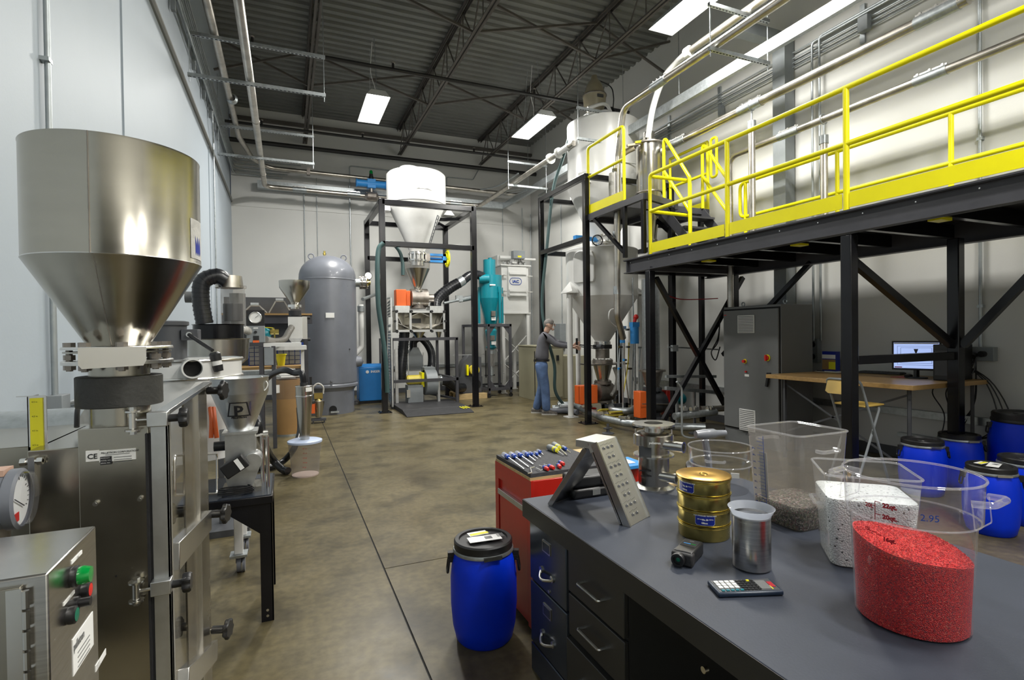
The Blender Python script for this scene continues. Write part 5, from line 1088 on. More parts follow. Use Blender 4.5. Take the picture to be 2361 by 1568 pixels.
for x in (fx-.3, fx+.1): B().cbox((x, fy+.2, (z-.06)/2), (.05, .05, z-.06)).build('leg', 'white_dull', t)
# ================================================================ FOREGROUND: BENCH AND WHAT STANDS ON IT
BZ = .76
def disc(px, py, hw, z=BZ):
    "centre and radius of a round foot whose front touches pixel (px,py) and which is 2*hw pixels wide"
    p = at(px, py, Z=z); d = V((p.x, p.y, 0)); dep = (p-CP).dot(CF); dn = d.normalized()
    cosv = dn.dot(V((CF.x, CF.y, 0)).normalized()); r = hw*dep/FPX*cosv
    return p+dn*r, r
def zof(px, py, c):
    v = CR*(px-IW/2)+CD*(py-IH/2)+CF*FPX; d = V((c.x, c.y, 0)); h = V((v.x, v.y, 0)); t = d.length/h.dot(d.normalized()); return 1.5+v.z*t
t = T('workbench', 'dark grey laboratory bench top in the right foreground with drawer pedestal below', 'workbench', (1.5, .9, 0))
BX0, BX1, BY0, BY1 = .962, 2.09, -.5, 2.163
B().box(BX0, BX1, BY0, BY1, BZ-.078, BZ).build('worktop', 'bench_top', t, bevel=.003)
B().box(BX0-.0015, BX0, BY0, BY1, BZ-.077, BZ-.002).build('edge_strip', 'bench_dark', t)
B().box(BX0+.04, BX1-.04, .2, 1.40, BZ-.105, BZ-.078).build('apron', 'bench_dark', t)
p = at(1628, 1543, X=BX0+.04); B().cyl((BX0+.03, p.y, p.z), (BX0+.042, p.y, p.z), .009, n=20).build('lock', 'bright_steel', t)
B().box(BX0+.04, BX1-.04, -.4, -.36, 0, BZ-.08).box(BX1-.06, BX1-.02, .2, 1.42, .1, BZ-.08).build('side_panel', 'void', t)
fx = 1.0
ped = B().box(fx, BX1-.04, 1.415, 1.79, .02, BZ-.08).build('pedestal', 'bench_dark', t)
for i, z in enumerate((.512, .345, .13)):
    zt = (.672, .506, .338)[i]
    d = B().box(fx-(.018 if i < 2 else .03), fx, 1.42, 1.785, z, zt-.004).build('drawer', 'bench_dark', t, bevel=.003)
    zc = (z+zt)/2
    x = fx-(.018 if i < 2 else .03)
    B().pipe([(x, 1.67, zc), (x-.028, 1.67, zc), (x-.028, 1.53, zc), (x, 1.53, zc)], .006, .008, 8).build('handle', 'bright_steel', d)
t2 = B().box(fx+.005, BX1-.04, 1.793, 1.803, .02, BZ-.08).build('filler_strip', 'beige', None); tag(t2, 'thin beige panel edge between the desk drawers and the metal filing cabinet', 'panel')
t = T('filing_cabinet', 'blue-grey metal filing cabinet with cup handles under the bench end', 'filing cabinet', (1.2, 1.98, 0))
B().box(fx+.005, BX1-.3, 1.806, 2.155, .0, BZ-.082).build('case', 'file_cabinet', t)
for z0, z1 in ((.41, .672), (.13, .402), (.0, .122)):
    d = B().box(fx-.012, fx+.005, 1.815, 2.147, z0, z1).build('drawer_front', 'file_cabinet', t, bevel=.004)
    if z0 == 0: continue
    zc = z1-.075; yc = 1.98
    B().box(fx-.016, fx-.012, yc-.035, yc+.035, zc-.018, zc+.03).build('card_holder', 'bright_steel', d)
    B().box(fx-.0175, fx-.0158, yc-.028, yc+.028, zc-.012, zc+.024).build('card', 'file_cabinet', d)
    zc -= .11
    pts = [(fx-.012-.028*math.sin(PI*k/10), yc-.055+.11*k/10, zc-.012*math.sin(PI*k/10)) for k in range(11)]
    B().tube(pts, .006, 8).build('cup_handle', 'bright_steel', d)
    for yb_ in (-.05, .05): B().cyl((fx-.018, yc+yb_, zc+.004), (fx-.012, yc+yb_, zc+.004), .014, n=12).build('handle_boss', 'bright_steel', d)
    if z0 > .2: B().cyl((fx-.016, yc-.02, zc-.06), (fx-.012, yc-.02, zc-.06), .007, n=12).build('lock', 'bright_steel', d)
# ---- red tool cabinet
t = T('tool_cabinet', 'red metal tool cabinet with foam tray of tools beyond the bench', 'tool cabinet', (1.44, 2.62, 0))
rx0, rx1, ry0, ry1, rz = 1.105, 1.77, 2.38, 2.87, .765
B().box(rx0+.012, rx1, ry0, ry1, .02, rz).build('case', 'red', t, bevel=.003)
B().box(rx0, rx0+.012, ry0+.0, ry0+.05, .02, rz).box(rx0, rx0+.012, ry1-.05, ry1, .02, rz).box(rx0, rx0+.012, ry0+.05, ry1-.05, rz-.09, rz).build('face_frame', 'red', t)
B().box(rx0+.004, rx0+.012, ry0+.06, ry1-.06, .06, rz-.17).build('door', 'red', t)
B().box(rx0-.008, rx0+.012, ry0+.055, ry1-.055, rz-.175, rz-.145).build('handle_strip', 'aluminium', t, bevel=.002)
B().box(rx0, rx1-.05, ry0+.01, ry1-.01, rz, rz+.014).build('wood_board', 'pallet_wood', t)
TZ = rz+.034
tr = B().box(rx0+.004, rx1-.2, ry0+.012, ry1-.012, rz+.014, TZ).build('foam_tray', 'foam', None); tag(tr, 'dark foam tool tray lying on the red tool cabinet', 'tray')
def screwdriver(p, q, label, hm='blue_screw', hl=.1, r=.015, tip='milky', group=None):
    p = V(p); q = V(q); d = (q-p).normalized(); z = TZ+r
    p.z = z; q.z = TZ+.006
    t = T('screwdriver', label, 'screwdriver', p, group)
    B().tube([p, p+d*.012, p+d*hl*.55, p+d*hl*.7, p+d*hl*.85, p+d*hl], [r*.7, r, r, r*.7, r*.95, r*.8], 12).build('handle', tip, t)
    B().tube([p+d*hl*.62, p+d*hl*.8, p+d*(hl+.004)], [r*.8, r*1.02, r*.72], 12).build('collar', hm, t)
    B().cyl(p+d*hl, q, .0035 if r > .012 else .002, n=8).build('shaft', 'bright_steel', t)
    return t
def tp(px, py): return at(px, py, Z=TZ+.01)
sd = [((1160, 1048), (1209, 1080), 'first clear-handled screwdriver at the tray corner nearest the camera'), ((1176, 1047), (1219, 1075), 'second clear-handled screwdriver from the left end of the tray'), ((1190, 1045), (1230, 1069), 'third clear-handled screwdriver with dark blue collar'),
      ((1206, 1044), (1235, 1061), 'fourth screwdriver with short shaft and blue collar'), ((1220, 1043), (1240, 1056), 'fifth, small clear screwdriver in the row'), ((1232, 1043), (1247, 1053), 'sixth, smallest clear screwdriver in the row'), ((1239, 1038), (1253, 1047), 'stubby clear screwdriver at the right end of the row')]
for i, (a, b_, lb) in enumerate(sd): screwdriver(tp(*a), tp(*b_), lb, hl=.085 if i < 4 else .055, r=.014 if i < 4 else .01, group='screwdrivers on the foam tray')
for k, (a, b_) in enumerate((((1264, 1033), (1300, 1048)), ((1276, 1027), (1308, 1048)))): screwdriver(tp(*a), tp(*b_), ('left' if k == 0 else 'right')+' chunky grey-blue screwdriver with yellow collar at the back of the tray', 'label_yellow', .11, .018, 'mid_grey', 'screwdrivers on the foam tray')
screwdriver(tp(1296, 1031), tp(1316, 1042), 'small dark blue screwdriver behind the yellow-collared pair', 'blue_screw', .06, .012, 'mid_grey', 'screwdrivers on the foam tray')
for k, (a, b_) in enumerate((((1264, 1083), (1243, 1071)), ((1277, 1080), (1254, 1069)), ((1292, 1078), (1281, 1066)), ((1300, 1071), (1284, 1062)))):
    screwdriver(tp(*a), tp(*b_), ['red', 'second red', 'red-and-blue thick', 'rearmost red'][k]+' handled precision screwdriver near the front edge of the tray', 'blue_screw', .055, .011, 'red_plastic', 'precision screwdrivers on the foam tray')
t = B().tube([tp(1217, 1092), tp(1226, 1090), tp(1223, 1079), tp(1232, 1077)], .003, 6).build('hex_key', 'bright_steel', None); tag(t, 'bent silver hex key lying at the front corner of the foam tray', 'hex key')
t = B().tube([tp(1236, 1079), tp(1246, 1084), tp(1250, 1083)], .0025, 6).build('pick_tool', 'bright_steel', None); tag(t, 'small silver pick next to the red screwdrivers', 'pick')
t = T('document_tray', 'bright blue plastic case with white sheet on the red cabinet end', 'case', (1.75, 2.55, rz))
a = at(1450, 1068, Z=rz+.02); B().box(a.x-.12, a.x+.05, a.y-.1, a.y+.08, rz+.014, rz+.034).build('case', 'blue_valve', t, bevel=.003); B().box(a.x-.12, a.x+.0, a.y-.06, a.y+.09, rz+.035, rz+.038).build('paper_sheet', 'paper', t)
# ---- black tool case on bench
t = T('tool_case', 'black plastic tool case lying behind the steel louvre', 'tool case', (1.3, 2.12, BZ))
B().box(1.15, 1.47, 2.04, 2.155, BZ, BZ+.045).build('lower_shell', 'black_plastic', t, bevel=.012)
B().box(1.155, 1.465, 2.045, 2.155, BZ+.047, BZ+.1).build('upper_shell', 'black_plastic', t, bevel=.012)
B().box(1.3, 1.34, 2.035, 2.05, BZ+.06, BZ+.085).build('latch', 'dark_grey', t, bevel=.003); B().box(1.25, 1.29, 2.037, 2.041, BZ+.012, BZ+.036).build('sticker', 'cab_grey', t)
# ---- inverted-V louvre
A = at(1452, 1216, Z=BZ); Bp = at(1497, 1191, Z=BZ); L0 = at(1268, 1165, Z=BZ)
w_ = (Bp-A); wid = w_.length; wd = w_.normalized()
# ridge: front lower-left corner pixel (1360,1020), above the mid line
mid = A.lerp(L0, .5)
Rt = V((A.x-.05, A.y+.155, 0)); Rt.z = zof(1358, 1020, Rt)
t = T('louvre_panel', 'inverted-V stainless steel louvre with rows of punched holes', 'louvre', (mid.x, mid.y, BZ))
up = (Rt-A).normalized(); nr = wd.cross(up).normalized()
if nr.z < 0: nr = -nr
th = .022
B().prism([(0, 0), (wid, 0), (wid, (Rt-A).length), (0, (Rt-A).length)], A, wd, up, -nr*th).build('right_panel', 'louvre_steel', t, bevel=.002)
B().prism([(-.002, -.0), (.006, 0), (.006, (Rt-A).length), (-.002, (Rt-A).length)], A+nr*.004, wd, up, -nr*.03).prism([(wid-.006, 0), (wid+.002, 0), (wid+.002, (Rt-A).length), (wid-.006, (Rt-A).length)], A+nr*.004, wd, up, -nr*.03).build('side_lip', 'bright_steel', t)
Ls = (Rt-A).length; b = B(); b2 = B(); b3 = B()
for i in range(8):
    s = Ls*(.1+.115*i)
    for j in range(3 if (7-i) % 2 == 0 else 2):
        u = wid*(.22+.2*j+(.1 if (7-i) % 2 else 0)); c = A+wd*u+up*s+nr*.0008
        b.prism([(-.007, -.004), (.006, -.004), (.006, .006), (-.006, .005)], c, wd, up, nr*.0006)
        b2.prism([(.001, -.005), (.007, -.006), (.007, .005), (.004, .003)], c+nr*.001, wd, up, nr*.003)
        for q in range(4): b3.cbox(c+up*(.014+.001*q)+wd*(-.012+.008*q), (.0016, .0016, .0016))
h = b.build('punched_hole', 'dark_grey', t); h['kind'] = 'stuff'; h = b2.build('louvre_tab', 'bright_steel', t); h['kind'] = 'stuff'; h = b3.build('pin_hole', 'dark_grey', t); h['kind'] = 'stuff'
# top cap and back legs
Rb = Rt+wd*wid
cap = B().prism([(0, 0), (.02, .0), (.02, .03), (0, .03)], Rt-up*.03-nr*th, -nr, up, wd*wid)
cap.build('ridge_cap', 'louvre_steel', t)
leftdir = V((L0.x-A.x, L0.y-A.y, 0)).normalized()
R2 = Rt-V((0, 0, .035))+leftdir*.05; dl = (L0-R2)
n2 = wd.cross(dl.normalized()).normalized()
B().prism([(0, 0), (wid, 0), (wid, dl.length), (0, dl.length)], R2, wd, dl.normalized(), n2*.014).build('left_panel', 'brushed', t, bevel=.002)
B().bar(R2+V((0, 0, 0)), L0, .012, .02).build('panel_edge', 'bright_steel', t)
B().prism([(0, 0), (0, -.03), (.1, -.03), (.1, 0)], Rt-leftdir*-.0, leftdir, V((0, 0, 1)), wd*wid).build('ridge_top', 'louvre_steel', t, bevel=.002)
A2 = A+leftdir*.045
B().prism([(0, 0), (wid, 0), (wid, Ls*.97), (0, Ls*.97)], A2, wd, up, nr*.008).build('inner_panel', 'bright_steel', t)
# ---- stainless twin-port housing
c, r = disc(1508, 1137, 50); zt = zof(1508, 975, c); H_ = zt-BZ
t = T('steel_separator_head', 'stainless steel flanged housing with two side ports, on the bench end', 'separator', c)
def zz(f): return BZ+H_*f
L_ = lambda nm, pr, mt='bright_steel': B().lathe(pr, (c.x, c.y, 0), 48).build(nm, mt, t)
L_('base_flange', [(0, zz(0)), (r, zz(0)), (r, zz(.025)), (r*.74, zz(.06))])
L_('lower_body', [(r*.74, zz(.04)), (r*.74, zz(.5))], 'steel')
L_('middle_flange', [(r*.74, zz(.48)), (r*.98, zz(.5)), (r*.98, zz(.525)), (r*.74, zz(.53))])
L_('middle_body', [(r*.76, zz(.53)), (r*.76, zz(.68))], 'steel')
L_('upper_drum', [(r*.78, zz(.66)), (r*.92, zz(.67)), (r*.92, zz(.83)), (r*.8, zz(.86)), (r*.5, zz(.87))], 'steel')
L_('neck', [(r*.48, zz(.86)), (r*.48, zz(.97))])
L_('top_flange', [(r*.46, zz(.97)), (r*1.02, zz(.965)), (r*1.02, zz(.995)), (r*.45, zz(1.0)), (r*.45, zz(.9))])
vd = V((c.x, c.y, 0)).normalized(); rt = V((vd.y, -vd.x, 0))
for f, ln, nm in ((.70, 1.5, 'upper_port'), (.22, 1.15, 'lower_port')):
    p0 = c+V((0, 0, H_*f))-vd*r*.35; dr = (rt*.95-vd*.45).normalized(); p1 = p0+dr*r*ln; p1.z += 0; m_ = r*.27
    B().lathe([(m_*.9, r*ln*.2), (m_*.9, r*ln), (m_*.98, r*ln+.002), (m_*.75, r*ln+.002), (m_*.75, r*ln*.3)], p0, 28, dr).build(nm, 'bright_steel', t)
for s in (-1, 1):
    p = c+rt*s*r*.86; B().cyl(p+V((0, 0, H_*.8)), p+V((0, 0, H_*.93)), .004, n=8).build('clamp_screw', 'bright_steel', t); B().cbox(p+V((0, 0, H_*.93)), (.03, .012, .012)).build('clamp_handle', 'black_plastic', t)
    B().cbox(p+V((0, 0, H_*.74))-rt*s*.004, (.02, .02, H_*.16)).build('clamp_block', 'bright_steel', t)
q = c-vd*r*.76-rt*r*.2; B().cbox(q+V((0, 0, H_*.6))-rt*r*.2, (.055, .006, .05), math.atan2(rt.y, rt.x)).build('inspection_window', 'dark_grey', t)
text('pelletron', .014, c-vd*r*.93+V((0, 0, H_*.73))-rt*.02, rt, (0, 0, 1), 'paper', t, bold=.0006)
text('pelletron', .014, c-vd*r*.76+V((0, 0, H_*.3))-rt*.065, rt, (0, 0, 1), 'ink', t, bold=.0008); text('corporation', .01, c-vd*r*.76+V((0, 0, H_*.22))-rt*.06, rt, (0, 0, 1), 'ink', t, bold=.0006)
# ---- sieve stack: four sieves and a lid, each a thing
c, r = disc(1623, 1252, 64); zt = zof(1629, 1092, c); n_ = 4; hs = (zt-BZ-.006)/n_
vd = V((c.x, c.y, 0)).normalized(); rt = V((vd.y, -vd.x, 0))
nm = ['brass test sieve at the bottom of the stack', 'brass test sieve with oval blue label, second from the bottom', 'brass test sieve without label, third from the bottom', 'brass test sieve with blue label at its left, top of the stack']
for i in range(n_):
    z0 = BZ+hs*i; rr = r*(1+.03*i/3)
    t = T('test_sieve', nm[i], 'sieve', (c.x, c.y, z0), 'stacked brass test sieves')
    B().lathe([(rr*.96, z0+.001), (rr*.975, z0+.004), (rr*.975, z0+hs-.009), (rr*1.02, z0+hs-.005), (rr*1.02, z0+hs-.001), (rr*.96, z0+hs-.0005)], (c.x, c.y, 0), 72).build('frame', 'brass', t)
    B().lathe([(rr*.98, z0+hs-.012), (rr*.99, z0+hs-.011), (rr*.99, z0+hs-.009), (rr*.98, z0+hs-.008)], (c.x, c.y, 0), 72).build('bead', 'brass', t)
    if i in (1, 3):
        ac = math.atan2(-vd.y, -vd.x)+(.05 if i == 1 else -.72); zc = z0+hs*.5; hw = .36; hh = hs*.36; R_ = rr*.98
        def cylpatch(b, a0, a1, zlo, zhi, R2, cut=.12):
            pts = []
            for k in range(13):
                f = k/12; a_ = a0+(a1-a0)*f; e = 1 if .08 < f < .92 else .72
                pts.append((a_, e))
            vs = [(c.x+R2*math.cos(a_), c.y+R2*math.sin(a_), zc-(zc-zlo)*e) for a_, e in pts]+[(c.x+R2*math.cos(a_), c.y+R2*math.sin(a_), zc+(zhi-zc)*e) for a_, e in pts]
            b.add(vs, [(k, k+1, 14+k, 13+k) for k in range(12)])
        b = B(); cylpatch(b, ac-hw-.012, ac+hw+.012, zc-hh-.001, zc+hh+.001, R_); b.build('label_rim', 'paper', t)
        b = B(); cylpatch(b, ac-hw, ac+hw, zc-hh, zc+hh, R_+.0005); b.build('label_plate', 'label_blue', t)
        def wrap(s, size, z, da=0, mt='paper', bold=.0002):
            ob = text(s, size, (0, 0, 0), (1, 0, 0), (0, 1, 0), mt, None, align='CENTER', bold=bold); me = ob.data
            for v in me.vertices:
                a_ = ac+da+v.co.x/R_; rr_ = R_+.0012; v.co = (c.x+rr_*math.cos(a_)-c.x, c.y+rr_*math.sin(a_)-c.y, z+v.co.y-z0)
            ob.parent = t; ob.location = (0, 0, 0)
        wrap('U.S.A. STANDARD TESTING SIEVE', .0052, zc+hh*.62); wrap('No. 30', .007, zc-.002, 0, 'paper', .0006); wrap('600 um', .005, zc, -.2); wrap('.0234 in', .005, zc, .22)
        wrap('Gilson', .008, zc-hh*.72, -.02, 'paper', .0005)
zt2 = BZ+hs*n_
t = T('sieve_lid', 'polished copper-coloured round lid on top of the sieve stack', 'lid', (c.x, c.y, zt2))
B().lathe([(r*1.04, zt2), (r*1.045, zt2+.004), (r*1.02, zt2+.0055), (r*.35, zt2+.0045), (0, zt2+.0015)], (c.x, c.y, 0), 72).build('lid_disc', 'copper_top', t)
B().ring((c.x, c.y, zt2+.004), .014, .0018, n=20, m=6).build('centre_ring', 'brass', t)
# ---- steel beaker with milky rim
c, r = disc(1733, 1324, 47); zt = zof(1733, 1185, c)
t = T('steel_beaker', 'brushed steel cylinder holding a cloudy plastic cup', 'beaker', (c.x, c.y, BZ))
B().lathe([(0, BZ), (r-.004, BZ), (r, BZ+.005), (r, zt), (r-.002, zt), (r-.002, BZ+.01)], (c.x, c.y, 0), 64).build('cylinder', 'brushed', t)
t = T('plastic_cup', 'cloudy white plastic cup with flared rim set in the steel cylinder', 'cup', (c.x, c.y, zt))
B().lathe([(r*.92, zt-.03), (r*1.02, zt+.001), (r*1.2, zt+.02), (r*1.22, zt+.0215), (r*1.2, zt+.0225), (r*1.0, zt+.004), (r*.9, zt-.03)], (c.x, c.y, 0), 64).build('rim', 'milky', t)
B().lathe([(r*.9, zt-.03), (0, zt-.032)], (c.x, c.y, 0), 48).build('base', 'milky', t)
# ---- laser tachometer
t = T('stroboscope', 'small black handheld instrument with round lens lying on the bench', 'instrument', (0, 0, 0))
B().cbox((0, 0, .024), (.062, .115, .042)).build('body', 'black_plastic', t, bevel=.006)
B().cbox((0, -.052, .022), (.068, .03, .04)).build('grip_band', 'black_rubber', t, bevel=.006)
B().lathe([(.02, .0), (.022, .016), (.02, .02), (.014, .02), (.014, .012), (0, .012)], (-.008, -.062, .022), 28, (0, -1, 0)).build('lens_ring', 'black_plastic', t)
B().lathe([(0, .013), (.013, .011)], (-.008, -.062, .022), 20, (0, -1, 0)).build('lens', 'green_button', t); 
B().cbox((0, .02, .0453), (.05, .06, .001)).build('label_plate', 'void', t)
B().cbox((-.008, .012, .0461), (.022, .004, .0005)).build('blue_stripe', 'blue_valve', t); B().cbox((.012, .012, .0461), (.016, .004, .0005)).build('green_stripe', 'green_lamp', t); B().cbox((0, .035, .0461), (.014, .003, .0005)).build('logo', 'cab_grey', t)
p = at(1592, 1296, Z=BZ); t.location = (p.x+.01, p.y+.02, BZ); a = at(1577, 1322, Z=BZ); b_ = at(1610, 1265, Z=BZ+.03); t.rotation_euler.z = math.atan2(b_.y-a.y, b_.x-a.x)-PI/2
# ---- calculator
t = T('calculator', 'dark blue scientific calculator lying on the bench', 'calculator', (0, 0, 0))
B().cbox((0, 0, .0075), (.185, .08, .013)).build('case', 'calc_case', t, bevel=.004)
B().cbox((0, 0, .0143), (.172, .068, .0008)).build('face_plate', 'dark_grey', t)
B().cbox((.052, -.001, .0152), (.03, .05, .001)).build('display', 'cab_grey', t); B().cbox((.076, 0, .0152), (.014, .03, .001)).build('solar_cell', 'ink_red', t)
B().cbox((.068, -.018, .0153), (.004, .02, .0005)).build('yellow_mark', 'label_yellow', t)
for i in range(4):
    for j in range(3): B().cbox((-.075+.0155*i, -.012+.0155*j, .0165), (.0125, .012, .004)).build('number_key', 'white_dull', t, bevel=.001)
for i in range(5):
    for j in range(5): B().cbox((-.012+.0105*i, -.026+.0125*j, .016), (.0075, .007, .003)).build('function_key', 'yellow_plastic' if (i, j) == (3, 4) else 'black_plastic', t)
for i in range(5): B().cbox((-.075+.0135*i, -.028, .016), (.009, .006, .003)).build('function_key', 'teal', t)
b = B()
for i in range(5):
    for j in range(5): b.cbox((-.012+.0105*i, -.0205+.0125*j, .0149), (.005, .0015, .0004))
b.build('key_legend', 'paper', t)
cc = at(1715, 1366, Z=BZ); e1 = at(1790, 1380, Z=BZ); e2 = at(1655, 1385, Z=BZ); t.location = (cc.x+.012, cc.y+.008, BZ); d = e1-e2; t.rotation_euler.z = math.atan2(d.y, d.x)
# ---- clear square containers
def squarebox(c, ang, w, l, h, rb, fill, fmat, name, label, tilt=0, flip=1):
    "open tapered square box of clear plastic with rounded corners; w,l outer size at the top"
    t = T(name, label, 'container', c)
    ca, sa = math.cos(ang), math.sin(ang)
    def loop(k, z, sx=1):
        pts = []; hw, hl = w/2*k, l/2*k
        for (cx_, cy_, a0) in ((hw-rb, hl-rb, 0), (-hw+rb, hl-rb, 90), (-hw+rb, -hl+rb, 180), (hw-rb, -hl+rb, 270)):
            for s in range(6): a_ = math.radians(a0+18*s); x = cx_+rb*math.cos(a_); y = cy_+rb*math.sin(a_); pts.append(V((c.x+ca*x-sa*y, c.y+sa*x+ca*y, c.z+z)))
        return pts
    k0 = .86
    B().loft([loop(k0-.01, 0), loop(k0, .006), loop(1, h)], caps=False).add(loop(k0-.01, .001), [tuple(range(24))]).build('shell', 'clear_hazy' if 'blue scale' in label else 'clear', t)
    rim = loop(1.012, h); B().tube(rim, .0035, 8, closed=True).build('rim', 'clear_rim', t)
    return t, loop
A2 = at(1838, 1232, Z=BZ); zr = zof(1849, 1007, A2); h1 = zr-BZ
Pl, Pk, Pr, Pf = [at(px, py, Z=zr) for px, py in ((1716, 984), (1828, 970), (1952, 994), (1852, 1008))]
cen = (Pl+Pk+Pr+Pf)/4; fd = (Pf-Pl+Pr-Pk).normalized(); ang = math.atan2(fd.y, fd.x); sd_ = V((-fd.y, fd.x, 0))
w1 = ((Pf-Pl).length+(Pr-Pk).length)/2; l1 = ((Pr-Pf).length+(Pk-Pl).length)/2
t, loop = squarebox(V((cen.x, cen.y, BZ)), ang, w1, l1, h1, .03, 0, '', 'clear_square_container', 'tall clear square container with blue scale, partly filled with dark granules')
fz = .085
o = B().loft([loop(.835, .004), loop(.86, fz*.9), loop(.83, fz), loop(.3, fz+.008)]).build('mixed_granules', 'mixed_granules', None); tag(o, 'dark mixed plastic granules in the tall square container', 'granules', kind='stuff')
B().loft([loop(.872, fz), loop(.9, fz+.07)], caps=False).build('dust_film', 'clear_dirty', t)
def face(u, z):
    "point on the left-hand face: u in 0..1 along it from the left corner, z in 0..1 up"
    k = .86+.14*z; p = V((cen.x, cen.y, BZ+h1*z))-sd_*(l1/2*k+.002)+fd*w1*k*(u-.5); return p
b = B(); b.bar(face(.36, .12), face(.36, .93), .0015, .0008)
for i in range(22): z = .12+.037*i; b.bar(face(.36, z), face(.36-(.13 if i % 2 == 0 else .09), z), .0012, .001)
o = b.build('scale_lines', 'ink_blue', t); o['kind'] = 'stuff'
for i in range(9): text('%d L' % (4+2*i), .0085, face(.13, .185+.074*i)+V((0, 0, -.003)), fd, (0, 0, 1), 'ink_blue', t, 'scale_number', bold=.0004)
B().prism([(0, 0), (.14*w1, 0), (.14*w1, .5*h1), (0, .5*h1)], face(.24, .25)+sd_*.004, fd, V((0, 0, 1))-sd_*.06, sd_*.0005).build('scale_backing', 'paper', t)
text('8 SI', .014, face(.02, .9), fd, (0, 0, 1), 'ink', t, 'handwriting')
for s in (1, -1):
    hc = V((cen.x, cen.y, BZ+h1*.83))+fd*(w1/2*.98)*s
    B().tube(rounded([hc-sd_*.045, hc-sd_*.045+fd*.026*s, hc+sd_*.045+fd*.026*s, hc+sd_*.045], .012), .007, 8).build('handle', 'clear_rim', t)
# second square container, white granules
S1 = at(1925, 1310, Z=BZ); zr2 = zof(1906, 1094, S1); hh = zr2-BZ
Pl, Pf, Pr, Pk = [at(px, py, Z=zr2) for px, py in ((1898, 1052), (1904, 1096), (2142, 1112), (2106, 1066))]
cen2 = (Pl+Pk+Pr+Pf)/4; f2 = (Pr-Pf).normalized(); ang2 = math.atan2(f2.y, f2.x); s2 = V((-f2.y, f2.x, 0)); w2 = (Pr-Pf).length*.97; l2 = min(.24, w2)
cen2 = Pf+f2*w2/2+s2*l2/2
t, loop = squarebox(V((cen2.x, cen2.y, BZ)), ang2, w2, l2, hh, .03, 0, '', 'clear_square_container', 'clear square container filled with white granules behind the round one')
o = B().loft([loop(.835, .004), loop(.86, hh*.2), loop(.945, hh*.72), loop(.93, hh*.74), loop(.3, hh*.76)]).build('white_granules', 'white_granules', None); tag(o, 'white plastic granules with black specks in the second square container', 'granules', kind='stuff')
hc = cen2-f2*(w2/2)*.96+V((0, 0, BZ+hh*.62-cen2.z))
B().tube(rounded([hc-s2*.045, hc-s2*.045-f2*.02, hc+s2*.045-f2*.02, hc+s2*.045], .012), .006, 8).build('handle', 'clear_rim', t)
hc = cen2-f2*(w2/2)*.9+V((0, 0, BZ+hh*.3-cen2.z)); B().cbox(hc-f2*.004-s2*.09, (.004, .035, .05), ang2).build('sticker', 'clear_rim', t)
# round container with red granules
c = V((1.458, .845, BZ)); R_ = .121
t = T('round_container', 'large clear round measuring container of bright red granules in the foreground', 'container', c)
zl, zt3 = 1.03, 1.133
B().lathe([(R_-.008, BZ), (R_, BZ+.008), (.1315, zl-.004), (.141, zl), (.142, zl+.004), (.1455, zt3)], (c.x, c.y, 0), 96).add([(c.x+(R_-.009)*math.cos(2*PI*i/64), c.y+(R_-.009)*math.sin(2*PI*i/64), BZ+.001) for i in range(64)], [tuple(range(64))]).build('shell', 'clear', t)
B().ring((c.x, c.y, zt3), .147, .003, n=96, m=8).build('rim', 'clear_rim', t); B().ring((c.x, c.y, zl), .138, .0022, n=96, m=6).build('ledge_ring', 'clear_rim', t)
vd = V((c.x, c.y, 0)).normalized(); rt = V((vd.y, -vd.x, 0))
for s in (1, -1):
    hd = (rt*.93-vd*.37).normalized()*s; sdv = V((-hd.y, hd.x, 0)); z = zt3-.035; hc = V((c.x, c.y, z))
    B().tube(rounded([hc+hd*.14-sdv*.05, hc+hd*.178-sdv*.042+V((0, 0, .004)), hc+hd*.178+sdv*.042+V((0, 0, .004)), hc+hd*.14+sdv*.05], .02), .008, 10).build('handle', 'clear_rim', t)
    b = B(); g_ = [hc+hd*.141-sdv*.05, hc+hd*.146-sdv*.05+V((0, 0, -.06)), hc+hd*.146+sdv*.05+V((0, 0, -.06)), hc+hd*.141+sdv*.05]; b.tube(rounded(g_, .008), .0015, 6); b.build('handle_pocket', 'clear_rim', t)
ac = math.atan2(-vd.y, -vd.x)
def wrapc(s, size, da, z, mt, R2, bold=.0006, nm_='measure_number'):
    ob = text(s, size, (0, 0, 0), (1, 0, 0), (0, 1, 0), mt, None, nm_, bold=bold)
    for v in ob.data.vertices:
        a_ = ac+da+v.co.x/R2; v.co = (R2*math.cos(a_), R2*math.sin(a_), z+v.co.y-BZ)
    ob.parent = t; return ob
def arc(b, a0, a1, z, R2, th=.0009):
    n = 6; vs = [(c.x+R2*math.cos(ac+a0+(a1-a0)*k/n), c.y+R2*math.sin(ac+a0+(a1-a0)*k/n), z+q) for q in (-th, th) for k in range(n+1)]
    b.add(vs, [(k, k+1, n+2+k, n+1+k) for k in range(n)])
RO = .1455; a0 = -.5
wrapc('20L', .0135, a0-.16, 1.062, 'ink_red', RO); wrapc('22qt.', .0145, a0+.12, 1.07, 'ink_red', RO, .0009); wrapc('20qt.', .0145, a0+.12, 1.043, 'ink_red', RO, .0009)
b = B(); b.add([(c.x+RO*math.cos(ac+a0+q), c.y+RO*math.sin(ac+a0+q), z) for q, z in ((0, 1.035), (.012, 1.035), (.012, 1.08), (0, 1.08))], [(0, 1, 2, 3)])
arc(b, a0-.06, a0, 1.069, RO); arc(b, a0, a0+.09, 1.08, RO); arc(b, a0, a0+.09, 1.05, RO)
RI = .1325; arc(b, a0-.12, a0-.03, 1.0, RI); arc(b, a0-.03, a0+.06, .996, RI)
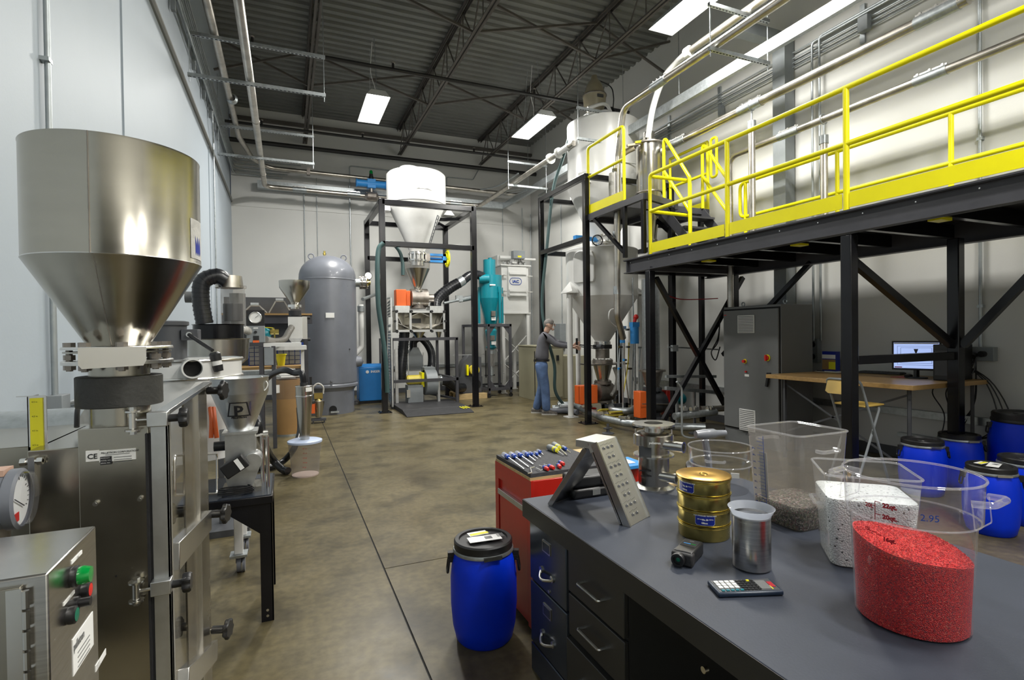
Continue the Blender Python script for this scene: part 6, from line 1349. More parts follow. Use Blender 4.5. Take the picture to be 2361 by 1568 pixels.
b.add([(c.x+r_*math.cos(ac+a0+q), c.y+r_*math.sin(ac+a0+q), z) for q, z, r_ in ((-.03, .78, .1235), (-.024, .78, .1235), (-.024, 1.005, .1325), (-.03, 1.005, .1325))], [(0, 1, 2, 3)])
b.build('measure_lines', 'ink_red', t)
wrapc('15L', .011, a0-.26, .999, 'ink_red', RI); wrapc('16qt.', .0135, a0+.08, .985, 'ink_red', RI, .0009)
wrapc('2.95', .022, a0+.62, 1.055, 'ink_blue', RO+.0006, 0, 'handwriting')
# red granules: sloping heap inside the container
b = B(); n = 64; rings = []
def Rz(z): return R_-.0045+(.1315-R_)*(z-BZ)/(zl-BZ)
def zs(a_, f): return .952+.0*f-.022*math.cos(a_-math.atan2(rt.y, rt.x))*f+.004*math.sin(3*a_+1)*f+.006*(1-f)
for k in range(7): rings.append([V((c.x+Rz(BZ+.004+(zs(2*PI*j/n, 1)-BZ-.004)*k/6)*math.cos(2*PI*j/n), c.y+Rz(BZ+.004+(zs(2*PI*j/n, 1)-BZ-.004)*k/6)*math.sin(2*PI*j/n), BZ+.004+(zs(2*PI*j/n, 1)-BZ-.004)*k/6)) for j in range(n)])
for f in (.85, .6, .3, .05): rings.append([V((c.x+Rz(.95)*f*math.cos(2*PI*j/n), c.y+Rz(.95)*f*math.sin(2*PI*j/n), zs(2*PI*j/n, f)+.0015*random.random())) for j in range(n)])
o = b.loft(rings).build('red_granules', 'red_granules', None); tag(o, 'bright red glittering plastic granules filling the round container', 'granules', kind='stuff')
# loose grains on top, real geometry
b = B()
for i in range(2600):
    a_ = random.random()*2*PI; f = math.sqrt(random.random())*.985; rr = Rz(.95)*f; z = zs(a_, f)+.001
    p = V((c.x+rr*math.cos(a_), c.y+rr*math.sin(a_), z)); d = V((random.uniform(-1, 1), random.uniform(-1, 1), random.uniform(-.4, .6))).normalized()*.0017
    b.bar(p-d, p+d, .0011)
o = b.build('loose_grain', 'red_granules', o, smooth=False); o['kind'] = 'stuff'
# ---- empty clear round tubs at the bench end
tc = at(1668, 1105, Z=BZ)
tc = V((1.86, 1.9, BZ)); 
def tub(c, R_, z0, h, name, label):
    t = T('round_tub', label, 'container', (c.x, c.y, z0), 'empty clear round tubs on the bench end')
    B().lathe([(0, z0), (R_*.86, z0), (R_*.88, z0+.01), (R_*.93, z0+h*.6), (R_, z0+h*.63), (R_*1.02, z0+h)], (c.x, c.y, 0), 64).build('shell', 'clear', t)
    for z, k in ((z0+h, 1.02), (z0+h*.63, .98)): B().ring((c.x, c.y, z), R_*k, .003, n=64, m=6).build('rim', 'clear_rim', t)
    vd = V((c.x, c.y, 0)).normalized(); rt = V((vd.y, -vd.x, 0)); hc = V((c.x, c.y, z0+h*.8))-vd*R_-rt*R_*.15
    B().tube(rounded([hc-rt*.04, hc-rt*.035-vd*.02, hc+rt*.035-vd*.02, hc+rt*.04], .01), .006, 8).build('handle', 'clear_rim', t); return t, rt, vd
t, rt_, vd_ = tub(tc, .14, BZ, .2, '', 'empty clear round tub behind the sieve stack')
hc = V((tc.x, tc.y, BZ+.1))-vd_*.132+rt_*.06; B().cbox(hc, (.035, .003, .022), math.atan2(rt_.y, rt_.x)).build('barcode_label', 'paper', t)
# board under / dark plate and heat gun behind
t = B().box(1.62, 1.86, 2.02, 2.13, BZ, BZ+.018).build('wood_board', 'pallet_wood', None, bevel=.002); tag(t, 'small light wooden board at the far end of the bench', 'board')
g = V((2.02, 2.09, BZ)); t = T('heat_gun', 'grey heat gun lying behind the empty clear tub', 'heat gun', g)
B().lathe([(0, 0), (.02, .002), (.026, .05), (.026, .1), (.018, .12), (.016, .17), (0, .171)], g+V((-.1, .04, .21)), 16, (.9, -.2, 0)).build('barrel', 'tank_grey', t)
B().tube([g+V((-.05, .03, .2)), g+V((-.03, .03, .1)), g+V((-.02, .03, .02))], .018, 10).build('grip', 'tank_grey', t); B().lathe([(0, 0), (.035, 0), (.035, .02), (0, .022)], g+V((-.02, .03, 0)), 16).build('stand_base', 'black_plastic', t)
t = B().lathe([(0, 0), (.05, 0), (.055, .012), (.04, .02), (0, .02)], (1.9, 2.12, BZ+.03), 24, (.2, -.6, .7)).build('round_plug', 'black_plastic', None); tag(t, 'small black round part leaning by the wooden board', 'plug')
# ================================================================ FOREGROUND LEFT: STEEL SEPARATOR MACHINE
ax, ay = -.376, 1.575
t = T('steel_hopper', 'large brushed steel hopper with cylinder and cone in the left foreground', 'hopper', (ax, ay, 1.5))
CH = V((ax, ay, 0))
zs0, zr0, zn0 = 1.685, 1.945, zof(280, 797, CH)
# radius from its width in the photograph
RH = .177
B().lathe([(RH-.002, zr0-.003), (RH+.001, zr0), (RH, zr0-.004), (RH, zs0), (RH+.0006, zs0-.001)], (ax, ay, 0), 128).build('cylinder', 'steel_h', t)
B().lathe([(RH+.0006, zs0-.001), (.062, zn0)], (ax, ay, 0), 128).build('cone', 'steel_h', t)
B().ring((ax, ay, zs0), RH, .0014, n=128, m=6).build('seam_weld', 'bright_steel', t)
a_ = math.atan2(-ay, -ax)-.27
b = B().tube([(ax+(RH+.0004)*math.cos(a_), ay+(RH+.0004)*math.sin(a_), zs0+(zr0-zs0)*k/30) for k in range(31)], [.0012+.0006*random.random() for k in range(31)], 6)
b.tube([(ax+(RH+(.0625-RH)*k/10+.0004)*math.cos(a_+.03), ay+(RH+(.0625-RH)*k/10+.0004)*math.sin(a_+.03), zs0+(zn0-zs0)*k/10) for k in range(11)], .001, 6)
b.build('vertical_weld', 'old_steel', t)
# taped clear label on the right side
la = math.atan2(-ay, -ax)+1.18
vs = []; 
for k in range(9):
    q = la-.22+.4*k/8
    for z in (zs0+.012, zs0+.11): vs.append((ax+(RH+.0008)*math.cos(q), ay+(RH+.0008)*math.sin(q), z))
B().add(vs, [(2*k, 2*k+2, 2*k+3, 2*k+1) for k in range(8)]).build('worn_sticker', 'bag', t)
vs = []
for k in range(9):
    q = la-.1+.2*k/8
    for z in (zs0+.02+.01*(k % 2), zs0+.07-.012*(k % 3)): vs.append((ax+(RH+.0012)*math.cos(q), ay+(RH+.0012)*math.sin(q), z))
B().add(vs, [(2*k, 2*k+2, 2*k+3, 2*k+1) for k in range(8)]).build('sticker_print', 'label_blue', t)
# flange pack
B().box(ax-.06, ax+.06, ay-.06, ay+.06, 0, 0.001) if 0 else None
zf = zn0
fl = B().lathe([(.06, zf-.001), (.11, zf-.001), (.112, zf-.004), (.112, zf-.008), (.06, zf-.009)], (ax, ay, 0), 64).build('upper_flange', 'bright_steel', t)
B().lathe([(.06, zf-.012), (.108, zf-.012), (.108, zf-.016), (.06, zf-.016)], (ax, ay, 0), 64).build('gasket_plate', 'steel', t)
B().lathe([(.06, zf-.034), (.11, zf-.034), (.112, zf-.036), (.112, zf-.043), (.06, zf-.044)], (ax, ay, 0), 64).build('lower_flange', 'bright_steel', t)
for k in range(8):
    q = 2*PI*(k+.35)/8; p = V((ax+.095*math.cos(q), ay+.095*math.sin(q), 0))
    b = B().cyl((p.x, p.y, zf-.001), (p.x, p.y, zf+.009), .0125, n=6).cyl((p.x, p.y, zf-.058), (p.x, p.y, zf+.004), .007, n=10).cyl((p.x, p.y, zf-.055), (p.x, p.y, zf-.044), .0125, n=6).cyl((p.x, p.y, zf-.032), (p.x, p.y, zf-.02), .012, n=6)
    b.build('flange_bolt', 'old_steel', t)
vd = V((ax, ay, 0)).normalized(); rt = V((vd.y, -vd.x, 0))
g0 = V((ax, ay, zf-.004))-vd*.114-rt*.012
B().prism([(-.062, .0), (.062, 0), (.062, -.03), (.056, -.042), (-.056, -.045), (-.062, -.036)], g0, rt, V((0, 0, 1)), vd*.002).prism([(-.062, 0), (.062, 0), (.062, .03), (-.062, .03)], g0, rt, vd, V((0, 0, .002))).build('slide_gate_handle', 'bright_steel', t)
B().cyl((ax, ay, zf-.12), (ax, ay, zf-.044), .062, n=48).build('neck', 'steel_h', t)
zr_ = zof(280, 870, CH-vd*.09)
t2 = B().lathe([(.063, zr_+.0), (.086, zr_), (.088, zr_-.002), (.088, zr_-.07), (.086, zr_-.072), (.063, zr_-.072)], (ax, ay, 0), 64).build('rubber_sleeve', 'dark_rubber', None); tag(t2, 'thick dark rubber collar between the big hopper and the machine body', 'rubber collar')
B_ = .62
t = T('separator_body', 'stainless steel square machine body with certification label under the big hopper', 'separator', (ax, ay, 0))
zb = zof(260, 985, V((ax, 1.5, 0)))
x0 = at(181, 1100, Y=1.5).x; x1 = at(345, 1100, Y=1.5).x
B().cyl((ax, ay, zb), (ax, ay, zr_-.07), .062, n=48).build('inlet_pipe', 'steel_h', t)
B().box(x0, x1, 1.5, 1.66, .0, zb).build('body', 'steel_plate', t, bevel=.002)
B().box(x1-.006, x1-.001, 1.492, 1.5, .05, zb-.02).box(x1-.001, x1+.006, 1.5, 1.508, .05, zb-.02).build('edge_seal', 'black_rubber', t)
for px, py in ((222, 1160), (324, 1149)): p = at(px, py, Y=1.5); B().cyl((p.x, 1.492, p.z), (p.x, 1.5, p.z), .0055, n=14).cyl((p.x, 1.4905, p.z), (p.x, 1.492, p.z), .003, n=8).build('screw_head', 'bright_steel', t)
p = at(198, 1065, Y=1.498); q = at(228, 1038, Y=1.498); B().box(p.x, q.x, 1.4975, 1.5, p.z, q.z).build('certification_label', 'paper', t); text('CE', .016, (p.x+.003, 1.497, p.z+.006), (1, 0, 0), (0, 0, 1), 'ink', t, bold=.0004)
p = at(229, 1066, Y=1.498); q = at(313, 1031, Y=1.498); B().box(p.x, q.x, 1.4975, 1.5, p.z, q.z-.002).build('maker_plate', 'paper', t)
w_ = q.x-p.x; zt = q.z-.002
text('PELLETRON CORPORATION', .0056, (p.x+.004, 1.497, zt-.0075), (1, 0, 0), (0, 0, 1), 'ink', t, bold=.0001); B().box(p.x+.012, q.x-.012, 1.4968, 1.4975, zt-.0112, zt-.0102).build('print_line', 'cab_grey', t)
B().box(p.x+.002, p.x+.024, 1.4968, 1.4975, zt-.033, zt-.014).build('print_panel', 'ink', t)
for i, s in enumerate(('PRODUCT:', 'MODEL NO:', 'SERIAL NO:')): text(s, .0036, (p.x+.003, 1.4966, zt-.0185-.0058*i), (1, 0, 0), (0, 0, 1), 'paper', t); B().box(p.x+.028, q.x-.008, 1.4968, 1.4975, zt-.0182-.0058*i, zt-.017-.0058*i).build('print_line', 'cab_grey', t)
p = at(268, 1328, Y=1.5); B().cyl((p.x, 1.499, p.z), (p.x, 1.5003, p.z), .0025, n=8).build('drilled_hole', 'void', t)
# swung-out door frame along the room
dt = T('machine_door', 'open steel-framed clear door with black star knobs on the separator', 'door', (x1, 1.5, 0))
dX = x1+.004
y_n0, y_n1 = 1.5, 1.55
ztn = zof(370, 965, V((dX, 1.5, 0)))
yf = at(445, 900, X=dX+.0).y; zf_ = at(440, 905, X=dX).z
yf0 = at(420, 1000, X=dX).y; yf1 = at(474, 1000, X=dX).y
B().box(dX, dX+.036, 1.497, 1.512, .1, ztn).box(dX+.03, dX+.036, 1.497, 1.53, .1, ztn).build('near_stile', 'aluminium', dt, bevel=.001)
B().box(dX, dX+.006, yf0, yf1, .1, zf_).build('far_stile', 'steel_plate', dt)
ym = at(447, 1000, X=dX).y; B().box(dX+.004, dX+.016, ym-.008, ym+.008, .1, zf_).build('stile_rib', 'bright_steel', dt)
def xb(a, b_, w, nm='cross_bar'):
    p = at(*a, X=dX+.005); q = at(*b_, X=dX+.005); B().bar(p, q, .03, w, up=(0, 0, 1)).build(nm, 'bright_steel', dt, bevel=.002)
B().bar((dX+.01, 1.5, ztn+.004), (dX+.01, yf1, zf_+.004), .03, .012).build('top_rail', 'bright_steel', dt, bevel=.001)
xb((400, 1285), (478, 1200), .075); xb((422, 1575), (492, 1500), .075)
B().box(dX+.002, dX+.005, 1.51, yf0, .15, ztn-.03).build('clear_pane', 'clear_thin', dt)
hp = [at(*q_, X=dX+.0) for q_ in ((402, 1050), (402, 1142), (500, 1138), (500, 1046))]
B().tube(rounded([hp[0], hp[1], hp[2], hp[3]], .02, closed=True), .004, 8, closed=True).build('wire_handle', 'bright_steel', dt)
def knob(par, p, ax_, r=.022, st=.03):
    ax_ = V(ax_); k = B().cyl(p, p+ax_*st, r*.42, n=16).build('knob_stem', 'black_plastic', par)
    b = B(); c_ = p+ax_*st; a1 = ax_.orthogonal().normalized(); a2 = ax_.cross(a1); n = 42; rg = []
    for z, s in ((0, .9), (.004, 1), (.014, 1), (.018, .88)): rg.append([c_+ax_*z+(a1*math.cos(2*PI*j/n)+a2*math.sin(2*PI*j/n))*r*s*(1+.1*math.cos(7*2*PI*j/n)) for j in range(n)])
    b.loft(rg).build('star_knob', 'black_plastic', k); B().cyl(p-ax_*.012, p, .004, n=8).build('knob_stud', 'bright_steel', k)
for (px, py) in ((350, 965), (368, 1330)):
    p = at(px+16, py, X=dX+.018); c_ = V((dX+.018, 1.49, p.z))
    B().cbox(c_, (.042, .03, .034)).build('clamp_block', 'aluminium', dt, bevel=.002)
    knob(dt, c_+V((.021, .0, 0)), (1, 0, 0), .022, .022)
    B().cyl(c_+V((-.045, -.005, 0)), c_+V((-.02, -.005, 0)), .004, n=10).build('threaded_rod', 'bright_steel', dt)
    q = c_+V((-.05, -.005, 0)); B().cyl(q+V((0, 0, -.018)), q+V((0, 0, .018)), .008, n=16).cyl(q+V((0, 0, -.03)), q+V((0, 0, .03)), .004, n=8).cyl(q+V((0, 0, .02)), q+V((0, 0, .024)), .016, n=16).cyl(q+V((0, 0, -.024)), q+V((0, 0, -.02)), .016, n=16).cyl(q+V((0, 0, .024)), q+V((0, 0, .032)), .008, n=6).cyl(q+V((0, 0, -.032)), q+V((0, 0, -.024)), .008, n=6).build('hinge_pin', 'bright_steel', dt)
for (px, py), s in (((475, 903), 1), ((490, 1172), 1), ((494, 1435), 1)):
    p = at(px, py, X=dX+.012); p.y = yf1-.02; knob(dt, p, V((.96, -.28, 0)).normalized(), .036, .05)
for (px, py) in ((430, 1182), (445, 1442)):
    p = at(px, py, X=dX-.02); knob(dt, p, V((-.96, .1, 0)).normalized(), .033, .035)
# second body (left), top box with scale strip
t = T('air_inlet_box', 'steel inlet box left of the machine body with yellow scale bracket', 'inlet box', (-.55, 1.6, 0))
xl = at(76, 1045, Y=1.56).x; zt = at(170, 1034, Y=1.52).z
B().box(xl, x0-.002, 1.53, 1.9, .0, zt).build('box', 'steel_plate', t, bevel=.002)
B().box(-1.0, xl+.01, 1.6, 1.95, .7, zt-.0).build('side_duct', 'steel_plate', t, bevel=.002)
B().tube([(x0-.002, 1.528, zt-.6*k/12) for k in range(13)], .002, 6).build('weld_seam', 'old_steel', t)
p = at(65, 1040, Y=1.6); q = at(62, 915, Y=1.6)
B().box(p.x, p.x+.002, 1.6, 1.66, p.z, q.z).box(p.x-.02, p.x+.034, 1.6, 1.602, q.z-.0, q.z+.002).box(p.x, p.x+.036, 1.6, 1.603, p.z, q.z).build('scale_bracket', 'bright_steel', t)
B().box(p.x+.006, p.x+.03, 1.596, 1.6, p.z+.0, q.z-.004).build('yellow_scale', 'label_yellow', t)
for i in range(4): text('4.5 in', .005, (p.x+.01, 1.5955, p.z+.012+.034*i), (1, 0, 0), (0, 0, 1), 'ink', t)
p = at(78, 1062, Y=1.53); B().cyl((p.x-.02, 1.52, p.z), (p.x+.02, 1.52, p.z), .005, n=8).cyl((p.x+.01, 1.52, p.z), (p.x+.02, 1.52, p.z), .009, n=6).cyl((p.x-.02, 1.52, p.z), (p.x-.01, 1.52, p.z), .009, n=6).box(p.x-.006, p.x+.006, 1.515, 1.53, p.z-.08, p.z+.01).build('hinge_bolt', 'bright_steel', t)
# horizontal grey cylinder behind
t = T('exhaust_drum', 'horizontal grey steel drum lying behind the inlet box by the left wall', 'drum', (-.8, 2.1, 1))
zt = at(90, 945, Y=2.1).z; r = .14; q = at(186, 990, Y=2.1)
B().cyl((-1.08, 2.1, zt-r), (q.x+.02, 2.1, zt-r), r, n=56).build('shell', 'galvanised', t); B().box(-1.0, -.6, 2.0, 2.2, 0, zt-r).build('support', 'mid_grey', t)
t = B().tube(curve([at(183, 925, Y=1.75), at(178, 950, Y=1.72), at(177, 985, Y=1.7)], 6), .006, 8).build('black_cable', 'black_plastic', None); tag(t, 'black cable dropping behind the corner of the machine body', 'cable')
# gauge
gz = at(38, 1150, Y=1.4); 
t = T('pressure_gauge', 'large round differential pressure gauge at the left edge', 'gauge', (gz.x, 1.4, gz.z))
ax_ = V((.998, .05, 0)).normalized(); c_ = V((gz.x+.004, 1.4, gz.z))
rg = .056
B().cyl(c_-ax_*.09, c_-ax_*.01, rg*1.02, n=48).lathe([(rg*1.0, -.016), (rg*1.1, -.012), (rg*1.1, .004), (rg*1.0, .008), (rg*.96, .008)], c_, 48, ax_).build('case', 'tank_grey', t)
B().lathe([(0, 0), (rg*.98, 0)], c_, 48, ax_).build('dial', 'dial', t)
sd_ = V((-ax_.y, ax_.x, 0)); upv = V((0, 0, 1)); 
if sd_.dot(CR) < 0: sd_ = -sd_
b = B()
for k in range(21):
    a_ = math.radians(210-240*k/20); d_ = sd_*math.cos(a_)+upv*math.sin(a_); b.bar(c_+ax_*.001+d_*rg*.78, c_+ax_*.001+d_*rg*(.9 if k % 5 else .68), .0012, .0006)
o = b.build('scale_ticks', 'ink', t); o['kind'] = 'stuff'
B().bar(c_+ax_*.003-sd_*rg*.3-upv*rg*.35, c_+ax_*.003+sd_*rg*.55+upv*rg*.1, .0015).build('pointer', 'ink', t)
B().cbox(c_+ax_*.002+sd_*rg*.35-upv*rg*.6, (.001, .022, .018), math.atan2(ax_.y, ax_.x)).build('red_mark', 'red_plastic', t)
B().lathe([(rg*.97, .006), (rg*.94, .018), (rg*.8, .02), (0, .021)], c_, 48, ax_).build('cover', 'clear', t)
B().cbox(c_-ax_*.05+upv*rg*1.05, (.07, .05, .012), math.atan2(ax_.y, ax_.x)).build('sticker', 'skin', t)
B().cyl((gz.x-.05, 1.45, gz.z-.12), (gz.x-.05, 1.45, gz.z-.05), .02).cbox((gz.x-.05, 1.45, gz.z-.16), (.05, .05, .08)).build('mount', 'old_steel', t)
# control box
t = T('control_box', 'stainless steel control box with green lamp and buttons at the lower left', 'control box', (-.4, 1.1, .8))
cX = at(110, 1322, Y=1.0).x; zc = at(110, 1322, Y=1.0).z; yb = at(221, 1208, X=cX).y
B().box(cX-.45, cX, 1.0, yb, zc-.5, zc).build('box', 'brushed', t, bevel=.003)
B().box(cX-.45, cX-.03, .994, 1.0, zc-.5, zc-.012).build('front_door', 'steel_plate', t, bevel=.001)
hx = cX-.024; b = B(); 
for k in range(16): B().cyl((hx, .993, zc-.018-.03*k), (hx, .993, zc-.044-.03*k), .0045, n=10).build('hinge_knuckle', 'bright_steel', t)
B().box(hx-.022, hx-.004, .991, .994, zc-.49, zc-.014).build('hinge_leaf', 'bright_steel', t)
def fp(px, py): return at(px, py, X=cX)
def lab(a, b_, nm='white_label', mt='paper'):
    p = fp(*a); q = fp(*b_); B().box(cX, cX+.001, p.y, q.y, p.z, q.z).build(nm, mt, t); return p, q
p, q = lab((164, 1302), (188, 1268)); text('ON', .006, (cX+.0012, (p.y+q.y)/2-.004, (p.z+q.z)/2-.003), (0, 1, 0), (0, 0, 1), 'ink', t)
p, q = lab((146, 1398), (171, 1360)); text('JOG', .006, (cX+.0012, (p.y+q.y)/2-.006, (p.z+q.z)/2-.003), (0, 1, 0), (0, 0, 1), 'ink', t)
p = fp(166, 1330); k = B().lathe([(.016, 0), (.017, .002), (.017, .008), (.014, .01)], (cX, p.y, p.z), 24, (1, 0, 0)).build('lamp_collar', 'black_plastic', t); B().lathe([(.0145, .009), (.0155, .016), (.0125, .026), (0, .027)], (cX, p.y, p.z), 24, (1, 0, 0)).build('green_lamp', 'green_lamp', t)
for (px, py), mt, nm in (((190, 1362), 'red_plastic', 'red_button'), ((157, 1420), 'green_button', 'green_button')):
    p = fp(px, py); k = B().lathe([(.013, 0), (.014, .003), (.014, .01), (.011, .012)], (cX, p.y, p.z), 24, (1, 0, 0)).build('button_collar', 'black_plastic', t); B().lathe([(.0105, .006), (.0105, .012), (0, .013)], (cX, p.y, p.z), 24, (1, 0, 0)).build(nm, mt, k)
p = fp(176, 1391); B().cyl((cX, p.y, p.z), (cX+.02, p.y, p.z), .0075, n=20).cyl((cX, p.y, p.z), (cX+.004, p.y, p.z), .011, n=20).build('black_knob', 'black_plastic', t)
a1 = fp(166, 1470); a2 = fp(213, 1415); a3 = fp(213, 1500); a4 = fp(170, 1545)
B().box(cX, cX+.001, a1.y, a2.y, (a4.z+a3.z)/2, (a1.z+a2.z)/2).build('maker_label', 'paper', t)
text('pelletron', .0185, (cX+.0014, a1.y+.002, (a1.z+a2.z)/2-.02), (0, 1, 0), (0, 0, 1), 'cab_grey', t, bold=.0008, xs=.72)
for i in range(4): B().box(cX+.001, cX+.0013, a1.y+.02, a2.y-.02, (a1.z+a2.z)/2-.034-.008*i, (a1.z+a2.z)/2-.032-.008*i).build('print_line', 'cab_grey', t)
p, q = lab((220, 1550), (243, 1495), 'maker_label'); text('PELLETRON', .004, (cX+.0012, p.y+.001, (p.z+q.z)/2+.002), (0, 1, 0), (0, 0, 1), 'ink', t, xs=.9); text('CORPORATION', .003, (cX+.0012, p.y+.001, (p.z+q.z)/2-.003), (0, 1, 0), (0, 0, 1), 'ink', t)
# ================================================================ BEHIND: white cart unit, motor, P hopper on table
wc = V((-.56, 3.75, 0)); 
def zq(px, py): return zof(px, py, wc)
t = T('white_blower_drum', 'white round blower drum with steel bands on a white wheeled frame', 'blower drum', wc)
za, zb2 = zq(430, 828), zq(430, 1010)
B().lathe([(.0, za), (.3, za), (.3, zb2-.1), (0, zb2-.1)], (wc.x, wc.y, 0), 56).build('drum', 'white_paint', t)
for z in (zq(430, 829), zq(430, 868)): B().ring((wc.x, wc.y, z), .302, .009, n=56, m=8).build('steel_band', 'bright_steel', t)
q = at(445, 850, Y=3.4); B().lathe([(.055, -.2), (.055, .0), (.047, .0), (.047, -.1), (0, -.1)], q, 28, (.25, -1, 0)).build('port_pipe', 'white_paint', t); B().lathe([(0, -.05), (.048, -.05), (.048, -.004)], q, 24, (.25, -1, 0)).build('port_lining', 'void', t)
for dx, dy_ in ((.26, -.1), (.26, .25), (-.3, -.1), (-.3, .25)):
    x, y = wc.x+dx, wc.y+dy_+.15
    l = B().cbox((x, y, (zb2-.1+.12)/2), (.05, .05, zb2-.1-.12)).build('leg', 'white_paint', t, bevel=.003)
    B().box(x-.05, x+.05, y-.05, y+.05, .105, .12).build('caster_plate', 'galvanised', l)
    B().cyl((x-.012, y-.0, .045), (x+.012, y-.0, .045), .045, n=24).cyl((x+.02, y-.0, .045), (x+.035, y, .045), .045, n=24).cyl((x, y, .06), (x, y, .105), .02).build('caster', 'tank_grey', l)
B().box(wc.x-.35, wc.x+.3, wc.y-.1, wc.y+.45, zb2-.13, zb2-.1).build('frame', 'white_paint', t)
B().cbox((wc.x+.24, wc.y-.17, zb2+.02), (.14, .06, .1), .5).build('bracket', 'mid_grey', t)
for dz in (.06, -.0): B().cyl((wc.x+.25, wc.y-.2, zb2+dz), (wc.x+.22, wc.y-.14, zb2+dz), .022).build('hole_ring', 'void', t)
t = T('electric_motor', 'grey upright electric motor on top of the white blower drum', 'motor', (wc.x, wc.y, za))
m0 = at(405, 800, Y=3.75); mx = m0.x-.04
B().lathe([(.1, za), (.1, zq(405, 752)), (.112, zq(405, 750)), (.112, zq(405, 742)), (.09, zq(405, 740)), (0, zq(405, 739))], (mx, wc.y, 0), 36).build('housing', 'dark_grey', t)
B().box(mx+.08, mx+.17, wc.y-.08, wc.y+.04, zq(405, 785), zq(405, 760)).build('terminal_box', 'dark_grey', t, bevel=.004); B().cyl((mx+.125, wc.y-.1, zq(405, 772)), (mx+.125, wc.y-.08, zq(405, 772)), .016).build('cable_gland', 'bright_steel', t)
kk = at(500, 830, Y=3.5)
t = T('power_plug', 'black cable with heavy black and white plug hanging in front of the white drum', 'plug', kk)
B().tube(curve([(mx+.125, wc.y-.1, zq(405, 772)), at(455, 785, Y=3.6), at(490, 808, Y=3.52)], 6), .011, 8).build('cable', 'black_plastic', t)
p0, p1 = at(494, 812, Y=3.5), at(505, 856, Y=3.5); dr = (p1-p0)
B().tube([p0, p0+dr*.1, p0+dr*.45], [.02, .031, .029], 16).build('plug_top', 'black_plastic', t); B().tube([p0+dr*.45, p0+dr*.68], .026, 16).build('plug_band', 'white_dull', t); B().tube([p0+dr*.68, p0+dr*1.0], [.028, .024], 16).build('plug_base', 'black_plastic', t)
# second SS hopper with dark band behind (vacuum receiver)
vc = V((at(505, 800, Y=4.7).x, 4.7, 0))
def zv(py): return zof(505, py, vc)
hw = .215
t = T('vacuum_receiver', 'steel vacuum receiver with black band and clear tube behind the drum', 'receiver', (vc.x, vc.y, 1))
B().lathe([(.06, zv(868)), (hw-.01, zv(828)), (hw, zv(783)), (hw+.01, zv(781))], (vc.x, vc.y, 0), 48).build('cone_body', 'steel', t)
B().lathe([(hw-.04, zv(781)), (hw-.04, zv(750)), (hw-.03, zv(748)), (0, zv(748))], (vc.x, vc.y, 0), 48).build('black_band', 'black_paint', t)
tx_ = vc.x+.1; B().lathe([(.085, zv(748)), (.085, zv(665)), (0.1, zv(663)), (.1, zv(658)), (.085, zv(657))], (tx_, vc.y+.02, 0), 32).build('clear_tube', 'clear_dirty', t)
B().lathe([(.07, zv(740)), (.07, zv(700)), (0, zv(700))], (tx_, vc.y+.02, 0), 24).build('filter_cartridge', 'dark_grey', t)
B().lathe([(.1, zv(664)), (.09, zv(636)), (0, zv(635))], (tx_-.02, vc.y, 0), 28).build('top_cap', 'pipe_steel', t)
B().cyl((vc.x+.12, vc.y+.2, zv(752)), (vc.x+.12, vc.y+.2, zv(672)), .06, n=24).build('grey_pipe', 'cab_grey', t)
B().cyl((vc.x-.25, vc.y+.2, zv(682)), (vc.x-.12, vc.y+.2, zv(682)), .045).build('side_stub', 'cab_grey', t)
hose('vacuum_hose', 'thick black ribbed hose arching down to the black band of the vacuum receiver', [(tx_-.04, vc.y-.09, zv(648)), (tx_-.1, vc.y-.1, zv(640)), (tx_-.19, vc.y-.12, zv(655)), (tx_-.2, vc.y-.12, zv(700)), (tx_-.18, vc.y-.12, zv(747))], .058)
B().box(vc.x-.2, vc.x+.2, vc.y-.2, vc.y+.2, .0, .05).box(vc.x-.02, vc.x+.02, vc.y-.02, vc.y+.02, .05, zv(868)).build('stand', 'dark_grey', t)
# table
ty0, ty1, tx1, TH = 3.06, 3.56, -.078, .665
t = T('steel_table', 'low black steel table with a glossy dark blue top', 'table', (-.4, 3.3, 0))
B().box(-.95, tx1, ty0, ty1, TH-.04, TH).build('table_top', 'black_paint', t, bevel=.003)
B().box(-.9, tx1-.01, ty0+.01, ty1-.01, TH, TH+.004).build('top_sheet', 'file_cabinet', t)
for x, y in ((tx1-.035, ty0+.03), (tx1-.035, ty1-.03), (-.9, ty0+.03), (-.9, ty1-.03)):
    l = B().box(x-.03, x+.03, y-.02, y-.014, 0, TH-.04).box(x+.024, x+.03, y-.02, y+.03, 0, TH-.04).build('leg', 'black_paint', t)
    for z in (.03, .06): B().cyl((x, y-.022, z), (x, y-.018, z), .007, n=10).build('bolt', 'bright_steel', l)
B().prism([(tx1-.06, TH-.04), (tx1-.06, TH-.2), (tx1-.26, TH-.04)], (0, ty0+.012, 0), (1, 0, 0), (0, 0, 1), (0, .005, 0)).build('gusset', 'black_paint', t)
hc = V((-.235, 3.24, 0))
def zh(py): return zof(541, py, hc)
t = T('small_steel_hopper', 'small steel hopper with black letter emblem standing on the black table', 'hopper', (hc.x, hc.y, TH))
R4 = .142
B().lathe([(.062, zh(992)), (R4-.002, zh(906)), (R4, zh(904)), (R4+.001, zh(872)), (R4+.004, zh(870)), (R4-.001, zh(871))], (hc.x, hc.y, 0), 64).build('funnel', 'aluminium', t)
B().cbox((hc.x, hc.y, zh(995)), (.17, .15, .012)).build('flange', 'aluminium', t)
B().cbox((hc.x+.0, hc.y, (zh(995)+zh(1060))/2), (.145, .12, zh(995)-zh(1060)), 0).build('neck_box', 'aluminium', t)
B().prism([(-.075, zh(1060)), (.075, zh(1050)), (.09, zh(1080)), (.055, TH+.03), (-.06, TH+.03), (-.075, zh(1090))], (hc.x, hc.y-.06, 0), (1, 0, 0), (0, 0, 1), (0, .12, 0)).build('valve_body', 'aluminium', t)
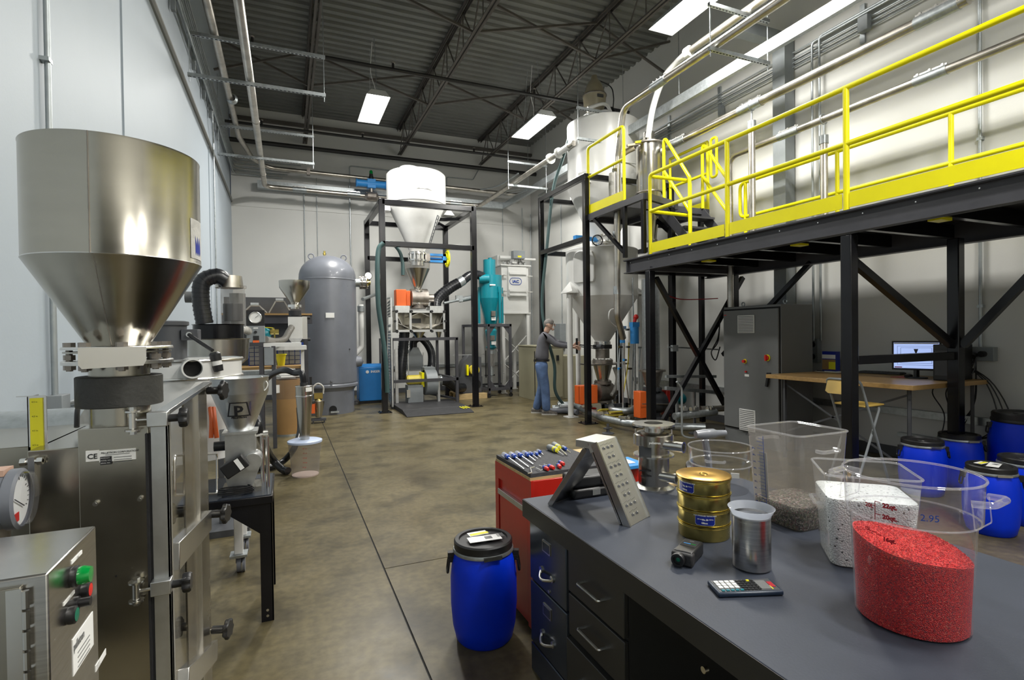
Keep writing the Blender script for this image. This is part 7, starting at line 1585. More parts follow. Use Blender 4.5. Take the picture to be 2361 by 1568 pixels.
B().cyl((hc.x+.06, hc.y-.09, zh(1062)), (hc.x+.06, hc.y+.05, zh(1062)), .045, n=28).build('valve_housing', 'aluminium', t)
B().box(hc.x-.09, hc.x+.1, hc.y-.08, hc.y+.08, TH+.004, TH+.03).build('base_plate', 'steel', t)
B().cyl((hc.x+.07, hc.y, zh(1008)), (hc.x+.13, hc.y, zh(1008)), .006).cyl((hc.x+.11, hc.y, zh(1008)), (hc.x+.135, hc.y, zh(1008)), .026, n=20).build('side_knob', 'bright_steel', t)
B().cyl((hc.x-.13, hc.y, zh(1026)), (hc.x-.07, hc.y, zh(1026)), .026, n=20).build('black_motor', 'black_plastic', t)
B().cyl((hc.x+.1, hc.y+.08, TH), (hc.x+.1, hc.y+.08, zh(1010)), .01).cyl((hc.x+.13, hc.y-.02, TH), (hc.x+.13, hc.y-.02, zh(1010)), .01).build('support_rod', 'bright_steel', t)
# emblem wrapped on the cone
vd4 = V((hc.x, hc.y, 0)).normalized(); ac4 = math.atan2(-vd4.y, -vd4.x)
zA, zB_ = zh(992), zh(906)
def conept(u, z, off=.0012):
    rr = .062+(R4-.002-.062)*(z-zA)/(zB_-zA)+off; a_ = ac4-.08+u/ (rr if rr > .05 else .05); return (hc.x+rr*math.cos(a_), hc.y+rr*math.sin(a_), z)
def patch(pts, nm, mt, off):
    b = B(); zmin, zmax = min(p[1] for p in pts), max(p[1] for p in pts)
    cx_, cz_ = sum(p[0] for p in pts)/len(pts), sum(p[1] for p in pts)/len(pts); n = len(pts); rows = 5; vs = []; fs = []
    for k in range(rows+1):
        for p in pts: f = k/rows; vs.append(conept(cx_+(p[0]-cx_)*f, cz_+(p[1]-cz_)*f, off))
    for k in range(rows):
        for i in range(n): j = (i+1) % n; fs.append((k*n+i, k*n+j, (k+1)*n+j, (k+1)*n+i))
    b.add(vs, fs).build(nm, mt, t)
def dens(pts, m=6): return [(a[0]+(b_[0]-a[0])*k/m, a[1]+(b_[1]-a[1])*k/m) for a, b_ in zip(pts, pts[1:]+pts[:1]) for k in range(m)]
z1, z2 = zh(956), zh(924)
patch(dens([(-.062, z1-.003), (.062, z1-.003), (.062, z2+.006), (-.062, z2+.006)]), 'emblem_sheet', 'bright_steel', .0008)
patch(dens([(-.059, z1), (.059, z1), (.044, z2+.002), (-.044, z2+.002)]), 'emblem_border', 'ink', .0014)
patch(dens([(-.049, z1+.007), (.049, z1+.007), (.037, z2-.003), (-.037, z2-.003)]), 'emblem_field', 'aluminium', .002)
def wrapcone(s, size, u0, z0, bold, xs=1.):
    ob = text(s, size, (0, 0, 0), (1, 0, 0), (0, 1, 0), 'ink', None, 'emblem_letter', align='CENTER', bold=bold)
    for v in ob.data.vertices:
        q = conept(u0+v.co.x*xs, z0+v.co.y, .0026); v.co = (q[0]-hc.x, q[1]-hc.y, q[2]-TH)
    ob.parent = t
wrapcone('p', .07, 0, z1+.026, .0028, 1.3); wrapcone('PELLETRON', .011, 0, z1-.0105+.0, .0006, 1.3)
# black adapter with cord
t = T('power_adapter', 'black power box with white label and coiled cord on the table', 'adapter', (hc.x, 3.1, TH))
p = at(541, 1075, Y=3.12); B().cbox(p, (.12, .04, .075), 0, 0, -.55).build('housing', 'black_plastic', t, bevel=.005); B().cbox(p+V((.022, -.022, .012)), (.022, .002, .062), 0, 0, -.55).build('white_label', 'paper', t)
pts = [(hc.x-.02+(.075+.012*math.sin(i*.9))*math.cos(i*.42), 3.13+.035*math.sin(i*.42), TH+.012+.0012*i/2) for i in range(62)]
B().tube(pts, .004, 6).build('coiled_cord', 'black_plastic', t)
q = at(592, 1108, Z=TH+.01); B().cbox(q, (.03, .02, .018), .6).cyl(q+V((.01, -.01, 0)), q+V((.03, -.02, 0)), .003).build('plug', 'black_plastic', t)
# white wire tie
t = B().tube(curve([at(603, 868, Y=3.2), at(617, 885, Y=3.18), at(610, 900, Y=3.17), at(598, 898, Y=3.16)], 6), .003, 6).build('string_loop', 'white_dull', None); tag(t, 'thin white cord looped at the rim of the small steel hopper', 'cord')
for k, px in enumerate((485, 492)):
    t = B().tube(curve([at(px, 940, Y=3.45), at(px+3, 970, Y=3.4), at(px+6*k+2, 1010, Y=3.38)], 5), .012, 8).build('orange_hose', 'orange', None); tag(t, ('left' if k == 0 else 'right')+' of two short orange hoses left of the small steel hopper', 'hose')
# ================================================================ RIGHT SIDE: cabinet, desk, stool, drums
t = T('control_cabinet', 'tall grey steel control cabinet with red and yellow switches', 'control cabinet', (5.8, 5.15, 0))
X0, X1, Y0_, Y1_, ZC = 5.54, 6.12, 4.68, 5.6, 1.82
B().box(X0+.03, X1, Y0_, Y1_, .0, ZC).build('case', 'cab_grey', t, bevel=.006)
B().box(X0+.02, X0+.035, Y0_+.02, Y1_-.02, .0, .16).build('plinth', 'cab_grey', t)
B().box(X0, X0+.025, Y0_+.02, Y1_-.02, .2, ZC-.05).build('door', 'cab_grey', t, bevel=.005)
B().box(X0+.026, X0+.032, Y0_+.01, Y1_-.01, .18, ZC-.03).build('door_gap', 'void', t)
d = [o for o in t.children if o.name.startswith('door')][0]
for (a, b_) in (((1702, 768), (1740, 726)), ((1706, 990), (1742, 947))):
    p = at(*a, X=X0); q = at(*b_, X=X0); v = B().box(X0-.012, X0, p.y, q.y, p.z, q.z).build('vent_grille', 'white_dull', d, bevel=.003)
    n = 11
    for i in range(n): z = p.z+(q.z-p.z)*(i+.8)/(n+.6); B().box(X0-.0135, X0-.012, p.y-.012*(1 if p.y > q.y else -1), q.y+.012*(1 if p.y > q.y else -1), z-.004, z+.003).build('vent_slot', 'dark_grey', v)
p = at(1718, 833, X=X0); B().cyl((X0-.008, p.y, p.z), (X0, p.y, p.z), .03).build('yellow_disc', 'yellow_plastic', d); B().cyl((X0-.04, p.y, p.z), (X0-.008, p.y, p.z), .02).build('stop_button', 'red_plastic', d)
p = at(1770, 825, X=X0); B().cyl((X0-.012, p.y, p.z), (X0, p.y, p.z), .042).build('yellow_disc', 'yellow_plastic', d); B().cyl((X0-.03, p.y, p.z), (X0-.012, p.y, p.z), .03).cbox((X0-.035, p.y, p.z), (.02, .018, .075)).build('main_switch', 'red_plastic', d)
p = at(1721, 857, X=X0); B().cyl((X0-.02, p.y, p.z), (X0, p.y, p.z), .012).build('red_lamp', 'red_plastic', d)
p = at(1722, 863, X=X0); B().box(X0-.002, X0, p.y-.035, p.y+.035, p.z-.03, p.z).build('label', 'paper', d)
p = at(1774, 875, X=X0); B().bar((X0-.02, p.y, p.z+.05), (X0-.028, p.y+.02, p.z-.09), .028).cbox((X0-.01, p.y, p.z+.06), (.02, .05, .05)).build('door_handle', 'black_plastic', d)
p = at(1668, 727, X=X0); B().box(X0-.001, X0+.001, p.y-.05, p.y-.01, p.z-.005, p.z+.005).build('logo_strip', 'red_plastic', d)
for y in (Y0_+.15, Y1_-.1): B().ring((X0+.28, y, ZC+.04), .025, .008, ax=(1, 0, 0)).cyl((X0+.28, y, ZC), (X0+.28, y, ZC+.02), .015).build('lifting_eye', 'galvanised', t)
# desk
zd = at(2243, 873, X=XR-.03).z; dkx = at(1815, 868, Z=zd).x; d2 = at(2113, 889, Z=zd)
dkx = (dkx+d2.x)/2; y0d, y1d = d2.y, 4.66+.35
y1d = min(at(1812, 862, X=dkx).y, 4.64) if 0 else at(1812, 862, X=dkx).y
t = T('computer_bench', 'wood-topped work table with steel legs against the right wall', 'table', (6.1, 3.8, 0))
B().box(dkx, XR-.04, y0d, 4.66, zd-.045, zd).build('table_top', 'wood', t, bevel=.003)
for x, y in ((dkx+.12, y0d+.1), (XR-.12, y0d+.1), (dkx+.12, 4.5), (XR-.12, 4.5)): B().box(x-.03, x+.03, y-.003, y+.003, .0, zd-.045).box(x-.03, x-.025, y-.03, y, .0, zd-.045).build('leg', 'dark_grey', t)
for p, q in (((dkx+.12, y0d+.1, zd-.1), (dkx+.12, 4.5, .3)), ((dkx+.12, y0d+.1, .15), (dkx+.12, 4.5, zd-.1))): B().bar(p, q, .02, .006, up=(1, 0, 0)).build('cross_brace', 'dark_grey', t)
# monitor
mc = at(2104, 822, X=6.1); ml = at(2068, 784, X=6.1)
t = T('computer_monitor', 'flat black computer monitor showing a process diagram on the wood table', 'monitor', (6.1, mc.y, zd))
my = mc.y
cc_ = V((6.18, my, zd+.25)); rz_ = math.radians(-66)
u = V((math.cos(rz_), math.sin(rz_), 0)); n_ = V((u.y, -u.x, 0))
if n_.dot(V((-1, -1, 0))) < 0: n_ = -n_
cc_ = at(2112, 820, X=6.12)
B().prism([(-.21, -.155), (.21, -.155), (.21, .155), (-.21, .155)], cc_, u, V((0, 0, 1)), -n_*.03).build('bezel', 'black_plastic', t, bevel=.004)
s = B().prism([(-.192, -.135), (.192, -.135), (.192, .138), (-.192, .138)], cc_+n_*.001, u, V((0, 0, 1)), n_*.001).build('screen', 'screen', t)
def sl(a, b_, w=.004, mt='ink', nm='diagram_line'): B().bar(cc_+n_*.003+u*a[0]+V((0, 0, a[1])), cc_+n_*.003+u*b_[0]+V((0, 0, b_[1])), w, .001, up=n_).build(nm, mt, s)
for sc_ in (1, .82): w2, h2 = .16*sc_, .1*sc_; [sl(a, b_, .0025, 'mid_grey') for a, b_ in (((-w2, -h2), (w2, -h2)), ((w2, -h2), (w2, h2)), ((w2, h2), (-w2, h2)), ((-w2, h2), (-w2, -h2)))]
sl((-.19, .13), (.19, .13), .014, 'paper', 'title_bar'); sl((-.185, -.125), (-.12, -.125), .01, 'red_plastic', 'taskbar_mark')
B().prism([(-.02, .07), (.02, .07), (.004, .02), (-.004, .02)], cc_+n_*.0025, u, V((0, 0, 1)), n_*.001).build('hopper_icon', 'dark_grey', s); sl((0, .02), (0, -.03), .003)
B().bar(cc_-n_*.03+V((0, 0, -.15)), V((cc_.x, cc_.y, zd+.01))-n_*.03, .05, .03).cyl((cc_.x, cc_.y, zd), (cc_.x, cc_.y, zd+.012), .1).build('stand', 'black_plastic', t)
k = at(2030, 862, Z=zd); t = T('keyboard', 'black keyboard lying on the wood table', 'keyboard', (k.x, k.y, zd))
B().cbox((k.x+.02, k.y, zd+.012), (.16, .44, .02), .15).build('body', 'black_plastic', t, bevel=.003)
b = B()
for i in range(5):
    for j in range(14): v = Matrix.Rotation(.15, 3, 'Z') @ V((-.055+.026*i, -.2+.03*j, 0)); b.cbox((k.x+.02+v.x, k.y+v.y, zd+.025), (.02, .023, .006), .15)
o = b.build('keys', 'dark_grey', t); o['kind'] = 'stuff'
k = at(2090, 870, Z=zd); t = B().cbox((k.x, k.y, zd+.002), (.22, .2, .004)).build('mouse_pad', 'red', None); tag(t, 'red mouse pad at the front of the wood table', 'mouse pad')
t = B().sphere((k.x, k.y-.02, zd+.018), .04, sc=(1.4, .8, .5)).build('computer_mouse', 'black_plastic', None); tag(t, 'black mouse on the red pad', 'mouse')
k = at(2192, 845, X=6.2); t = T('desktop_computer', 'black desktop computer tower beside the monitor', 'computer', (k.x, k.y, zd)); B().box(6.05, 6.42, k.y-.08, k.y+.08, zd, zd+.36).build('case', 'black_plastic', t, bevel=.006); B().box(6.045, 6.05, k.y-.06, k.y+.06, zd+.05, zd+.3).build('front_panel', 'dark_grey', t)
k = at(1920, 855, X=6.35); t = T('software_box', 'small printed box with yellow and blue cover on the wood table', 'box', (k.x, k.y, zd))
B().box(6.28, 6.36, k.y-.09, k.y+.09, zd, zd+.25).build('carton', 'label_blue', t); B().box(6.278, 6.28, k.y-.088, k.y+.088, zd+.02, zd+.15).build('cover_picture', 'cardboard', t); B().box(6.276, 6.278, k.y-.088, k.y-.0, zd+.03, zd+.12).build('yellow_panel', 'label_yellow', t); B().box(6.276, 6.278, k.y-.088, k.y+.088, zd+.16, zd+.21).build('title_strip', 'paper', t)
for k_, (px, py, w_, l_, a_, lb) in enumerate(((1905, 858, .22, .3, .1, 'open white papers at the left end of the wood table'), (1975, 858, .22, .3, -.2, 'white sheets beside the keyboard'))):
    k = at(px, py, Z=zd); t = B().cbox((k.x+.1, k.y, zd+.003), (w_, l_, .004), a_).build('paper_sheet', 'paper', None); tag(t, lb, 'paper')
k = at(1890, 857, Z=zd); t = B().bar((k.x+.0, k.y-.06, zd+.01), (k.x+.03, k.y+.06, zd+.01), .008).build('pen', 'black_plastic', None); tag(t, 'dark pen lying on the open papers', 'pen')
for i in range(3):
    t = B().tube(curve([(6.45, y0d+.25, zd+.2), (6.48, y0d+.0-.03*i, zd-.05), (6.46, y0d-.08-.05*i, .5), (6.47, 3.3+.04*i, .3), (6.5, 3.16, .7), (XR-.09, 3.12, 1.18)], 6), .006, 6).build('electric_cable', 'black_plastic', None); tag(t, ('left', 'middle', 'right')[i]+' black electric cable hanging behind the table end', 'cord', 'cords behind the wood table')
# stool
t = T('folding_stool', 'folding stool with light wooden seat and back and grey metal legs', 'stool', (5.65, 3.95, 0))
sx_ = 4.93
a = at(1905, 872, X=sx_); b_ = at(1983, 868, X=sx_); yA, yB2 = a.y, b_.y
zs_ = at(1945, 928, X=sx_+.2).z
yc = (yA+yB2)/2; hw = abs(yA-yB2)/2; zt = a.z
for s in (-1, 1): pass
B().pipe([(sx_+.42, yc-hw, 0), (sx_-.0, yc-hw, zt), (sx_-.0, yc+hw, zt), (sx_+.42, yc+hw, 0)], .012, .05, 10).build('front_frame', 'mid_grey', t)
B().pipe([(sx_-.02, yc-hw+.03, 0), (sx_+.33, yc-hw+.03, zs_-.02), (sx_+.33, yc+hw-.03, zs_-.02), (sx_-.02, yc+hw-.03, 0)], .011, .04, 10).build('rear_frame', 'mid_grey', t)
B().cyl((sx_+.3, yc-hw, .24), (sx_+.3, yc+hw, .24), .009).build('foot_rail', 'mid_grey', t)
B().prism([(-hw+.015, -.005), (hw-.015, -.005), (hw-.015, -.12), (hw-.05, -.14), (-hw+.05, -.14), (-hw+.015, -.12)], (sx_+.005, yc, zt), (0, 1, 0), (.35, 0, 1), (.01, 0, 0)).build('backrest', 'plywood', t)
B().prism([(sx_+.08, -hw+.01), (sx_+.1, hw-.01), (sx_+.38, hw-.03), (sx_+.4, -hw+.03)], (0, yc, zs_-.01), (1, 0, 0), (0, 1, 0), (0, 0, .018)).build('seat', 'plywood', t, bevel=.006)
# blue drums
def drum(x, y, r, h, label, tagk=None, face=None, mt='blue_plastic', big=False):
    t = T('plastic_drum', label, 'drum', (x, y, 0), 'blue plastic drums with black lids')
    B().lathe([(0, 0), (r*.78, 0), (r*.86, h*.03), (r*.95, h*.16), (r, h*.36), (r, h*.62), (r*.94, h*.8), (r*.87, h*.865), (r*.86, h*.88)], (x, y, 0), 64).build('body', mt, t)
    B().lathe([(r*.87, h*.865), (r*.915, h*.872), (r*.92, h*.885), (r*.9, h*.905), (r*.86, h*.905)], (x, y, 0), 64).build('clamp_ring', 'galvanised' if not big else 'black_plastic', t)
    l = B().lathe([(r*.86, h*.895), (r*.885, h*.9), (r*.885, h*.97), (r*.85, h*.985), (r*.74, h*.985), (r*.72, h*.965), (r*.3, h*.965), (r*.28, h*.975), (0, h*.975)], (x, y, 0), 64).build('lid', 'black_plastic', t)
    f = math.atan2(-y, -x) if face is None else face
    for s in (1, -1):
        q = f+s*1.45; e = V((math.cos(q), math.sin(q), 0)); p = V((x, y, h*.8))+e*(r*.97)
        g = B().cbox(p+V((0, 0, .02)), (.035, .03, .03), q).cbox(p+V((0, 0, -.0)), (.028, .04, .02), q).build('handle_bracket', 'black_plastic', t)
        sd = V((-e.y, e.x, 0)); hp_ = [p+e*.012+sd*.025, p+e*.02+sd*.028+V((0, 0, -.06)), p+e*.02-sd*.028+V((0, 0, -.06)), p+e*.012-sd*.025]
        B().tube(rounded(hp_, .02), .006, 8).build('drop_handle', 'black_plastic', t)
    e = V((math.cos(f+.3), math.sin(f+.3), 0)); sd = V((-e.y, e.x, 0)); 
    if not big: B().cbox(V((x, y, h*.888))+e*r*.93, (.01, .09, .016), f+.3).build('ring_latch', 'bright_steel', t)
    if tagk:
        c0 = V((x, y, h*.985+.002)); r0 = math.atan2(-y, -x)+PI/2
        B().cbox(c0+V((-.0, -.02, 0)), (r*1.0, r*.42, .002), -.08 if tagk == 1 else .3).build('shipping_label', 'paper', t)
        B().cbox(c0+V((-.01, r*.33, 0)), (r*.6, r*.3, .002), .02).build('second_label', 'paper', t); B().cbox(c0+V((-.005, r*.28, .002)), (r*.58, r*.14, .001), .02).build('yellow_strip', 'label_yellow', t)
        B().cbox(c0+V((.02, -.02, .0015)), (r*.22, r*.2, .0008), -.08).build('print_block', 'cab_grey', t)
        b = B()
        for i in range(6): b.cbox(c0+V((.07+.006*i, -.01, .0015)), (.003, r*.28, .0008), -.08)
        b.build('barcode', 'cab_grey', t)
    return t
drum(.882, 2.47, .163, .50, 'blue plastic drum standing beside the red tool cabinet', 1)
drum(5.3, 2.97, .18, .50, 'leftmost blue drum of the group by the right wall', face=-2.3)
drum(5.83, 2.95, .18, .51, 'blue drum between the leftmost drum and the tallest one', face=-2.3)
drum(6.17, 2.62, .25, .73, 'tallest blue drum, against the right wall', face=-2.5, big=True)
drum(4.74, 2.2, .165, .50, 'front blue drum with white and yellow papers on its lid', 2, face=-2.5)
drum(5.2, 2.2, .18, .51, 'blue drum cut by the right edge of the photo', face=-2.2)
# loop of hoses and clutter at the man's feet
cl = [('red_hose', [(5.0, 8.9, .08), (5.15, 8.7, .06), (4.95, 8.55, .12), (5.2, 8.4, .1), (5.35, 8.6, .06)], .02, 'red hose lying in loose curves behind the white leg'),
      ('red_hose', [(4.75, 9.0, .05), (4.95, 8.95, .14), (5.1, 9.1, .08), (5.3, 8.95, .1)], .018, 'second red hose beside the beige cabinet')]
for m_, pts, r, lb in cl: hose('air_hose', lb, pts, r, m_, False)
for k in range(5): hose('yellow_hose', ('bottom', 'second', 'middle', 'fourth', 'top')[k]+' loop of yellow hose on the floor between the two rotary valves', [(5.15+.25*math.cos(i*.9+k*.5), 7.75+.18*math.sin(i*.9+k*.5), .04+.025*k+.01*(i % 2)) for i in range(9)], .014, 'brass' if k % 2 else 'yellow_motor', False, group='yellow hose coils on the floor')
t = T('pipe_coupling_set', 'heap of silver camlock couplings on the floor by the man', 'couplings', (4.6, 8.9, 0))
for i, (x, y) in enumerate(((4.72, 8.95), (4.9, 9.05), (4.8, 8.8))): B().cyl((x-.1, y, .07+.02*i), (x+.1, y-.08, .08+.02*i), .06, n=18).cyl((x+.06, y-.06, .08+.02*i), (x+.1, y-.08, .08+.02*i), .075, n=18).build('coupling', 'galvanised', t)
hose('grey_suction_hose', 'dark grey hose lying on the floor from the man\'s feet', [(4.5, 8.85, .05), (4.65, 8.75, .05), (4.8, 8.6, .05), (4.85, 8.4, .05)], .05, 'tank_grey', False)
# blue filter, regulators, small lines beside the lower hopper
f = at(1463, 775, Y=7.6); t = T('air_filter', 'blue cylindrical air filter with red knob beside the white hopper', 'filter', (f.x, 7.6, f.z))
B().cyl((f.x, 7.6, f.z-.13), (f.x, 7.6, f.z+.16), .075, n=24).build('bowl', 'blue_valve', t); B().cbox((f.x, 7.6, f.z+.2), (.14, .1, .08)).build('head', 'blue_valve', t); B().sphere((f.x+.02, 7.58, f.z+.33), .045).cyl((f.x, 7.6, f.z+.24), (f.x+.02, 7.58, f.z+.33), .03).build('red_knob', 'red_plastic', t); B().cbox((f.x+.12, 7.6, f.z-.2), (.08, .03, .03)).cyl((f.x, 7.6, f.z-.13), (f.x, 7.6, .0), .02).build('bracket', 'galvanised', t)
f = at(1485, 750, Y=7.0); t = B().cyl((f.x, 6.9, f.z), (f.x, 6.8, f.z), .045, n=20).build('red_valve_cap', 'red_plastic', None); tag(t, 'dark red round valve cap beside the mezzanine post', 'valve cap')
f = at(1435, 780, Y=7.7); t = T('flow_regulator', 'clear tube regulator with blue band next to the white cone', 'regulator', (f.x, 7.7, 0))
B().cyl((f.x, 7.7, f.z-.06), (f.x, 7.7, f.z+.15), .045).build('clear_bowl', 'clear_dirty', t); B().cyl((f.x, 7.7, f.z-.08), (f.x, 7.7, f.z-.03), .047).build('blue_band', 'blue_valve', t); B().cyl((f.x, 7.7, .0), (f.x, 7.7, f.z-.06), .018).cbox((f.x, 7.7, f.z+.18), (.12, .07, .06)).build('head_and_post', 'aluminium', t)
for i, (px, py) in enumerate(((1430, 800), (1440, 830), (1447, 800), (1452, 850), (1428, 850), (1446, 760))):
    f = at(px, py, Y=7.65); t = T('needle_valve', ('small brass valve left of the blue filter', 'small blue valve halfway down the tube rack', 'small silver valve below the blue filter', 'lowest brass valve of the tube rack', 'lowest blue valve of the tube rack', 'topmost silver valve of the tube rack')[i], 'valve', f, 'small valves on the tube rack'); B().cbox(f, (.05, .04, .035)).build('body', ('brass', 'blue_valve', 'aluminium')[i % 3], t); B().cyl(f+V((0, -.05, 0)), f+V((0, -.02, 0)), .016, n=10).build('knob', 'black_plastic', t)
for i, (a_, b_, mt) in enumerate((((1418, 640), (1424, 900), 'galvanised'), ((1432, 780), (1428, 930), 'galvanised'), ((1450, 790), (1436, 915), 'yellow_motor'), ((1440, 790), (1450, 930), 'old_steel'), ((1458, 640), (1456, 950), 'galvanised'), ((1476, 800), (1478, 960), 'galvanised'))):
    p = at(*a_, Y=7.8); q = at(*b_, Y=7.7); t = B().tube(curve([p, p.lerp(q, .4)+V((.03*(-1)**i, 0, 0)), q], 6), .011, 8).build('air_line', mt, None); tag(t, ('leftmost', 'second', 'third', 'fourth, yellowish', 'fifth', 'rightmost')[(0, 1, 3, 2, 4, 5)[i]]+' thin air line in the row beside the lower white hopper', 'air line', 'air lines beside the lower white hopper')
t = B().tube(curve([at(1428, 712, Y=7.5), at(1408, 715, Y=7.5), at(1404, 735, Y=7.5), at(1415, 750, Y=7.6), at(1436, 763, Y=7.7)], 6), .012, 8).build('white_air_line', 'white_dull', None); tag(t, 'white flexible air line looping in front of the white cone', 'air line')
# unistrut rails right of X brace
t = T('strut_rack', 'grey strut rack with pipes behind the crossed braces', 'rack', (5.3, 5.9, 0))
for p, q, w in (((1535, 868), (1650, 868), .04), ((1535, 895), (1660, 905), .05), ((1540, 800), (1655, 806), .02)): 
    B().bar(at(*p, Y=6.3), at(*q, Y=6.3), w).build('strut', 'galvanised', t)
for px in (1560, 1601): a = at(px, 900, Y=6.3); B().bar((a.x, 6.3, a.z), (a.x, 6.3, .1), .03).build('strut_leg', 'galvanised', t)
a = at(1555, 803, Y=6.3); B().cbox(a, (.1, .05, .09)).build('outlet_box', 'mid_grey', t)
t = B().tube(curve([at(1540, 682, Y=6.3), at(1570, 690, Y=6.3), at(1620, 690, Y=6.3), at(1655, 688, Y=6.3)], 6), .008, 6).build('red_wire', 'ink_red', None); tag(t, 'thin dark red wire sagging left of the grey cabinet', 'wire')
for k in range(2): t = B().tube(curve([at(1660, 740, Y=6.0), at(1655, 780+8*k, Y=5.95), at(1640, 812, Y=5.95), at(1650, 830, Y=5.95), at(1660, 800, Y=6.0)], 6), .009, 6).build('electric_cable', 'black_plastic', None); tag(t, ('upper', 'lower')[k]+' black cable coiled on the pipe left of the grey cabinet', 'cord', 'cords left of the grey cabinet')
b = [at(p_, q_, Y=5.8) for p_, q_ in ((1560, 880), (1572, 895), (1572, 985), (1590, 1000), (1668, 985))]
t = B().tube(rounded([b[0], b[1], V((b[2].x, 5.8, .06)), V((b[2].x+.1, 5.75, .03)), V((5.5, 5.7, .03))], .1), .014, 8).build('bent_tube', 'conduit', None); tag(t, 'thin grey tube bending from the rack down onto the floor', 'tube')
# ================================================================ THE MAN
def skin_fig(name, verts, edges, radii, mt, par, sub=2):
    me = bpy.data.meshes.new(name); me.from_pydata([tuple(v) for v in verts], edges, []); ob = bpy.data.objects.new(name, me); C.objects.link(ob)
    sk = ob.modifiers.new('skin', 'SKIN'); sk.use_smooth_shade = True; sk.branch_smoothing = .5
    lay = me.skin_vertices[0] if me.skin_vertices else None
    if lay is None:
        bm = bmesh.new(); bm.from_mesh(me); bm.verts.layers.skin.verify(); bm.to_mesh(me); bm.free(); lay = me.skin_vertices[0]
    for i, r in enumerate(radii): lay.data[i].radius = r if isinstance(r, tuple) else (r, r); lay.data[i].use_root = (i == 0)
    ss = ob.modifiers.new('sub', 'SUBSURF'); ss.levels = sub; ss.render_levels = sub
    dg = bpy.context.evaluated_depsgraph_get(); m2 = bpy.data.meshes.new_from_object(ob.evaluated_get(dg)); bpy.data.objects.remove(ob)
    m2.materials.clear(); m2.materials.append(M[mt]); m2.polygons.foreach_set('use_smooth', [True]*len(m2.polygons))
    o2 = bpy.data.objects.new(name, m2); C.objects.link(o2); o2.parent = par; return o2
px0, py0 = 4.30, 8.78
t = T('person', 'grey-haired man in grey long-sleeved shirt and jeans reaching to the valve lever', 'person', (0, 0, 0))
# local frame: f = the way he faces (to the right in the photo), s = his left, z up; scaled afterwards
F = V((CR.x, CR.y, 0)).normalized(); F = (F*.96+V((CF.x, CF.y, 0))*-.1).normalized(); Sd = V((-F.y, F.x, 0))   # Sd points away from camera
org = at(1258, 955, Z=0)+V((0, .06, 0)); t.location = (org.x, org.y, 0)
def lp(f, s, z): return F*f+Sd*s+V((0, 0, z))
hf = .0
# joints (he stands slightly leaning forward)
pel = lp(-.03, 0, .97)
body = [pel, lp(-.03, 0, 1.1), lp(-.01, 0, 1.25), lp(.02, 0, 1.42), lp(.045, 0, 1.515), lp(.075, 0, 1.565), lp(.095, 0, 1.62),   # 0-6 spine, neck, head base
        lp(.03, -.17, 1.465), lp(.1, -.22, 1.2), lp(.33, -.17, 1.17), lp(.56, -.06, 1.235),                                # 7-10 right arm (camera side)
        lp(.05, .17, 1.47), lp(.17, .2, 1.26), lp(.4, .14, 1.2), lp(.57, .02, 1.25)]                          # 11-14 left arm
hand_t = at(1333, 797, Y=8.35); ht = hand_t-t.location
# aim both hands at the lever
body[10] = ht-F*.09+V((0, 0, -.03))-Sd*.03; body[9] = body[8].lerp(body[10], .5)+V((0, 0, -.035))
body[8] = body[7].lerp(body[10], .0)+lp(.2, -.03, -.17); body[9] = body[8].lerp(body[10], .5)
body[14] = ht-F*.09+V((0, 0, .0))+Sd*.05; body[12] = body[11]+lp(.2, .02, -.15); body[13] = body[12].lerp(body[14], .5)
skin_fig('shirt', body[:5]+[body[7], body[8], body[9], body[10], body[11], body[12], body[13], body[14]],
         [(0, 1), (1, 2), (2, 3), (3, 4), (3, 5), (5, 6), (6, 7), (7, 8), (3, 9), (9, 10), (10, 11), (11, 12)],
         [(.15, .14), (.135, .15), (.14, .165), (.14, .16), (.08, .08), .07, .056, .047, .036, .07, .056, .047, .036], 'shirt', t)
# legs + hips as one pair of jeans
kn = [lp(.03, -.1, .52), lp(-.03, .1, .52)]; an = [lp(.05, -.11, .1), lp(-.16, .1, .1)]
skin_fig('jeans', [lp(-.03, 0, 1.03), lp(-.04, 0, .92), lp(-.035, -.09, .8), kn[0], an[0]+V((0, 0, -.06)), lp(-.045, .09, .8), kn[1], an[1]+V((0, 0, -.06))],
         [(0, 1), (1, 2), (2, 3), (3, 4), (1, 5), (5, 6), (6, 7)], [(.165, .165), (.18, .175), .12, .088, .085, .12, .088, .085], 'jeans', t)
b = B(); c_ = lp(-.035, 0, 0)
def ringp(z, rf, rs, o=(0, 0)): return [lp(-.035+rf*math.cos(2*PI*k/28)+o[0], rs*math.sin(2*PI*k/28), z) for k in range(28)]
B().loft([[p+t.location for p in ringp(.975, .15, .16)], [p+t.location for p in ringp(1.01, .15, .16)]], caps=False).build('belt', 'black_plastic', t)
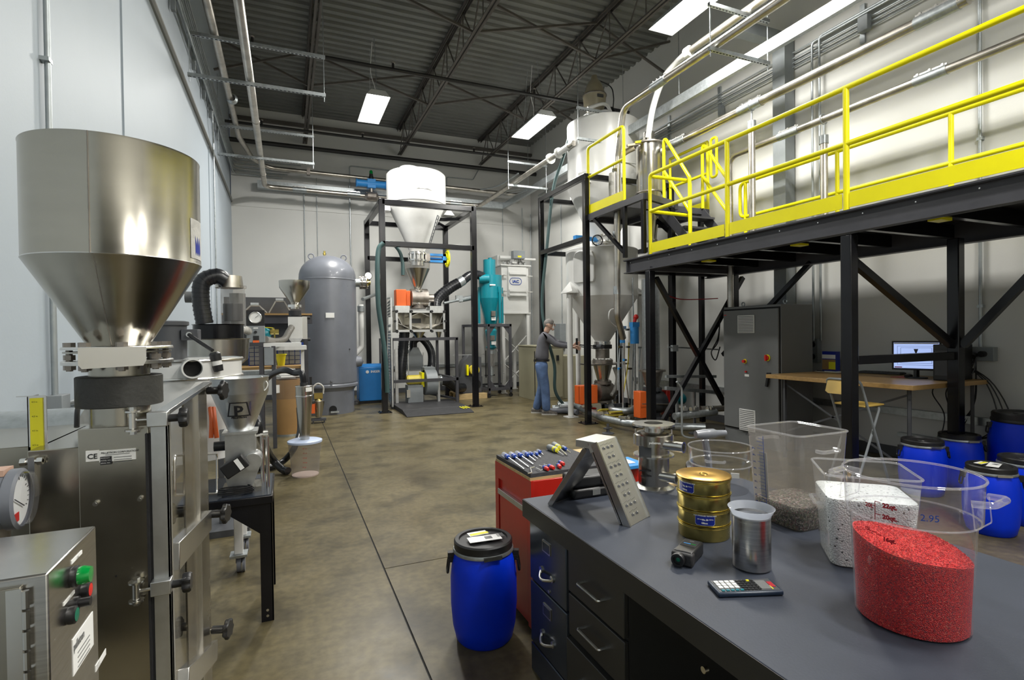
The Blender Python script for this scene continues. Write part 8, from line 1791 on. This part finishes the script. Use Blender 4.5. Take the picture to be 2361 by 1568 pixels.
# head
hc_ = lp(.122, 0, 1.645)
skin_fig('head', [body[4]+V((0, 0, -.02)), body[5], lp(.1, 0, 1.61), hc_+lp(-.01, 0, .0), hc_+lp(-.02, 0, .06)], [(0, 1), (1, 2), (2, 3), (3, 4)], [.06, .058, .068, (.108, .094), (.088, .078)], 'skin', t)
L_ = t.location
def hp2(f, s, z): return hc_+lp(f, s, z)+L_
B().tube([hp2(.07, 0, .03), hp2(.1, 0, -.012), hp2(.088, 0, -.02)], [.01, .014, .008], 10).build('nose', 'skin', t)
B().sphere(hp2(.055, 0, -.075), .03, sc=(1, 1, .8)).build('chin', 'skin', t)
B().bar(hp2(.088, -.022, -.045), hp2(.088, .022, -.045), .006).build('mouth', 'ink_red', t)
for s in (-1, 1):
    B().sphere(hp2(.0, .084*s, -.005), .028, sc=(.8, .35, 1.2)).build('ear', 'skin', t); B().sphere(hp2(.075, .032*s, .018), .011).build('eye', 'dial', t); B().sphere(hp2(.084, .032*s, .018), .005).build('pupil', 'ink', t)
    B().tube(rounded([hp2(.093, .012*s, .03), hp2(.088, .058*s, .03), hp2(.088, .058*s, .0), hp2(.093, .012*s, .0)], .01, closed=True), .0022, 6, closed=True).tube([hp2(.088, .058*s, .025), hp2(.0, .088*s, .02)], .0022, 6).build('glasses', 'ink', t)
# hair: short cap over the crown, back and sides, hairline above the forehead
b = B(); rings = []
for i in range(10):
    ph = PI*i/9*.98
    ring_ = []
    for k in range(28):
        th = 2*PI*k/28; c1, s1 = math.cos(th), math.sin(th)          # c1 = +1 is the face
        lim = .36+.36*(1-max(0, c1))**.6 if c1 > 0 else .86            # how far down the cap reaches
        a2_ = PI*lim*i/9; ring_.append(hp2(-.012+.098*math.sin(a2_)*c1, .086*math.sin(a2_)*s1, .03+.094*math.cos(a2_)))
    rings.append(ring_)
b.loft(rings, caps=False).build('hair', 'hair', t)
# hands with fingers around the lever
for s, wr in ((-1, body[10]), (1, body[14])):
    tip = ht+Sd*(.02*s)+V((0, 0, .035 if s > 0 else -.045)); d = (tip-wr).normalized()
    vs = [wr-d*.03, wr+d*.03, wr+d*.075]; es = [(0, 1), (1, 2)]; rad = [.028, (.036, .022), (.036, .022)]
    for k in range(4):
        z = V((0, 0, .028-.0185*k)); base = wr+d*.06+z; ln = (.9, 1, .95, .78)[k]
        i0 = len(vs); vs += [base+d*.03, base+d*(.03+.035*ln)-Sd*.008, base+d*(.035+.045*ln)-Sd*.03, base+d*.035-Sd*.036]; es += [(2, i0), (i0, i0+1), (i0+1, i0+2), (i0+2, i0+3)]; rad += [.0105, .0095, .0085, .0075]
    i0 = len(vs); vs += [wr+d*.035+V((0, 0, .03))-Sd*.02, wr+d*.07+V((0, 0, .045))-Sd*.035, wr+d*.1+V((0, 0, .03))-Sd*.04]; es += [(1, i0), (i0, i0+1), (i0+1, i0+2)]; rad += [.013, .011, .009]
    skin_fig('hand', vs, es, rad, 'skin', t)
# shoes
for k, a_ in enumerate(an):
    g = a_.copy(); g.z = 0; G_ = g+L_; fo = F
    def sp(f, w, z0, z1): return [G_+fo*f+Sd*(w*math.cos(2*PI*j/14))+V((0, 0, (z0+z1)/2+(z1-z0)/2*math.sin(2*PI*j/14))) for j in range(14)]
    sh = B().loft([sp(-.085, .025, .01, .08), sp(-.07, .04, .0, .1), sp(-.0, .043, .0, .12), sp(.06, .047, .0, .09), (sp(.13, .05, .0, .065)), sp(.18, .042, .0, .05), sp(.2, .02, .005, .035)]).build('shoe', 'shoe', t)
    B().loft([[G_+fo*f+Sd*w+V((0, 0, z)) for f, w in ((-.09, .035), (-.09, -.035), (.0, -.046), (.12, -.053), (.195, -.03), (.195, .03), (.12, .053), (.0, .046))] for z in (0, .022)]).build('sole', 'bag', sh)
import OpenImageIO as oiio, numpy as np, sys
im=oiio.ImageBuf('/workdir/render_main.png').get_pixels(oiio.FLOAT)[...,:3]*255
s=im.shape[1]/2361
for n,(x0,y0,x1,y1) in dict(backwall=(560,520,670,600),leftwall=(150,60,310,250),leftwall0=(10,60,90,250),lwfar=(420,350,480,600),rw_up=(1450,380,1500,430) ,rw_mid=(2100,330,2180,400),rw_far=(2300,700,2355,780),floor_mid=(1000,1000,1100,1100),floor_near=(700,1300,850,1500),floor_far=(1130,930,1200,950),bench=(1700,1430,1850,1520),bench2=(1350,1170,1400,1190),deck=(800,60,900,120),tank=(720,750,790,850),drum=(1080,1380,1150,1450),hopper=(80,380,180,520),hopcone=(150,640,350,700),silo=(920,420,990,450),yellow=(1720,505,1900,520),beam=(1600,600,1800,590),cab=(1680,900,1750,940),body=(200,1200,320,1300)).items():
  y0,y1=sorted((y0,y1)); print(n, im[int(y0*s):int(y1*s)+1,int(x0*s):int(x1*s)+1].mean((0,1)).round())
